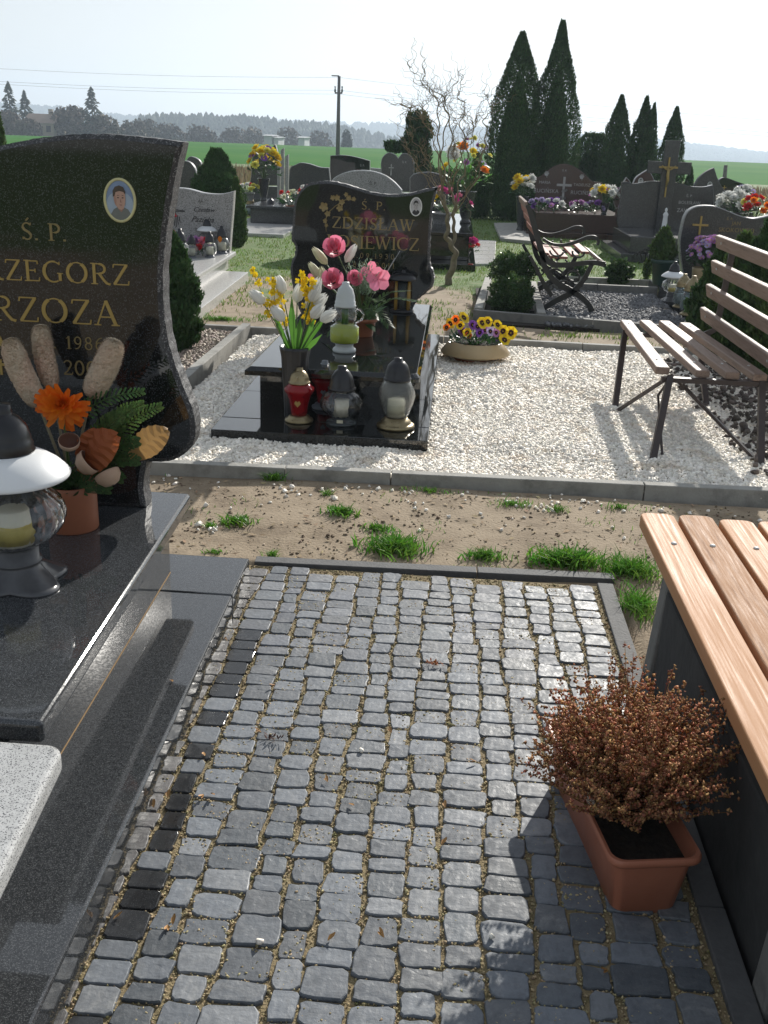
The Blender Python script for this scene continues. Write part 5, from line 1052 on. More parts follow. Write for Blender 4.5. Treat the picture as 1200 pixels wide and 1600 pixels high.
for px, py, h, k, l in ((282,407,.36,'bulb','large ribbed white glass lantern, leftmost on the pale grey grave'), (300,403,.27,'bulb','small round lantern right of the large ribbed one on the pale grey grave'), (328,402,.30,'bulb','round lantern with pointed black cap in the middle of the pale grey grave'),
    (347,396,.33,'bulb','grey lantern with an orange flame print, rightmost on the pale grey grave'), (325,393,.40,'milk','tall grey figure-like lantern behind the others on the pale grey grave')):
    p = at(px, py, .3); t = lantern(l, p, h, k)
    if 'flame' in l: obj('flame_print', MB().petal((p.x, p.y-.10, p.z+.13), (0, 0, 1), (0, -1, 0), .07, .05, 0), p_deep, t)
for px, py, h, k, l in ((1048,470,.42,'milk','dark grey lantern beside the green pot on the granite border slab'), (1064,480,.34,'brasscap','brass capped lantern behind the larger glass one on the border slab'), (1077,492,.38,'brasscap','largest clear lantern with brass cap on the granite border slab'), (1096,496,.26,'bulb','small black capped lantern at the end of the border slab behind the bench')):
    p = at(px, py, .12); lantern(l, p, h, k)
for px, py, h, k, l in ((423,345,.42,'facet','grey lantern left of its twin in front of the yellow bouquet'), (441,344,.42,'facet','grey lantern right of its twin in front of the yellow bouquet'), (391,338,.40,'brasscap','pale bluish lantern left of the yellow bouquet'), (455,342,.3,'bulb','small dark lantern beside the pair of grey lanterns near the middle headstone')):
    p = at(px, py, .06); lantern(l, p, h, k)
for px, py, h, k, l in ((855,322,.30,'facet','dark lantern left of the white cross on the brown double grave'), (884,320,.36,'clear','clear lantern with yellow cap in the middle of the brown double grave'), (922,325,.28,'facet','silver grey lantern right of the middle on the brown double grave')):
    p = at(px, py, .42); lantern(l, p, h, k)
# black tower lantern and white figurine at the big cross
p = at(1066, 366, .12); lantern('black box lantern at the foot of the tall granite cross', p, .42, 'temple')
p = Vector((aty(1039, 345, 17.6).x, 17.6, .36)); mb = MB(); mb.lathe([(.05,0),(.055,.02),(.045,.05),(.04,.15),(.035,.22),(.045,.25),(.03,.28),(.012,.29),(.022,.31),(.02,.34),(.001,.36)], p, 12)
o = obj('praying_figurine', mb, m_milk, origin=tuple(p)); props(o, 'small white praying figurine standing left of the black box lantern', 'figurine')
# ================================================================ TREES AND SHRUBS
def sprays(name, prof, base, H, n, size, mat, parent, lean=(0, 0), seed=0, up=.75, noise=.16, flat=1.0, squared=0, nz=.35):
    """foliage as many small pointed sprays spread through an uneven shell; prof(u)->radius at relative height u"""
    u = rng.uniform(0, 1, n)**.85; a = rng.uniform(0, 2*PI, n)
    Rm = np.interp(u, np.linspace(0, 1, len(prof)), prof)
    lump = 1+noise*np.sin(a*3+u*17+seed)+noise*.8*np.sin(a*5-u*31+seed*2)+noise*.7*np.sin(a*2+u*53+seed*3)
    if squared: lump = lump*(np.abs(np.cos(a))**squared+np.abs(np.sin(a))**squared)**(-1/squared)
    q = rng.uniform(.60, 1.03, n)**.5; r = Rm*lump*q
    P = np.stack([base[0]+r*np.cos(a)+lean[0]*u, base[1]+r*np.sin(a)*flat+lean[1]*u, base[2]+H*u+rng.normal(0, size*.5, n)], 1)
    out = np.stack([np.cos(a), np.sin(a), np.zeros(n)], 1); d = out*(1-up)+np.array([0, 0, up])+rng.normal(0, nz, (n, 3)); d /= np.linalg.norm(d, axis=1)[:, None]
    x = np.cross(d, out+rng.normal(0, .5, (n, 3))); x /= np.linalg.norm(x, axis=1)[:, None]+1e-9
    s = size*rng.uniform(.6, 1.35, n)[:, None]
    V = np.stack([P-d*s*.6, P+x*s*.33, P+d*s, P-x*s*.33], 1).reshape(-1, 3); i = np.arange(n)*4
    return npmesh(name, V, np.stack([i, i+1, i+2, i+3], 1), mat, parent=parent)
def thuja(label, px, pyt, pyb, wpx, Y, prof, n, mat=None, grp=None, name='thuja_tree', size=None, lean=(0, 0), squared=0, noise=.07, zb=0, cat='tree', up=.75, nz=.35):
    c = aty(px, pyb, Y); top = aty(px, pyt, Y); s = mpp(top); H = top.z-zb; w = wpx*s/2*1.18; pr = [p*w for p in prof]
    t = thing(name, label, cat, (top.x, Y, zb), grp)
    obj('trunk', MB().tube([(top.x, Y, zb-.05), (top.x, Y, zb+H*.8)], [max(.02, w*.10), .01], 7), m_bark, t)
    core = MB().lathe([(p*.62+.001, H*(.02+.78*i/(len(pr)-1))) for i, p in enumerate(pr)], (top.x, Y, zb), 12); obj('inner_growth', core, m_core, t)
    sprays('crown', pr, (top.x, Y, zb), H, int(n*1.9), size or max(.028, 2.6*s), mat or m_thuja, t, lean, seed=px, squared=squared, noise=noise, up=up, nz=nz)
    return t
cone = [.9, 1.0, 1.0, .99, .96, .91, .83, .70, .52, .30, .07]
slim = [.9, 1.0, 1.0, .99, .96, .91, .82, .69, .51, .29, .06]
thuja('tall dark thuja, left one of the joined pair behind the brown double grave', 817, 52, 352, 84, 24.0, cone, 15000, noise=.045)
thuja('tallest dark thuja, right one of the joined pair with a bent tip', 880, 34, 352, 78, 24.3, [.8, 1.0, 1.0, .98, .95, .90, .80, .64, .42, .22, .07], 15000, noise=.045)
thuja('broad cushion of thuja at the foot of the joined pair', 845, 215, 352, 150, 24.6, [.95, 1, 1, .95, .85, .7, .5, .3, .1], 9000)
thuja('dark slim thuja right of the clipped hedge block', 972, 150, 330, 48, 27, slim, 7000)
thuja('dark slim thuja with two tips behind the tall granite cross', 1011, 153, 330, 42, 27.2, slim, 6000)
thuja('narrow thuja leaning against the two tipped one, its right half', 1023, 163, 330, 26, 27.0, slim, 3000)
thuja('dark slim thuja directly right of the tall granite cross', 1058, 169, 330, 40, 28, slim, 6000)
thuja('small pointed thuja at the right arm of the granite cross', 1080, 263, 330, 18, 26, slim, 1500)
thuja('clipped dark thuja hedge block between the tall pair and the slim row', 929, 209, 330, 52, 28, [.95, 1, 1, 1, 1, 1, .98, .95, .8, .45], 6500, squared=5, noise=.04, name='clipped_thuja')
thuja('small pointed dark thuja right of the curly willow', 747, 240, 335, 36, 24, slim, 3500)
thuja('lighter slim thuja between the tall pair and the hedge block', 903, 228, 320, 12, 27.5, slim, 1200, m_thuja2)
thuja('rounded dense thuja bush behind the pale grey grave', 338, 234, 372, 72, 16.2, [.6, .85, .97, 1, 1, .97, .9, .78, .6, .4, .2], 11000, noise=.09, name='thuja_bush')
thuja('lighter thuja leaning at the right side of the round bush', 369, 280, 375, 28, 15.6, [.5, .9, 1, .95, .85, .7, .5, .3, .1], 4500, m_thuja2, name='thuja_bush')
thuja('dark thuja pressed against the near headstone', 262, 365, 545, 78, 7.7, [.5, .8, .95, 1, 1, .95, .9, .8, .62, .4, .15], 15000, size=.028, noise=.1, name='thuja_bush')
thuja('dark thuja at the very left edge beyond the near headstone', -6, 160, 330, 26, 14, slim, 2500, m_thuja2)
# thuja screen behind the slatted bench
for i, (px, pyt, w, Y, l) in enumerate(((1128, 392, 60, 8.9, 'low thuja at the left end of the screen behind the slatted bench'), (1165, 372, 70, 8.6, 'mid green thuja in the screen behind the slatted bench'), (1205, 350, 70, 8.4, 'tallest thuja of the screen behind the slatted bench at the right edge'), (1245, 345, 70, 7.9, 'outermost thuja of the screen behind the slatted bench, mostly out of the picture'))):
    thuja(l, px, pyt, 560, w, Y, [.8, .95, 1, 1, .95, .9, .8, .65, .5, .3, .12], 9000, m_thuja if i % 2 == 0 else m_thuja2, name='thuja_bush', size=.035, noise=.18)
# dark mulch and stones under it
n = 1500; X = 1.62+rng.uniform(0, .8, n)**.7; Y = rng.uniform(5.2, 8.2, n); stones('bark_mulch', np.stack([X, Y, .03+rng.uniform(0, .02, n)], 1), rng.uniform(.012, .042, n), M('bark mulch', [(.06,.05,.04), (.16,.13,.11)], 8, .9, island=.5), .5)
# windswept juniper
t = thing('juniper', 'ragged windswept juniper behind the heart-shaped headstone', 'tree', tuple(aty(640, 300, 24)) [:2]+(0,))
b = aty(646, 300, 24); obj('trunk', MB().tube([(b.x, 24, 0), (b.x+.05, 24, 1.0), (b.x-.05, 24, 1.7)], [.09, .06, .03], 7), m_bark, t)
P = []
for (px, py, rx, ry, k) in ((655,205,22,24,900), (652,240,24,22,900), (640,225,18,14,400), (620,232,18,6,350), (612,226,12,4,180), (662,270,18,20,500), (640,188,5,12,110), (652,184,5,12,110), (664,188,5,14,120)):
    c = aty(px, py, 24); s = mpp(c)
    for _ in range(k): v = rng.normal(size=3); v /= np.linalg.norm(v); v *= rng.uniform(.3, 1)**.5; P.append((c.x+v[0]*rx*s, 24+v[1]*rx*s*.8, c.z+v[2]*ry*s))
P = np.array(P); n = len(P); d = np.stack([rng.normal(.0, .4, n), rng.normal(0, .4, n), rng.uniform(.3, 1, n)], 1); d /= np.linalg.norm(d, axis=1)[:, None]; x = np.cross(d, rng.normal(size=(n, 3))); x /= np.linalg.norm(x, axis=1)[:, None]; s = rng.uniform(.05, .12, n)[:, None]
V = np.stack([P-d*s*.6, P+x*s*.3, P+d*s, P-x*s*.3], 1).reshape(-1, 3); i = np.arange(n)*4; npmesh('crown', V, np.stack([i, i+1, i+2, i+3], 1), m_juniper, parent=t)
# low hedge line in the distance right of the willow
thuja('long low hedge at the edge of the cemetery right of the willow', 705, 265, 300, 90, 30, [1, 1, 1, .9, .6], 3500, name='low_hedge', squared=4, cat='hedge')
# box bushes, small shrubs, potted conifers
def leafball(label, px, py, rx, rz, Y, n, name, mat, size, cat='shrub', stem=True, grp=None, zb=None, lvl=0):
    c = aty(px, py, Y); s = mpp(c); rx_, rz_ = rx*s, rz*s; zb = c.z-rz_ if zb is None else zb
    t = thing(name, label, cat, (c.x, Y, max(zb, 0)), grp)
    if stem: obj('stem', MB().tube([(c.x, Y, max(zb, 0)-.03), (c.x, Y, c.z)], [.012, .006], 6), m_bark, t)
    obj('inner_growth', MB().blob(c, rx_*.72, rx_*.72, rz_*.72, n=12, m=8, jit=.06), m_core, t)
    d = rng.normal(size=(n, 3)); d /= np.linalg.norm(d, axis=1)[:, None]
    lump = 1+.10*np.sin(d[:, 0]*9+px)+.10*np.sin(d[:, 2]*11+py)+.07*np.sin(d[:, 1]*17)
    P = np.array(c)+d*np.array([rx_, rx_, rz_])*(rng.uniform(.55, 1.0, n)**.5*lump)[:, None]
    g = d+rng.normal(0, .6, (n, 3))+np.array([0, 0, .4]); g /= np.linalg.norm(g, axis=1)[:, None]; x = np.cross(g, rng.normal(size=(n, 3))); x /= np.linalg.norm(x, axis=1)[:, None]; z = (size*rng.uniform(.6, 1.3, n))[:, None]
    V = np.stack([P-g*z*.5, P+x*z*.38, P+g*z*.6, P-x*z*.38], 1).reshape(-1, 3); i = np.arange(n)*4; npmesh('crown', V, np.stack([i, i+1, i+2, i+3], 1), mat, parent=t); return t
leafball('rounded box bush in front, in the kerbed bed left of the iron bench', 800, 463, 37, 32, 10.4, 5200, 'box_bush', m_box, .022)
leafball('rounded box bush at the back, in the kerbed bed left of the iron bench', 802, 421, 36, 28, 11.5, 4600, 'box_bush', m_box, .022)
leafball('small airy shrub behind the iron bench plot', 967, 425, 22, 20, 13.0, 1300, 'small_shrub', m_box, .035)
leafball('tiny shrub seen between the seat and legs of the iron bench', 905, 425, 14, 14, 13.2, 500, 'small_shrub', m_box, .03)
leafball('tiny light green shrub left of the green pot', 1012, 420, 8, 16, 13.3, 400, 'small_shrub', m_thuja2, .03)
leafball('small rusty red shrub at the foot of the dark thuja near the near headstone', 292, 478, 14, 22, 8.3, 420, 'rusty_shrub', m_heath2, .025)
# ground cover in the bed
# ================================================================ POTS
def pot(label, p, r, h, mat, name='flower_pot', taper=.72, cat='pot', rim=True, n=24):
    p = Vector(p); t = thing(name, label, cat, tuple(p))
    pr = [(r*taper, 0), (r*taper+.002, .004), (r*.96, h*.82)]+([(r*1.06, h*.83), (r*1.08, h*.98), (r*1.04, h), (r*.94, h)] if rim else [(r, h*.99), (r*.96, h), (r*.93, h)])+[(r*.9, h*.86)]
    obj('shell', MB().lathe(pr, p, n), mat, t); obj('soil', MB().lathe([(.001, h*.88), (r*.9, h*.86)][::-1], p, n), m_soil, t); return t
c = at(1036, 456, .05); k = mpp(c); gp = Vector((c.x, c.y+.12, .12)); m_gpot = M('dark green pot', [(.012,.04,.035), (.02,.055,.045)], 10, .4)
pot('dark green plastic pot with a small conifer at the end of the border slab', gp, .15, .29, m_gpot)
thuja('small soft conifer growing in the dark green pot', 1040, 360, 400, 34, gp.y, [.4, .8, 1, .95, .8, .6, .4, .15], 2600, m_thuja2, name='potted_conifer', size=.035, zb=.36, cat='plant')
# ================================================================ FLOWERS
_heads = {}
def head_mesh(kind, mat, mat2=None):
    key = (kind, mat.name)
    if key in _heads: return _heads[key]
    mb = MB()
    if kind == 'mum':
        for ring, (nn, tl, L_, w) in enumerate(((11, 1.45, 1.0, .42), (11, 1.05, .92, .40), (9, .7, .75, .36), (6, .35, .55, .32))):
            for i in range(nn):
                a = 2*PI*(i+ring*.5)/nn+random.uniform(-.15, .15); d = Vector((math.cos(a)*math.sin(tl), math.sin(a)*math.sin(tl), math.cos(tl))); mb.petal((0, 0, 0), d, (-d.x*.3, -d.y*.3, 1), L_*random.uniform(.85, 1.1), w, .15, cup=.15)
    elif kind == 'tulip':
        for r_ in range(2):
            for i in range(3):
                a = 2*PI*(i+.5*r_)/3; o_ = Vector((math.cos(a), math.sin(a), 0))
                P = []; 
                for z, rad, w in ((-1, .1, .2), (-.6, .62, .5), (0, .74-.06*r_, .62), (.6, .55, .50), (1.0, .28, .16)):
                    for q in (-1, -.5, 0, .5, 1): b_ = a+q*w*1.1; P.append((rad*math.cos(b_), rad*math.sin(b_), z-(abs(q)**2)*.12*(z > .3)))
                mb.add(P, [(i_*5+j, i_*5+j+1, i_*5+6+j, i_*5+5+j) for i_ in range(4) for j in range(4)], 0, True)
    elif kind == 'rose':
        for ring, (nn, rad, z0, z1, fl) in enumerate(((3, .16, -.2, .85, .0), (4, .34, -.3, .85, .05), (5, .56, -.45, .75, .16), (5, .78, -.55, .5, .34))):
            for i in range(nn):
                a = 2*PI*(i+ring*.4)/nn; P = []
                for t in range(4):
                    u = t/3; z = z0+(z1-z0)*u; rr_ = rad*(.35+.65*min(1, u*1.6))+fl*max(0, u-.6)*1.5
                    for q in (-1, -.5, 0, .5, 1): b_ = a+q*(.95*2*PI/nn)*.62*(1-.25*u*abs(q)); P.append((rr_*math.cos(b_), rr_*math.sin(b_), z-(abs(q)**2)*.18*u))
                mb.add(P, [(i_*5+j, i_*5+j+1, i_*5+6+j, i_*5+5+j) for i_ in range(3) for j in range(4)], 0, True)
    elif kind == 'pansy':
        for i, (a, L_) in enumerate(((90, 1.0), (40, .95), (140, .95), (-30, .9), (210, .9), (270, 1.1))):
            d = Vector((math.cos(R(a)), math.sin(R(a)), .12)); mb.petal((0, 0, .02*i), d, (0, 0, 1), L_, 1.0, .12, tip=.85)
            mb.petal((0, 0, .06+.02*i), d, (0, 0, 1), L_*.5, .42, .1, mi=1, tip=.6)
        mb.blob((0, 0, .16), .10, mi=2, n=6, m=4)
    elif kind == 'daisy':
        for i in range(12): a = 2*PI*i/12; mb.petal((0, 0, 0), (math.cos(a), math.sin(a), .25), (0, 0, 1), 1.0, .42, .1, tip=.6)
        mb.blob((0, 0, .12), .25, .25, .15, mi=1, n=8, m=4)
    me = bpy.data.meshes.new('flower'); me.from_pydata(mb.v, [], mb.f); me.materials.append(mat)
    if kind == 'pansy': me.materials.append(mat2 or p_dark); me.materials.append(p_yellow)
    if kind == 'daisy': me.materials.append(p_yellow)
    me.polygons.foreach_set('material_index', mb.m); me.polygons.foreach_set('use_smooth', mb.sm); me.update(); _heads[key] = me; return me
def face(d): return Vector(d).to_track_quat('Z', 'Y').to_euler()
def head(parent, kind, mat, p, r, d, mat2=None, name='flower', jit=.25):
    d = Vector(d)+Vector([random.gauss(0, jit) for _ in range(3)]); return share(name, head_mesh(kind, mat, mat2), parent, p, face(d), r)
def bouquet(label, p, items, rr_, hh, foliage=m_leafd, nleaf=120, name='bouquet', cat='flowers', lsize=.05, spread=1.0, zlow=.0):
    """items: list of (kind, material, count, radius); heads over a dome of half-width rr_ and height hh above p"""
    p = Vector(p); t = thing(name, label, cat, tuple(p)); st = MB(); tot = sum(i[2] for i in items); k = 0; ga = 2.399
    order = [it for it in items for _ in range(it[2])]; random.shuffle(order)
    for it in order:
        u = (k+.5)/tot; a = ga*k*1.0+random.uniform(-.3, .3); rad = rr_*math.sqrt(u)*random.uniform(.85, 1.05); z = hh*(1-.55*u*u)*random.uniform(.9, 1.08)
        q = p+Vector((rad*math.cos(a), rad*math.sin(a), z)); d = Vector((math.cos(a)*u*.9, math.sin(a)*u*.9-.35, .75)); head(t, it[0], it[1], q, it[3]*random.uniform(.85, 1.15), d)
        st.tube([p+Vector((0, 0, zlow)), p+Vector((rad*.4*math.cos(a), rad*.4*math.sin(a), z*.55)), q-Vector((0, 0, it[3]*.3))], .003, 4, cap=False); k += 1
    obj('stems', st, m_stem, t)
    lf = MB()
    for _ in range(nleaf):
        a = random.uniform(0, 2*PI); u = random.random()**.5; q = p+Vector((rr_*u*.9*math.cos(a), rr_*u*.9*math.sin(a), hh*random.uniform(.25, .85)*(1-.4*u*u))); d = Vector((math.cos(a), math.sin(a), random.uniform(-.3, 1.0)))
        lf.petal(q, d, (random.gauss(0, .4), random.gauss(0, .4), 1), lsize*random.uniform(.6, 1.3), lsize*.4, random.uniform(-.3, .2), tip=.05)
    obj('foliage', lf, foliage, t, kind='stuff'); return t
def urn(label, p, r, h, mat=m_dgran, flutes=0):
    p = Vector(p); t = thing('vase', label, 'vase', tuple(p)); md = (lambda a, z: 1+.04*math.cos(flutes*a)) if flutes else None
    obj('body', MB().lathe([(r*.5, 0), (r*.55, .01), (r*.5, .03), (r*.38, h*.12), (r*.55, h*.25), (r*.72, h*.6), (r*.9, h*.97), (r, h), (r*.85, h), (r*.7, h*.85)], p, 32, mod=md), mat, t); return t
# -- tulips and forsythia in the black fluted vase
YV = 5.655; vq = aty(461, 541, YV); vp = Vector((vq.x, YV, .08)); vh = vq.z-.08
v_ = thing('vase', 'black fluted plastic vase holding the white tulips before the middle grave', 'vase', (vp.x, vp.y, .08))
obj('body', MB().lathe([(.055, 0), (.058, .01), (.060, vh*.2), (.076, vh*.85), (.084, vh*.95), (.086, vh), (.076, vh), (.070, vh*.9)], (vp.x, vp.y, .08), 48, mod=lambda a, z: 1+.035*math.cos(12*a)), m_plblack, v_)
tb = thing('tulip_bouquet', 'white tulips with yellow forsythia sprigs in the black vase', 'flowers', (vp.x, vp.y, .08+vh*.85)); base = Vector((vp.x, vp.y, .08+vh*.8))
def tulip(px, py, dy, tilt, r=.047, mat=p_white):
    q = aty(px, py, vp.y+dy); d = (q-base); d.y *= .5; d = d.normalized()+Vector((tilt, 0, 0)); h = head(tb, 'tulip', mat, q, (r*.95, r*.95, r*1.15), d, name='tulip', jit=.05)
    st = MB(); m1 = base.lerp(q, .5)+Vector((0, 0, .03)); st.tube([base, m1, q-d.normalized()*r*.9], .0035, 5, cap=False); obj('stalk', st, m_stem, tb)
for a in ((402,464,0,-.4), (438,445,.02,-.1), (466,458,.06,.1), (431,462,.05,-.2), (434,490,-.05,-.5), (492,458,.0,.3), (500,470,.03,.5), (496,486,-.03,.4), (513,494,-.05,.9), (493,447,.03,.2), (430,502,.02,-.2) if False else (486,472,.05,.2)): tulip(*a)
fs_ = []
for pts in (((448,560),(425,500),(408,455),(394,422)), ((450,560),(436,505),(428,460),(424,428)), ((462,560),(478,500),(482,460),(470,430)), ((465,560),(485,505),(492,470),(486,440)), ((455,560),(447,520),(441,480),(437,440))):
    P = [aty(x, y, vp.y+random.uniform(-.03, .05)) for x, y in pts]; P[0] = base; mb = MB().tube(P, [.003, .0025, .002, .0015], 5, cap=False); obj('forsythia_twig', mb, m_bark, tb); fl = MB()
    for _ in range(16 if pts[0][0] < 460 else 34):
        t_ = random.uniform(.35, 1)*2.99; j = int(t_); q = P[j].lerp(P[j+1], t_-j)+Vector([random.gauss(0, .010) for _ in range(3)])
        for k2 in range(4): a = k2*PI/2+random.random(); fl.petal(q, (math.cos(a), -.5, math.sin(a)), (0, -1, .1), .020, .014, .2)
    obj('forsythia_blossom', fl, p_yellow, tb, kind='stuff')
for (x1, y1, w, dy) in ((452,450,.04,-.02), (470,480,.045,-.04), (498,478,.035,.0), (424,470,.03,.02), (440,505,.03,-.05), (515,470,.03,.03), (505,505,.03,-.03)):
    q = aty(x1, y1+15, vp.y+dy); d = q-base; lf = MB(); n_l = Vector((random.uniform(-.3, .3), -1, .2)); lf.petal(base, d, n_l, d.length, w, random.uniform(-.15, .15), cup=.15, tip=.05); obj('leaf', lf, m_leaf, tb)
# -- pink rose arrangement in a pot on the middle grave
ap = at(560, 505, ZT); ap.y = 6.9; ap.z = ZT; pc = Vector((aty(568, 480, 6.9).x, 6.9, ZT))
pot('brown pot of the pink rose arrangement on the middle grave', pc, .09, .12, m_terra2)
ra = thing('rose_arrangement', 'pink roses, white lilies, orchids and palm fronds arranged on the middle grave', 'flowers', (pc.x, pc.y, ZT+.11)); rb = Vector((pc.x, pc.y, ZT+.1))
def put(kind, mat, px, py, dy, r, d, name): q = aty(px, py, 6.9+dy); head(ra, kind, mat, q, r, d, name=name, jit=.08); obj('stem', MB().tube([rb, rb.lerp(q, .6)+Vector((0, 0, .03)), q], .004, 5, cap=False), m_stem, ra)
put('rose', p_pink, 523, 388, -.05, .078, (-.1, -.9, .6), 'rose'); put('rose', p_pink, 520, 438, -.20, .074, (-.1, -.9, .5), 'rose'); put('rose', p_pink, 553, 436, -.10, .056, (.3, -.8, .5), 'rose')
def blossom(px, py, dy, r, mat, name, n=5, L_=1.3, d0=(0, -1, .2)):
    q = aty(px, py, 6.9+dy); mb = MB(); d0 = Vector(d0).normalized(); x = d0.cross(Vector((0, 0, 1))).normalized(); y = x.cross(d0)
    for i in range(n): a = 2*PI*i/n+random.random()*.4; mb.petal(q, x*math.cos(a)+y*math.sin(a)+d0*.25, d0, r*L_, r*1.1, .15, tip=.5, cup=.1)
    obj(name, mb, mat, ra); obj('stem', MB().tube([rb, rb.lerp(q, .6)+Vector((0, 0, .03)), q], .004, 5, cap=False), m_stem, ra)
blossom(590, 436, -.10, .07, p_pink, 'orchid', 5, 1.2, (.3, -1, .1)); blossom(580, 425, -.05, .055, p_pink, 'orchid', 4, 1.3); blossom(556, 435, -.1, .035, p_pink, 'orchid', 5); blossom(490, 432, .0, .03, p_pink, 'orchid', 4)
for px, py, dx in ((500, 400, -1.0), (548, 396, .7), (493, 424, -.8), (505, 432, -.2)):
    q = aty(px, py, 6.88); d = Vector((dx*.6, -.3, .7)); share('lily', head_mesh('tulip', p_cream if dx < 0 else p_white), ra, q, face(d), (.042, .042, .075))
    mb = MB().tube([rb, q-d*.05], .004, 5); obj('stem', mb, m_stem, ra)
mb = MB()
for _ in range(95):      # fluffy silver green filler
    a = random.uniform(0, 2*PI); q0 = rb+Vector((random.gauss(0, .03), random.gauss(0, .03), .15)); L_ = random.uniform(.12, .30); d = Vector((math.cos(a)*random.uniform(.1, .75), math.sin(a)*.4-.1, 1)).normalized()
    for k in range(9): q = q0+d*L_*(.25+.75*k/9); s1 = Vector([random.gauss(0, 1) for _ in range(3)]).normalized(); mb.petal(q, s1+d, d, .022, .007, .1)
obj('filler_sprigs', mb, m_silverleaf, ra, kind='stuff')
for (px, py, L_, sgn) in ((640, 455, 1, 1), (615, 508, 1, 1), (655, 470, 1, 1), (590, 495, 1, 1), (520, 520, 1, -1), (600, 470, 1, 1)):
    q = aty(px-8, py, 6.7); mid = rb.lerp(q, .5)+Vector((0, 0, .07)); path = smooth_path([tuple(rb), tuple(mid), tuple(q)], 6); mb = MB().tube(path, .003, 4, cap=False)
    for k in range(2, len(path)):
        c_ = Vector(path[k]); d = (Vector(path[k])-Vector(path[k-1])).normalized()
        for s in (-1, 1):
            for e in (0, .5): cc = c_-d*e*.02; x = Vector((0, 0, 1)).cross(d).normalized()*s; mb.petal(cc, x*.8+d*.9+Vector((0, 0, .12)), (0, 0, 1), .085*(1.1-.5*k/len(path)), .011, -.12, tip=.05)
    obj('palm_frond', mb, m_palm, ra)
mb = MB()
for _ in range(26): a = random.uniform(0, 2*PI); mb.petal(rb, (math.cos(a), math.sin(a), random.uniform(.0, .9)), (0, 0, 1), random.uniform(.13, .20), .06, -.25, tip=.05)
obj('foliage', mb, m_leafd, ra, kind='stuff')
for px, py in ((625, 392), (617, 403)): q = aty(px, py, 6.9); obj('bare_twig', MB().tube([rb+Vector((.05, 0, .15)), q], .0015, 4), m_silver, ra)
# -- bowl of pansies
c = at(742, 570, .02); c.y += .18; c.z = .03; bw = thing('flower_bowl', 'oval tan bowl on a brown foot standing on the white gravel beside the middle grave', 'bowl', tuple(c)); k = mpp(c)
bowl = MB().lathe([(.10, 0), (.16, .015), (.262, .045), (.268, .055), (.205, .135), (.20, .140), (.19, .135), (.18, .11)], c, 40); obj('bowl', bowl, m_tan, bw); obj('foot', MB().lathe([(.15, -.02), (.17, .012)], c, 32), m_terra2, bw); obj('soil', MB().lathe([(.188, .115), (.001, .125)], c, 24), m_soil, bw)
pn = thing('pansies', 'yellow and purple pansies filling the tan bowl', 'flowers', (c.x, c.y, c.z+.12)); 
for px, py, mt, r in ((703,506,p_yellow,.030),(698,512,p_orange,.022),(712,500,p_orange,.026),(724,497,p_yellow,.034),(719,509,p_yellow,.026),(753,505,p_yellow,.032),(762,503,p_yellow,.028),(777,508,p_yellow,.028),(786,518,p_yellow,.034),(798,521,p_yellow,.038),(788,532,p_yellow,.034),(730,520,p_yellow,.026),(738,508,p_purple,.026),(746,511,p_purple,.026),(722,518,p_purple,.026),(717,524,p_lilac,.024),(750,520,p_purple,.024),(758,517,p_violet,.024),(766,518,p_lilac,.024),(776,525,p_purple,.028),(775,520,p_violet,.022),(748,523,p_white,.018),(732,524,p_orange,.02)):
    q = aty(px, py, c.y-.10+random.uniform(-.06, .10)); head(pn, 'pansy', mt, q, r*1.4, (random.uniform(-.2, .5), -.9, .55), jit=.15)
mb = MB()
for _ in range(420): a = random.uniform(0, 2*PI); u = random.random()**.5; q = c+Vector((.20*u*math.cos(a), .19*u*math.sin(a), .12+random.uniform(0, .10)*(1-.4*u))); mb.petal(q, (math.cos(a)*.6, math.sin(a)*.6, random.uniform(.1, 1)), (random.gauss(0, .5), -.5, 1), .035, .016, .05, tip=.2)
obj('foliage', mb, m_leafd, pn, kind='stuff')
# -- seed cones, orange flower and leaves in a terracotta pot on the near grave
pp = at(100, 838, ZS); pp.y += .085; pot('terracotta pot with a banded rim standing behind the big lantern', pp, .082, .15, m_terra2, rim=False, taper=.95)
ob = Vector((pp.x, pp.y, ZS+.13)); oa = thing('dried_arrangement', 'dusty pink seed cones, an orange flower and dry leaves in the terracotta pot', 'flowers', tuple(ob)); YO = pp.y
def conefl(pts, wpx):
    P = [aty(x, y, YO+dy) for x, y, dy in pts]; s = mpp(P[0]); sp2 = smooth_path([tuple(q) for q in P], 16); m_ = len(sp2)
    rad = [max(.0015, wpx*s/2*(1-abs(2*((i/(m_-1))-.5))**2.9)**.5*(1.0+.12*(i/(m_-1)))) for i in range(m_)]
    mb = MB().tube(sp2, rad, 30); ca = Vector(sp2[0])
    for i in range(len(mb.v)):      # knobbly rows of tiny buds
        r_ = i//30; j = i % 30
        if r_ < m_: c_ = Vector(sp2[r_]); q_ = Vector(mb.v[i])-c_; mb.v[i] = tuple(c_+q_*(1+.045*math.sin(j*PI/1.5+r_*2.1)+random.uniform(-.045, .05)))
    for i in range(4200):      # short soft bristles
        t_ = random.uniform(0, m_-1.01); j = int(t_); q = Vector(sp2[j]).lerp(Vector(sp2[j+1]), t_-j); rd = rad[j]+(rad[j+1]-rad[j])*(t_-j); ax = (Vector(sp2[j+1])-Vector(sp2[j])).normalized()
        o_ = Vector([random.gauss(0, 1) for _ in range(3)]); o_ = (o_-ax*o_.dot(ax)).normalized(); x = o_.cross(ax); b_ = q+o_*rd*.96; mb.add([b_-x*.0014, b_+x*.0014, b_+o_*.0065-ax*.003], [(0, 1, 2)])
    obj('seed_cone', mb, m_banks, oa); obj('stalk', MB().tube([ob, P[-1]], .005, 5), m_bark, oa)
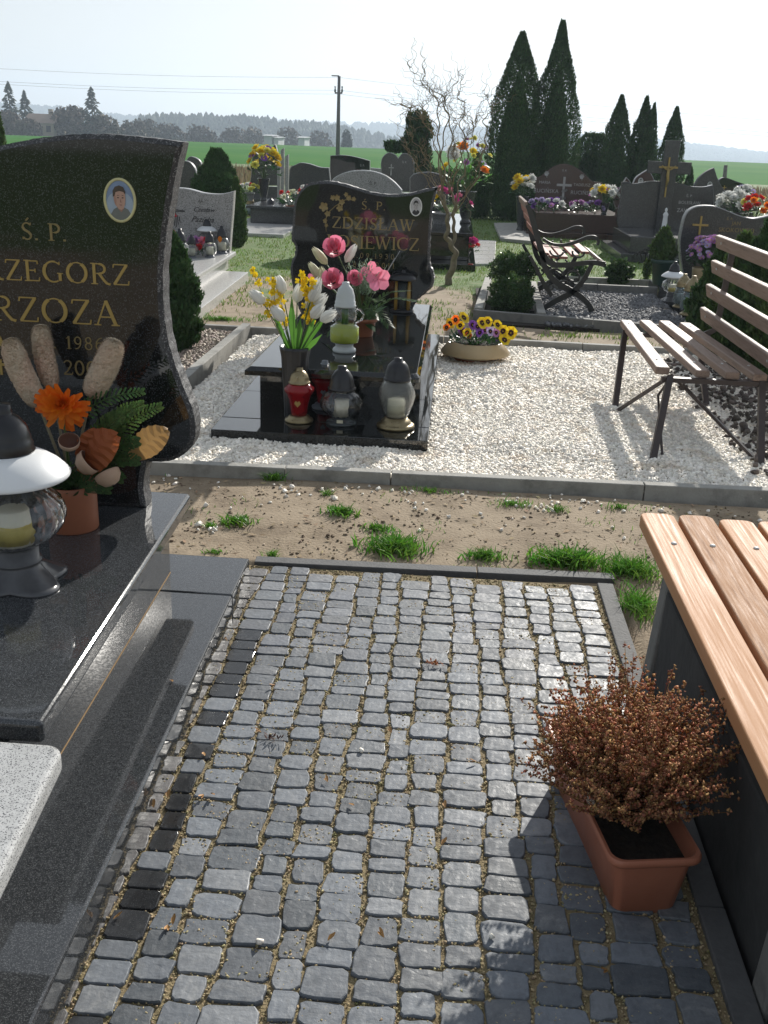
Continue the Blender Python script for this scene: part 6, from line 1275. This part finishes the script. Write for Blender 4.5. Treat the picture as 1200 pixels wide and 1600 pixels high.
conefl(((15,529,0),(30,575,0),(62,636,0)), 36); conefl(((63,508,.08),(68,550,.08),(82,608,.06)), 30); conefl(((180,531,0),(165,572,0),(140,620,0)), 38)
q = aty(98, 636, YO-.10)
for ring, (nn, tl, L_, w) in enumerate(((17, 1.75, .084, .022), (17, 1.4, .078, .021), (16, 1.05, .068, .021), (15, .75, .058, .020), (13, .48, .050, .019), (9, .2, .044, .016))):
    for i in range(nn):
        a = 2*PI*(i+ring*.5)/nn+random.uniform(-.1, .1); X = Vector((1, 0, 0)); Yv = Vector((0, -.45, .9)).normalized(); Zv = Vector((0, -.85, .5)).normalized()
        d = X*math.cos(a)*math.sin(tl)+Yv*math.sin(a)*math.sin(tl)+Zv*math.cos(tl); mb = MB(); mb.petal(q, d, Zv, L_*random.uniform(.88, 1.1), w, random.uniform(.02, .2), cup=.12, tip=.5); o = obj('petal', mb, p_deep if ring > 1 else p_orange, oa)
share('flower_centre', head_mesh('mum', p_orange), oa, q+Vector((0, -.012, .012)), face((0, -.85, .5)), .036)
obj('stem', MB().tube([ob, q], .005, 5), m_stem, oa)
def bigleaf(a, b, w, nrm, mat, label=None, teeth=9):
    a = Vector(a); b = Vector(b); d = (b-a); L_ = d.length; d.normalize(); n_ = Vector(nrm).normalized(); x = d.cross(n_).normalized(); V = []; K = 14
    for i in range(K+1):
        t_ = i/K; ww = w/2*math.sin(PI*min(1, t_*.92+.06))**.7*(1+.08*(i % 2)); c_ = a+d*L_*t_+n_*.03*math.sin(t_*PI)
        for q_ in (-1, -.5, 0, .5, 1): V.append(c_+x*ww*q_-n_*(abs(q_)**1.5)*.012+n_*.0035*(1 if (i % 2) else -1)*(abs(q_) > .2)+d*abs(q_)*ww*.35)
    o = obj('leaf', MB().add(V, [(i*5+j, i*5+j+1, i*5+6+j, i*5+5+j) for i in range(K) for j in range(4)], 0, False), mat, oa)
    return o
bigleaf(aty(120, 735, YO-.05), aty(182, 680, YO-.12), .115, (-.2, -1, .3), m_brleaf); bigleaf(aty(140, 745, YO-.02), aty(150, 670, YO-.10), .10, (.3, -1, .2), m_brleaf)
bigleaf(aty(200, 715, YO), aty(262, 672, YO-.05), .085, (.1, -1, .35), m_ochre)
def cup(px, py, dy, r, d):
    q = aty(px, py, YO+dy); rot = Vector(d).to_track_quat('Z', 'Y').to_matrix(); pr = [(.15, -.9), (.6, -.75), (.95, -.3), (1.0, .15), (.94, .2), (.86, .1), (.8, -.3), (.001, -.6)]; V = []
    for a_, z in pr:
        for j in range(20): th = 2*PI*j/20; V.append(q+rot @ Vector((a_*r*math.cos(th), a_*r*math.sin(th), z*r)))
    fs2 = [(i*20+j, i*20+(j+1) % 20, (i+1)*20+(j+1) % 20, (i+1)*20+j) for i in range(7) for j in range(20)]; mb = MB().add(V, fs2, 0, True); mb.m = [0 if f < 80 else 1 for f in range(len(fs2))]
    obj('seed_husk', mb, [m_husk, m_huskin], oa)
cup(108, 690, -.12, .032, (.2, -.5, .8)); cup(138, 722, -.12, .040, (.75, .1, .6)); cup(168, 742, -.10, .040, (-.5, .3, .75)); cup(75, 735, -.10, .028, (0, -.4, .9))
def sprig(a, b, L_, mat, width=.05, n=26):
    a = Vector(a); b = Vector(b); path = smooth_path([tuple(a), tuple(a.lerp(b, .5)+Vector((0, -.01, .02))), tuple(b)], 8); mb = MB().tube(path, .002, 4, cap=False); m_ = len(path)
    for k in range(2, m_):
        c_ = Vector(path[k]); d = (Vector(path[k])-Vector(path[k-1])).normalized(); x = d.cross(Vector((0, -1, .3))).normalized()
        for s in (-1, 1):
            ll = width*(1.05-k/m_)+.008
            for e in range(4): cc = c_+(x*s*.75+d*.7)*ll*e/4; mb.petal(cc, x*s*random.uniform(.2, 1)+d*1.0, (0, -1, .3), ll*.42, .007, 0, tip=.2)
    obj('conifer_sprig', mb, mat, oa)
for a_, b_, w_, mt in (((150,700),(190,650),.05,m_thuja2),((160,700),(205,640),.05,m_thuja2),((170,680),(222,632),.04,m_thuja2),((175,690),(250,635),.04,m_thuja2),((160,720),(215,690),.05,m_thuja),((150,730),(215,720),.05,m_thuja),((140,740),(190,748),.05,m_thuja),((120,650),(222,612),.035,m_thuja),((60,740),(20,700),.05,m_thuja),((110,760),(170,765),.05,m_thuja)):
    sprig(aty(*a_, YO-.02), aty(*b_, YO-.06), 0, mt, w_)
mb = MB()
for _ in range(110): a = random.uniform(0, 2*PI); mb.petal(ob+Vector((random.gauss(0, .03), random.gauss(0, .03), random.uniform(-.02, .06))), (math.cos(a), math.sin(a), random.uniform(-.2, .9)), (0, 0, 1), random.uniform(.05, .10), .012, .1)
obj('moss', mb, m_thuja, oa, kind='stuff')
# -- background bouquets
m_ = .001
def spot(px, py, z): return at(px, py, z)
p = Vector((aty(412, 300, 20.9).x, 20.9, .37)); urn('dark stone vase holding the large yellow bouquet', p, .13, .42); bouquet('large bouquet of yellow lilies with violet flowers on top, left of the middle headstone', p+Vector((0, 0, .38)), [('mum', p_yellow, 16, .10), ('mum', p_lemon, 8, .09), ('daisy', p_purple, 6, .07)], .32, .58, nleaf=60, lsize=.12)
p = Vector((aty(388, 305, 20.7).x, 20.7, .37)); pot('pale pot left of the yellow bouquet', p, .12, .16, m_midgran); bouquet('low bouquet of yellow green and red flowers left of the large yellow bouquet', p+Vector((0, 0, .12)), [('mum', p_lemon, 6, .06), ('mum', p_red, 4, .06), ('mum', p_white, 3, .06)], .24, .18, nleaf=50, lsize=.08)
p = Vector((aty(455, 320, 19.6).x, 19.6, .25)); pot('brown pot of the mixed flowers beside the pair of grey lanterns', p, .10, .14, m_terra2); bouquet('greenish mixed bouquet with cream flowers above the pair of grey lanterns', p+Vector((0, 0, .08)), [('mum', p_cream, 5, .06), ('daisy', p_orange, 3, .05), ('mum', p_red, 2, .05)], .25, .30, nleaf=120, lsize=.09)
p = Vector((aty(487, 285, 19.0).x, 19.0, .35)); pot('hidden pot of the red and white candle-like flowers', p, .10, .12, m_terra2); bouquet('red and white flowers peeking over the left shoulder of the middle headstone', p+Vector((0, 0, .1)), [('mum', p_red, 6, .06), ('mum', p_white, 5, .055), ('mum', p_pink, 4, .05)], .28, .30, nleaf=60, lsize=.08)
p = Vector((aty(727, 345, 16.1).x, 16.1, .45)); urn('dark fluted vase on the black grave behind the curly willow', p, .15, .46, m_dgran, 16)
bouquet('tall mixed bouquet with a white and an orange bloom behind the willow', p+Vector((0, 0, .40)), [('mum', p_white, 2, .11), ('mum', p_deep, 2, .10), ('mum', p_yellow, 3, .08), ('daisy', p_lilac, 3, .06), ('mum', p_lemon, 6, .05), ('mum', p_violet, 3, .05)], .36, .75, m_leaf, 90, lsize=.10)
p = Vector((aty(690, 330, 15.8).x, 15.8, .45)); pot('grey planter with magenta flowers behind the willow trunk', p, .16, .16, m_midgran); bouquet('magenta and pink flowers low behind the willow trunk', p+Vector((.04, 0, .12)), [('mum', p_magenta, 10, .07), ('mum', p_pink, 3, .06), ('mum', p_yellow, 2, .05)], .38, .34, nleaf=110, lsize=.09)
p = at(726, 402, .08); p.y += .1; pot('small dark pot of the red and pink azaleas at the foot of the black grave', p, .08, .08, m_plblack); bouquet('low red and pink azaleas at the foot of the black grave', p+Vector((0, 0, .04)), [('mum', p_magenta, 8, .06), ('mum', p_red, 5, .06), ('mum', p_pink, 4, .05)], .20, .20, nleaf=50, lsize=.06)
p = at(686, 408, .02); p.y += .1; pot('brown pot of primroses left of the willow trunk', p, .10, .12, m_terra2); bouquet('light green primroses with yellow blooms left of the willow trunk', p+Vector((0, 0, .08)), [('daisy', p_yellow, 5, .045), ('daisy', p_cream, 2, .04)], .22, .22, m_leaf, 150, lsize=.12)
p = Vector((aty(813, 350, 20.3).x, 20.3, .06)); urn('grey stone vase standing on the step left of the brown double grave', p, .13, .62, m_dgran); bouquet('white and yellow flowers in the vase left of the brown double grave', p+Vector((0, 0, .58)), [('mum', p_white, 7, .085), ('mum', p_yellow, 5, .09), ('mum', p_pink, 1, .07)], .24, .38, nleaf=50, lsize=.08)
p = Vector((aty(944, 330, 20.1).x, 20.1, .42)); urn('grey stone vase at the right end of the brown double grave', p, .10, .22, m_dgran); bouquet('white and yellow bouquet at the right end of the brown double grave', p+Vector((-.04, 0, .18)), [('mum', p_white, 8, .09), ('mum', p_yellow, 4, .09), ('daisy', p_violet, 3, .07)], .28, .32, nleaf=60, lsize=.09)
for px, py, its, l in ((842,326,[('mum', p_lilac, 5, .07), ('mum', p_purple, 3, .06)],'lilac flowers at the left front of the brown double grave'), (866,320,[('mum', p_purple, 4, .07), ('mum', p_white, 3, .07), ('daisy', p_violet, 2, .06)],'purple and white flowers left of the clear lantern on the brown double grave'),
    (903,325,[('mum', p_violet, 4, .06), ('mum', p_white, 4, .07)],'violet and white flowers right of the clear lantern on the brown double grave'), (930,328,[('mum', p_purple, 4, .07), ('mum', p_lilac, 2, .06)],'deep purple flowers beside the silver lantern on the brown double grave')):
    p = Vector((aty(px, py, 20.15).x, 20.15, .42)); bouquet(l, p, its, .20, .22, nleaf=70, lsize=.08, name='grave_flowers')
for px, py, Y_, its, rr_, hh, l in ((1147,318,17.2,[('mum', p_white, 16, .095)],.30,.30,'cushion of white chrysanthemums between the headstones at the far right'), (1182,325,16.6,[('mum', p_red, 8, .08), ('mum', p_lemon, 5, .07), ('mum', p_orange, 3, .07)],.28,.30,'red and yellow bouquet right of the white chrysanthemums'), (1160,303,17.6,[('mum', p_white, 5, .07), ('daisy', p_lilac, 3, .06)],.16,.3,'pale flowers above the red and yellow bouquet at the right edge')):
    q = aty(px, py+14, Y_); bp_ = Vector((q.x, Y_, 0)); urn('dark urn under the '+l.split(' at ')[0].split(' between')[0].split(' right')[0].split(' above')[0], bp_, .16, q.z, m_dgran); bouquet(l, Vector((q.x, Y_, q.z-.04)), its, rr_, hh, nleaf=60, lsize=.08)
q = Vector((aty(1102, 420, 12.3).x, 12.3, .12)); pot('pale yellow pot of the violet chrysanthemums before the headstone behind the bench', q, .15, .22, m_tan, rim=False, taper=.85)
vc = bouquet('ball of violet chrysanthemums in the pale pot behind the slatted bench', q+Vector((0, 0, .18)), [('daisy', p_violet, 70, .035), ('daisy', p_lilac, 40, .032)], .23, .36, m_leafd, 340, name='chrysanthemum', lsize=.06)
for px, py, its, l in ((305,400,[('mum', p_violet, 6, .055), ('mum', p_pink, 4, .05)],'pink violet flowers between the lanterns on the pale grey grave'), (313,402,[('mum', p_red, 3, .05)],'deep red flowers beside the small round lantern on the pale grey grave')):
    p = at(px, py, .3); p.y += .12; bouquet(l, p, its, .13, .17, nleaf=40, lsize=.05, name='grave_flowers')
p = Vector((aty(278, 300, 12.9).x, 12.9, .3)); 
bouquet('white lily bloom peeking over the top left of the pale grey headstone', Vector((p.x, 12.6, .0)), [('mum', p_white, 4, .08)], .12, 1.06, nleaf=20, lsize=.06, name='lily_bouquet')
bouquet('red flower at the left side of the pale grey headstone', Vector((aty(266, 340, 11.6).x, 11.6, .30)), [('mum', p_red, 3, .06)], .06, .42, nleaf=20, lsize=.05, name='grave_flowers')
sp2 = MB(); c = aty(1000, 400, 12.6)
for i in range(5): c = aty(995+i*7, 404-i*3, 12.7); k = mpp(c); sp2.tube([(c.x+k*7*math.cos(a), 12.7, c.z+k*9*math.sin(a)) for a in [R(x) for x in range(-60, 200, 26)]], .008, 5)
c = aty(1000, 410, 12.7); w_ = obj('iron_scroll', sp2, m_iron, origin=(c.x, 12.7, 0)); props(w_, 'row of curled iron scrolls left of the dark green pot', 'ornament', kind=None)
# ================================================================ CURLY WILLOW
wt = thing('curly_willow', 'bare corkscrew willow with twisted stems and tangled curly twigs', 'tree', tuple(at(700, 445, 0))); YW = 12.39
def wob(P, amp, fr, seed, k=7):
    q = smooth_path([tuple(x) for x in P], k); out = []; n = len(q)
    for i, v in enumerate(q):
        t_ = i*fr; out.append(Vector(v)+Vector((math.sin(t_+seed)*amp, math.cos(t_*1.1+seed*2)*amp, math.sin(t_*.7+seed)*amp*.5))*min(1, i/4))
    return out
trunkP = wob([aty(x, y, YW) for x, y in ((700,447),(704,425),(712,400),(706,385),(698,370),(700,350),(697,325),(692,305))], .012, .8, 1); obj('trunk', MB().tube(trunkP, list(np.interp(np.linspace(0, 1, len(trunkP)), [0, .3, 1], [.046, .034, .016])), 10), m_bark, wt)
t2 = wob([aty(x, y, YW+.03) for x, y in ((706,388),(710,365),(708,340),(712,320),(704,300),(703,280))], .012, .9, 3); obj('trunk', MB().tube(t2, list(np.linspace(.024, .010, len(t2))), 9), m_bark, wt)
mains = [[(697,325),(690,290),(686,240),(685,200),(683,160),(668,140),(652,118),(636,102)], [(704,300),(700,260),(706,210),(698,175),(690,150),(678,142),(662,130),(663,112)], [(708,340),(716,290),(728,262),(730,230),(719,195),(727,165),(716,150),(722,125),(718,118)], [(712,320),(740,290),(754,240),(760,210),(756,185),(768,175),(762,150),(760,148)],
    [(704,300),(694,270),(690,230),(700,185),(694,160),(705,140),(714,128)], [(697,325),(680,290),(668,250),(650,225),(640,210)], [(697,325),(676,296),(655,262),(640,240),(628,225)], [(700,350),(690,310),(672,280),(648,262)], [(706,300),(712,262),(708,225),(712,190),(700,170)], [(703,280),(722,240),(740,215),(735,190),(722,180)],
    [(692,305),(690,260),(679,228),(676,200),(662,190),(664,165),(674,150)], [(700,300),(718,262),(724,220),(740,200),(748,180)], [(690,290),(683,240),(672,205),(650,175),(636,168),(625,163)], [(708,340),(730,300),(745,270),(752,232)], [(685,200),(672,185),(656,165),(640,170),(630,178)]]
tips = []
for i, mp in enumerate(mains):
    dy = random.uniform(-.25, .25); n = len(mp); P = [aty(x, y, YW+dy*(j/(n-1))) for j, (x, y) in enumerate(mp)]; q = wob(P, .016, 1.1, i*1.7, 6); r0_ = .010 if i < 5 else .0065
    obj('branch', MB().tube(q, list(np.linspace(r0_, .0022, len(q))), 6, cap=False), m_bark if i < 5 else m_twig, wt); tips.append(q)
tw = MB()
for i in range(230):
    q = random.choice(tips); j = random.randint(int(len(q)*.35), len(q)-2); p = q[j].copy(); d = (q[j+1]-q[j]).normalized(); d = (d+Vector((random.gauss(0, .7), random.gauss(0, .7), random.gauss(.25, .5)))).normalized(); L_ = random.uniform(.12, .42); n = 13; pts = [p.copy()]
    ph = random.random()*6; ax = Vector([random.gauss(0, 1) for _ in range(3)]).normalized()
    for k in range(n): dd = d+Vector((math.sin(ph+k*1.15), math.cos(ph+k*1.15)*.7, math.sin(ph*2+k*.9)*.5))*.85; pts.append(pts[-1]+dd.normalized()*L_/n*1.3)
    tw.tube(pts, list(np.linspace(.0034, .0014, n+1)), 4, cap=False)
obj('twigs', tw, m_twig, wt, kind='stuff')
# ================================================================ POWER POLE AND WIRES
pb = aty(526, 240, 62); pt_ = aty(530, 119, 62); pl = thing('power_pole', 'slim power pole with crossarm standing in the field', 'pole', (pb.x, 62, 0)); s = mpp(pt_)
pb = Vector((pt_.x+.0, 62, -.3)); obj('mast', MB().tube([pb, pt_], [.13, .085], 8), M('grey pole', [(.10,.10,.10), (.14,.14,.135)], 3, .8), pl)
c1 = aty(529, 145, 62); obj('crossarm', MB().box((c1.x-6*s, 61.95, c1.z-.05), (c1.x+6*s, 62.05, c1.z+.03)), m_steel, pl)
for dx in (-5.5, 5.5): obj('insulator', MB().lathe([(.05, 0), (.06, .1), (.03, .2), (.05, .3), (.001, .34)], (c1.x+dx*s, 62, c1.z+.03), 10), m_plgrey, pl)
obj('top_bracket', MB().box((pt_.x-12*s, 61.97, pt_.z-.02), (pt_.x, 62.03, pt_.z+.04)), m_steel, pl)
m_wire = M('power line', [(.12,.13,.14)], 1, .6)
for k, (ya, yb, yc, l) in enumerate(((107,121,162,'upper power line crossing the sky'), (127,141,181,'lower power line crossing the sky'), (131,147,187,'lowest power line just beneath the lower one'))):
    pts = []
    for (x0_, y0_, x1_, y1_) in ((-60, ya-3, 529, yb), (529, yb, 1300, yc+42*.8)):
        for i in range(15): u = i/14; pts.append(aty(x0_+(x1_-x0_)*u, y0_+(y1_-y0_)*u+5*math.sin(PI*u), 62))
    a0 = pts[0]; o = obj('power_line', MB().tube(pts, .006, 5, cap=False), m_wire, origin=tuple(a0)); props(o, l, 'wire')
# ================================================================ WEEDS AND GRASS ON THE SOIL STRIP
def weed(label, px, py, rx, ry, h, n, mat=m_grass, wid=.006, name='grass_tuft', lean=1.7):
    c = at(px, py, 0); k = mpp(c); c.z = float(gz(c.x, c.y)); rx, ry = (rx*.75, ry*.75) if n < 130 else (rx, ry); n = int(n*.75); h = h*.78; wid = wid*.85; rx = rx*1.1; ry = ry*1.25; a = rng.uniform(0, 2*PI, n); u = np.minimum(np.abs(rng.normal(0, .48, n)), 1.05)
    P = np.stack([c.x+rx*k*u*np.cos(a), c.y+ry*k*2.0*u*np.sin(a), np.zeros(n)], 1); P[:, 2] = gz(P[:, 0], P[:, 1])-.003
    o = blades(name, P, rng.uniform(.5, 1, n)*h, wid*rng.uniform(.6, 1.3, n), mat, lean, kind=None, off=tuple(c)); props(o, label, 'grass' if name == 'grass_tuft' else 'weed', None); return o
weed('large dense weed cushion near the middle of the soil strip', 616, 858, 54, 18, .08, 900, wid=.009)
weed('leafy weed tuft at the centre top of the soil strip', 532, 805, 28, 8, .06, 260, wid=.010)
weed('broad dark weed left on the soil strip by the grave', 370, 818, 30, 9, .055, 260, wid=.010)
weed('weed tuft right of the large dense cushion', 757, 871, 38, 10, .06, 300, wid=.008)
weed('tall spiky weed right on the soil strip before the bench', 885, 880, 66, 15, .09, 800, wid=.011)
weed('long grass patch between the paving corner and the bench', 985, 895, 60, 20, .09, 900, wid=.006)
weed('bright grass below the near bench slat beside the paving corner', 998, 950, 34, 28, .08, 600, wid=.006)
weed('thin tuft rising against the concrete kerb at the left', 428, 752, 24, 5, .07, 160, wid=.006)
weed('flat spreading weed between the centre tuft and the large cushion', 592, 828, 34, 7, .045, 180, wid=.009)
weed('pale grass tuft near the kerb right of the middle', 668, 770, 50, 6, .04, 160, wid=.005)
weed('thin grass patch near the kerb at the right', 800, 790, 45, 7, .045, 200, wid=.005)
weed('small tuft near the kerb left of the bench slat', 870, 800, 22, 6, .05, 110, wid=.006)
weed('sparse grass against the kerb above the near bench', 965, 795, 30, 5, .045, 100, wid=.006)
weed('tiny bright tuft by the paving edge left', 425, 868, 18, 4, .045, 100, wid=.005)
weed('small pale tuft at the lower left of the soil strip', 335, 863, 24, 5, .03, 100, wid=.006)
weed('small tuft left of the broad dark weed', 330, 822, 14, 4, .04, 70, wid=.007)
weed('small green tuft at the kerb right of the grave', 510, 775, 16, 5, .045, 70, wid=.006)
weed('green tuft on the white gravel behind the front leg of the slatted bench', 1045, 713, 14, 6, .04, 60, wid=.005)
weed('grass strip behind the pebble plot at the left', 345, 500, 55, 5, .06, 500, wid=.008)
weed('long straw coloured grass behind the left kerb', 300, 492, 30, 5, .07, 200, wid=.008)
# sparse blades everywhere on the strip
n = 1500; X = rng.uniform(-1.5, 1.9, n); Y = rng.uniform(3.76, 4.74, n); ok = vnoise(X, Y, .22, 8) > .62; X, Y = X[ok], Y[ok]; blades('sparse_grass', np.stack([X, Y, gz(X, Y)-.002], 1), rng.uniform(.01, .03, len(X)), .004, m_grass, 1.2)
n = 9000; X = rng.uniform(-2.6, 3.2, n); Y = rng.uniform(8.6, 13, n); ok = (vnoise(X, Y, .5, 12)*.6+vnoise(X, Y, .15, 13)*.4 > .56) & ~inrect(X, Y, PLOT3) & ~inrect(X, Y, (2.3, 3.1, 9, 13)); X, Y = X[ok], Y[ok]; blades('scattered_grass', np.stack([X, Y, gz(X, Y)-.002], 1), rng.uniform(.015, .04, len(X)), .006, m_lawn, 1.0)
# fallen husks, dry leaves and twig on the setts
m_husk2 = M('ochre bud husk', [(.42,.24,.07), (.30,.12,.05)], 40, .7)
hk = MB(); hk.petal((0, 0, .0), (1, 0, .25), (0, 0, 1), .022, .008, .25, cup=.3); hk.petal((0, 0, .0), (1, .35, .1), (0, 0, 1), .018, .007, .1, cup=.3); hme = None
sp3 = [(330,1240),(318,1241),(268,1062),(355,1000),(375,925),(262,1247),(240,1262),(430,1070),(408,1143),(612,1145),(685,1040),(545,1255),(512,1222),(262,1445),(177,1436),(690,1320),(745,1190),(695,1262),(270,1445),(352,918),(318,1175),(950,1515),(512,1470),(600,1465)]
for i, (x, y) in enumerate(sp3):
    q = at(x, y, .0165); o = hk and (obj('fallen_husk', hk, m_husk2, local=True) if hme is None else None)
    if o is None: o = bpy.data.objects.new('fallen_husk', hme); COL.objects.link(o)
    else: hme = o.data
    if x in (268,) : q = at(x, y, ZL+.002)
    o.location = q; o.rotation_euler = (random.uniform(-.2, .2), random.uniform(-.2, .2), random.uniform(0, 6)); props(o, 'tiny ochre bud husk fallen on the sett paving', 'husk', 'fallen bud husks')
for x, y, l in ((425, 1155, 'dark dried flower scrap lying on the paving, left of centre'), (680, 1038, 'small red brown leaf scrap on the paving, right of centre')):
    q = at(x, y, .017); mb = MB()
    for _ in range(26): a = random.uniform(0, 2*PI); mb.petal(q+Vector((random.gauss(0, .012), random.gauss(0, .008), .001)), (math.cos(a), math.sin(a), .5), (0, 0, 1), .014, .005, .2)
    o = obj('dry_flower_scrap', mb, M('dark dried petals', [(.06,.025,.02), (.12,.05,.03)], 30, .8) if x < 500 else m_brleaf, origin=tuple(q)); props(o, l, 'plant scrap')
for x, y in ((410, 1467), (765, 1462), (1015, 1000), (1020, 870)): pass
q = [at(x, y, .018) for x, y in ((407,1470),(768,1463),(565,1172))]; stones('white_chips_on_paving', np.array([tuple(v) for v in q]), [.016, .013, .012], m_wgrav)
# grit and dirt in the sandy joints of the ledge
for (x, y, l) in ((600, 1200, ''),): pass
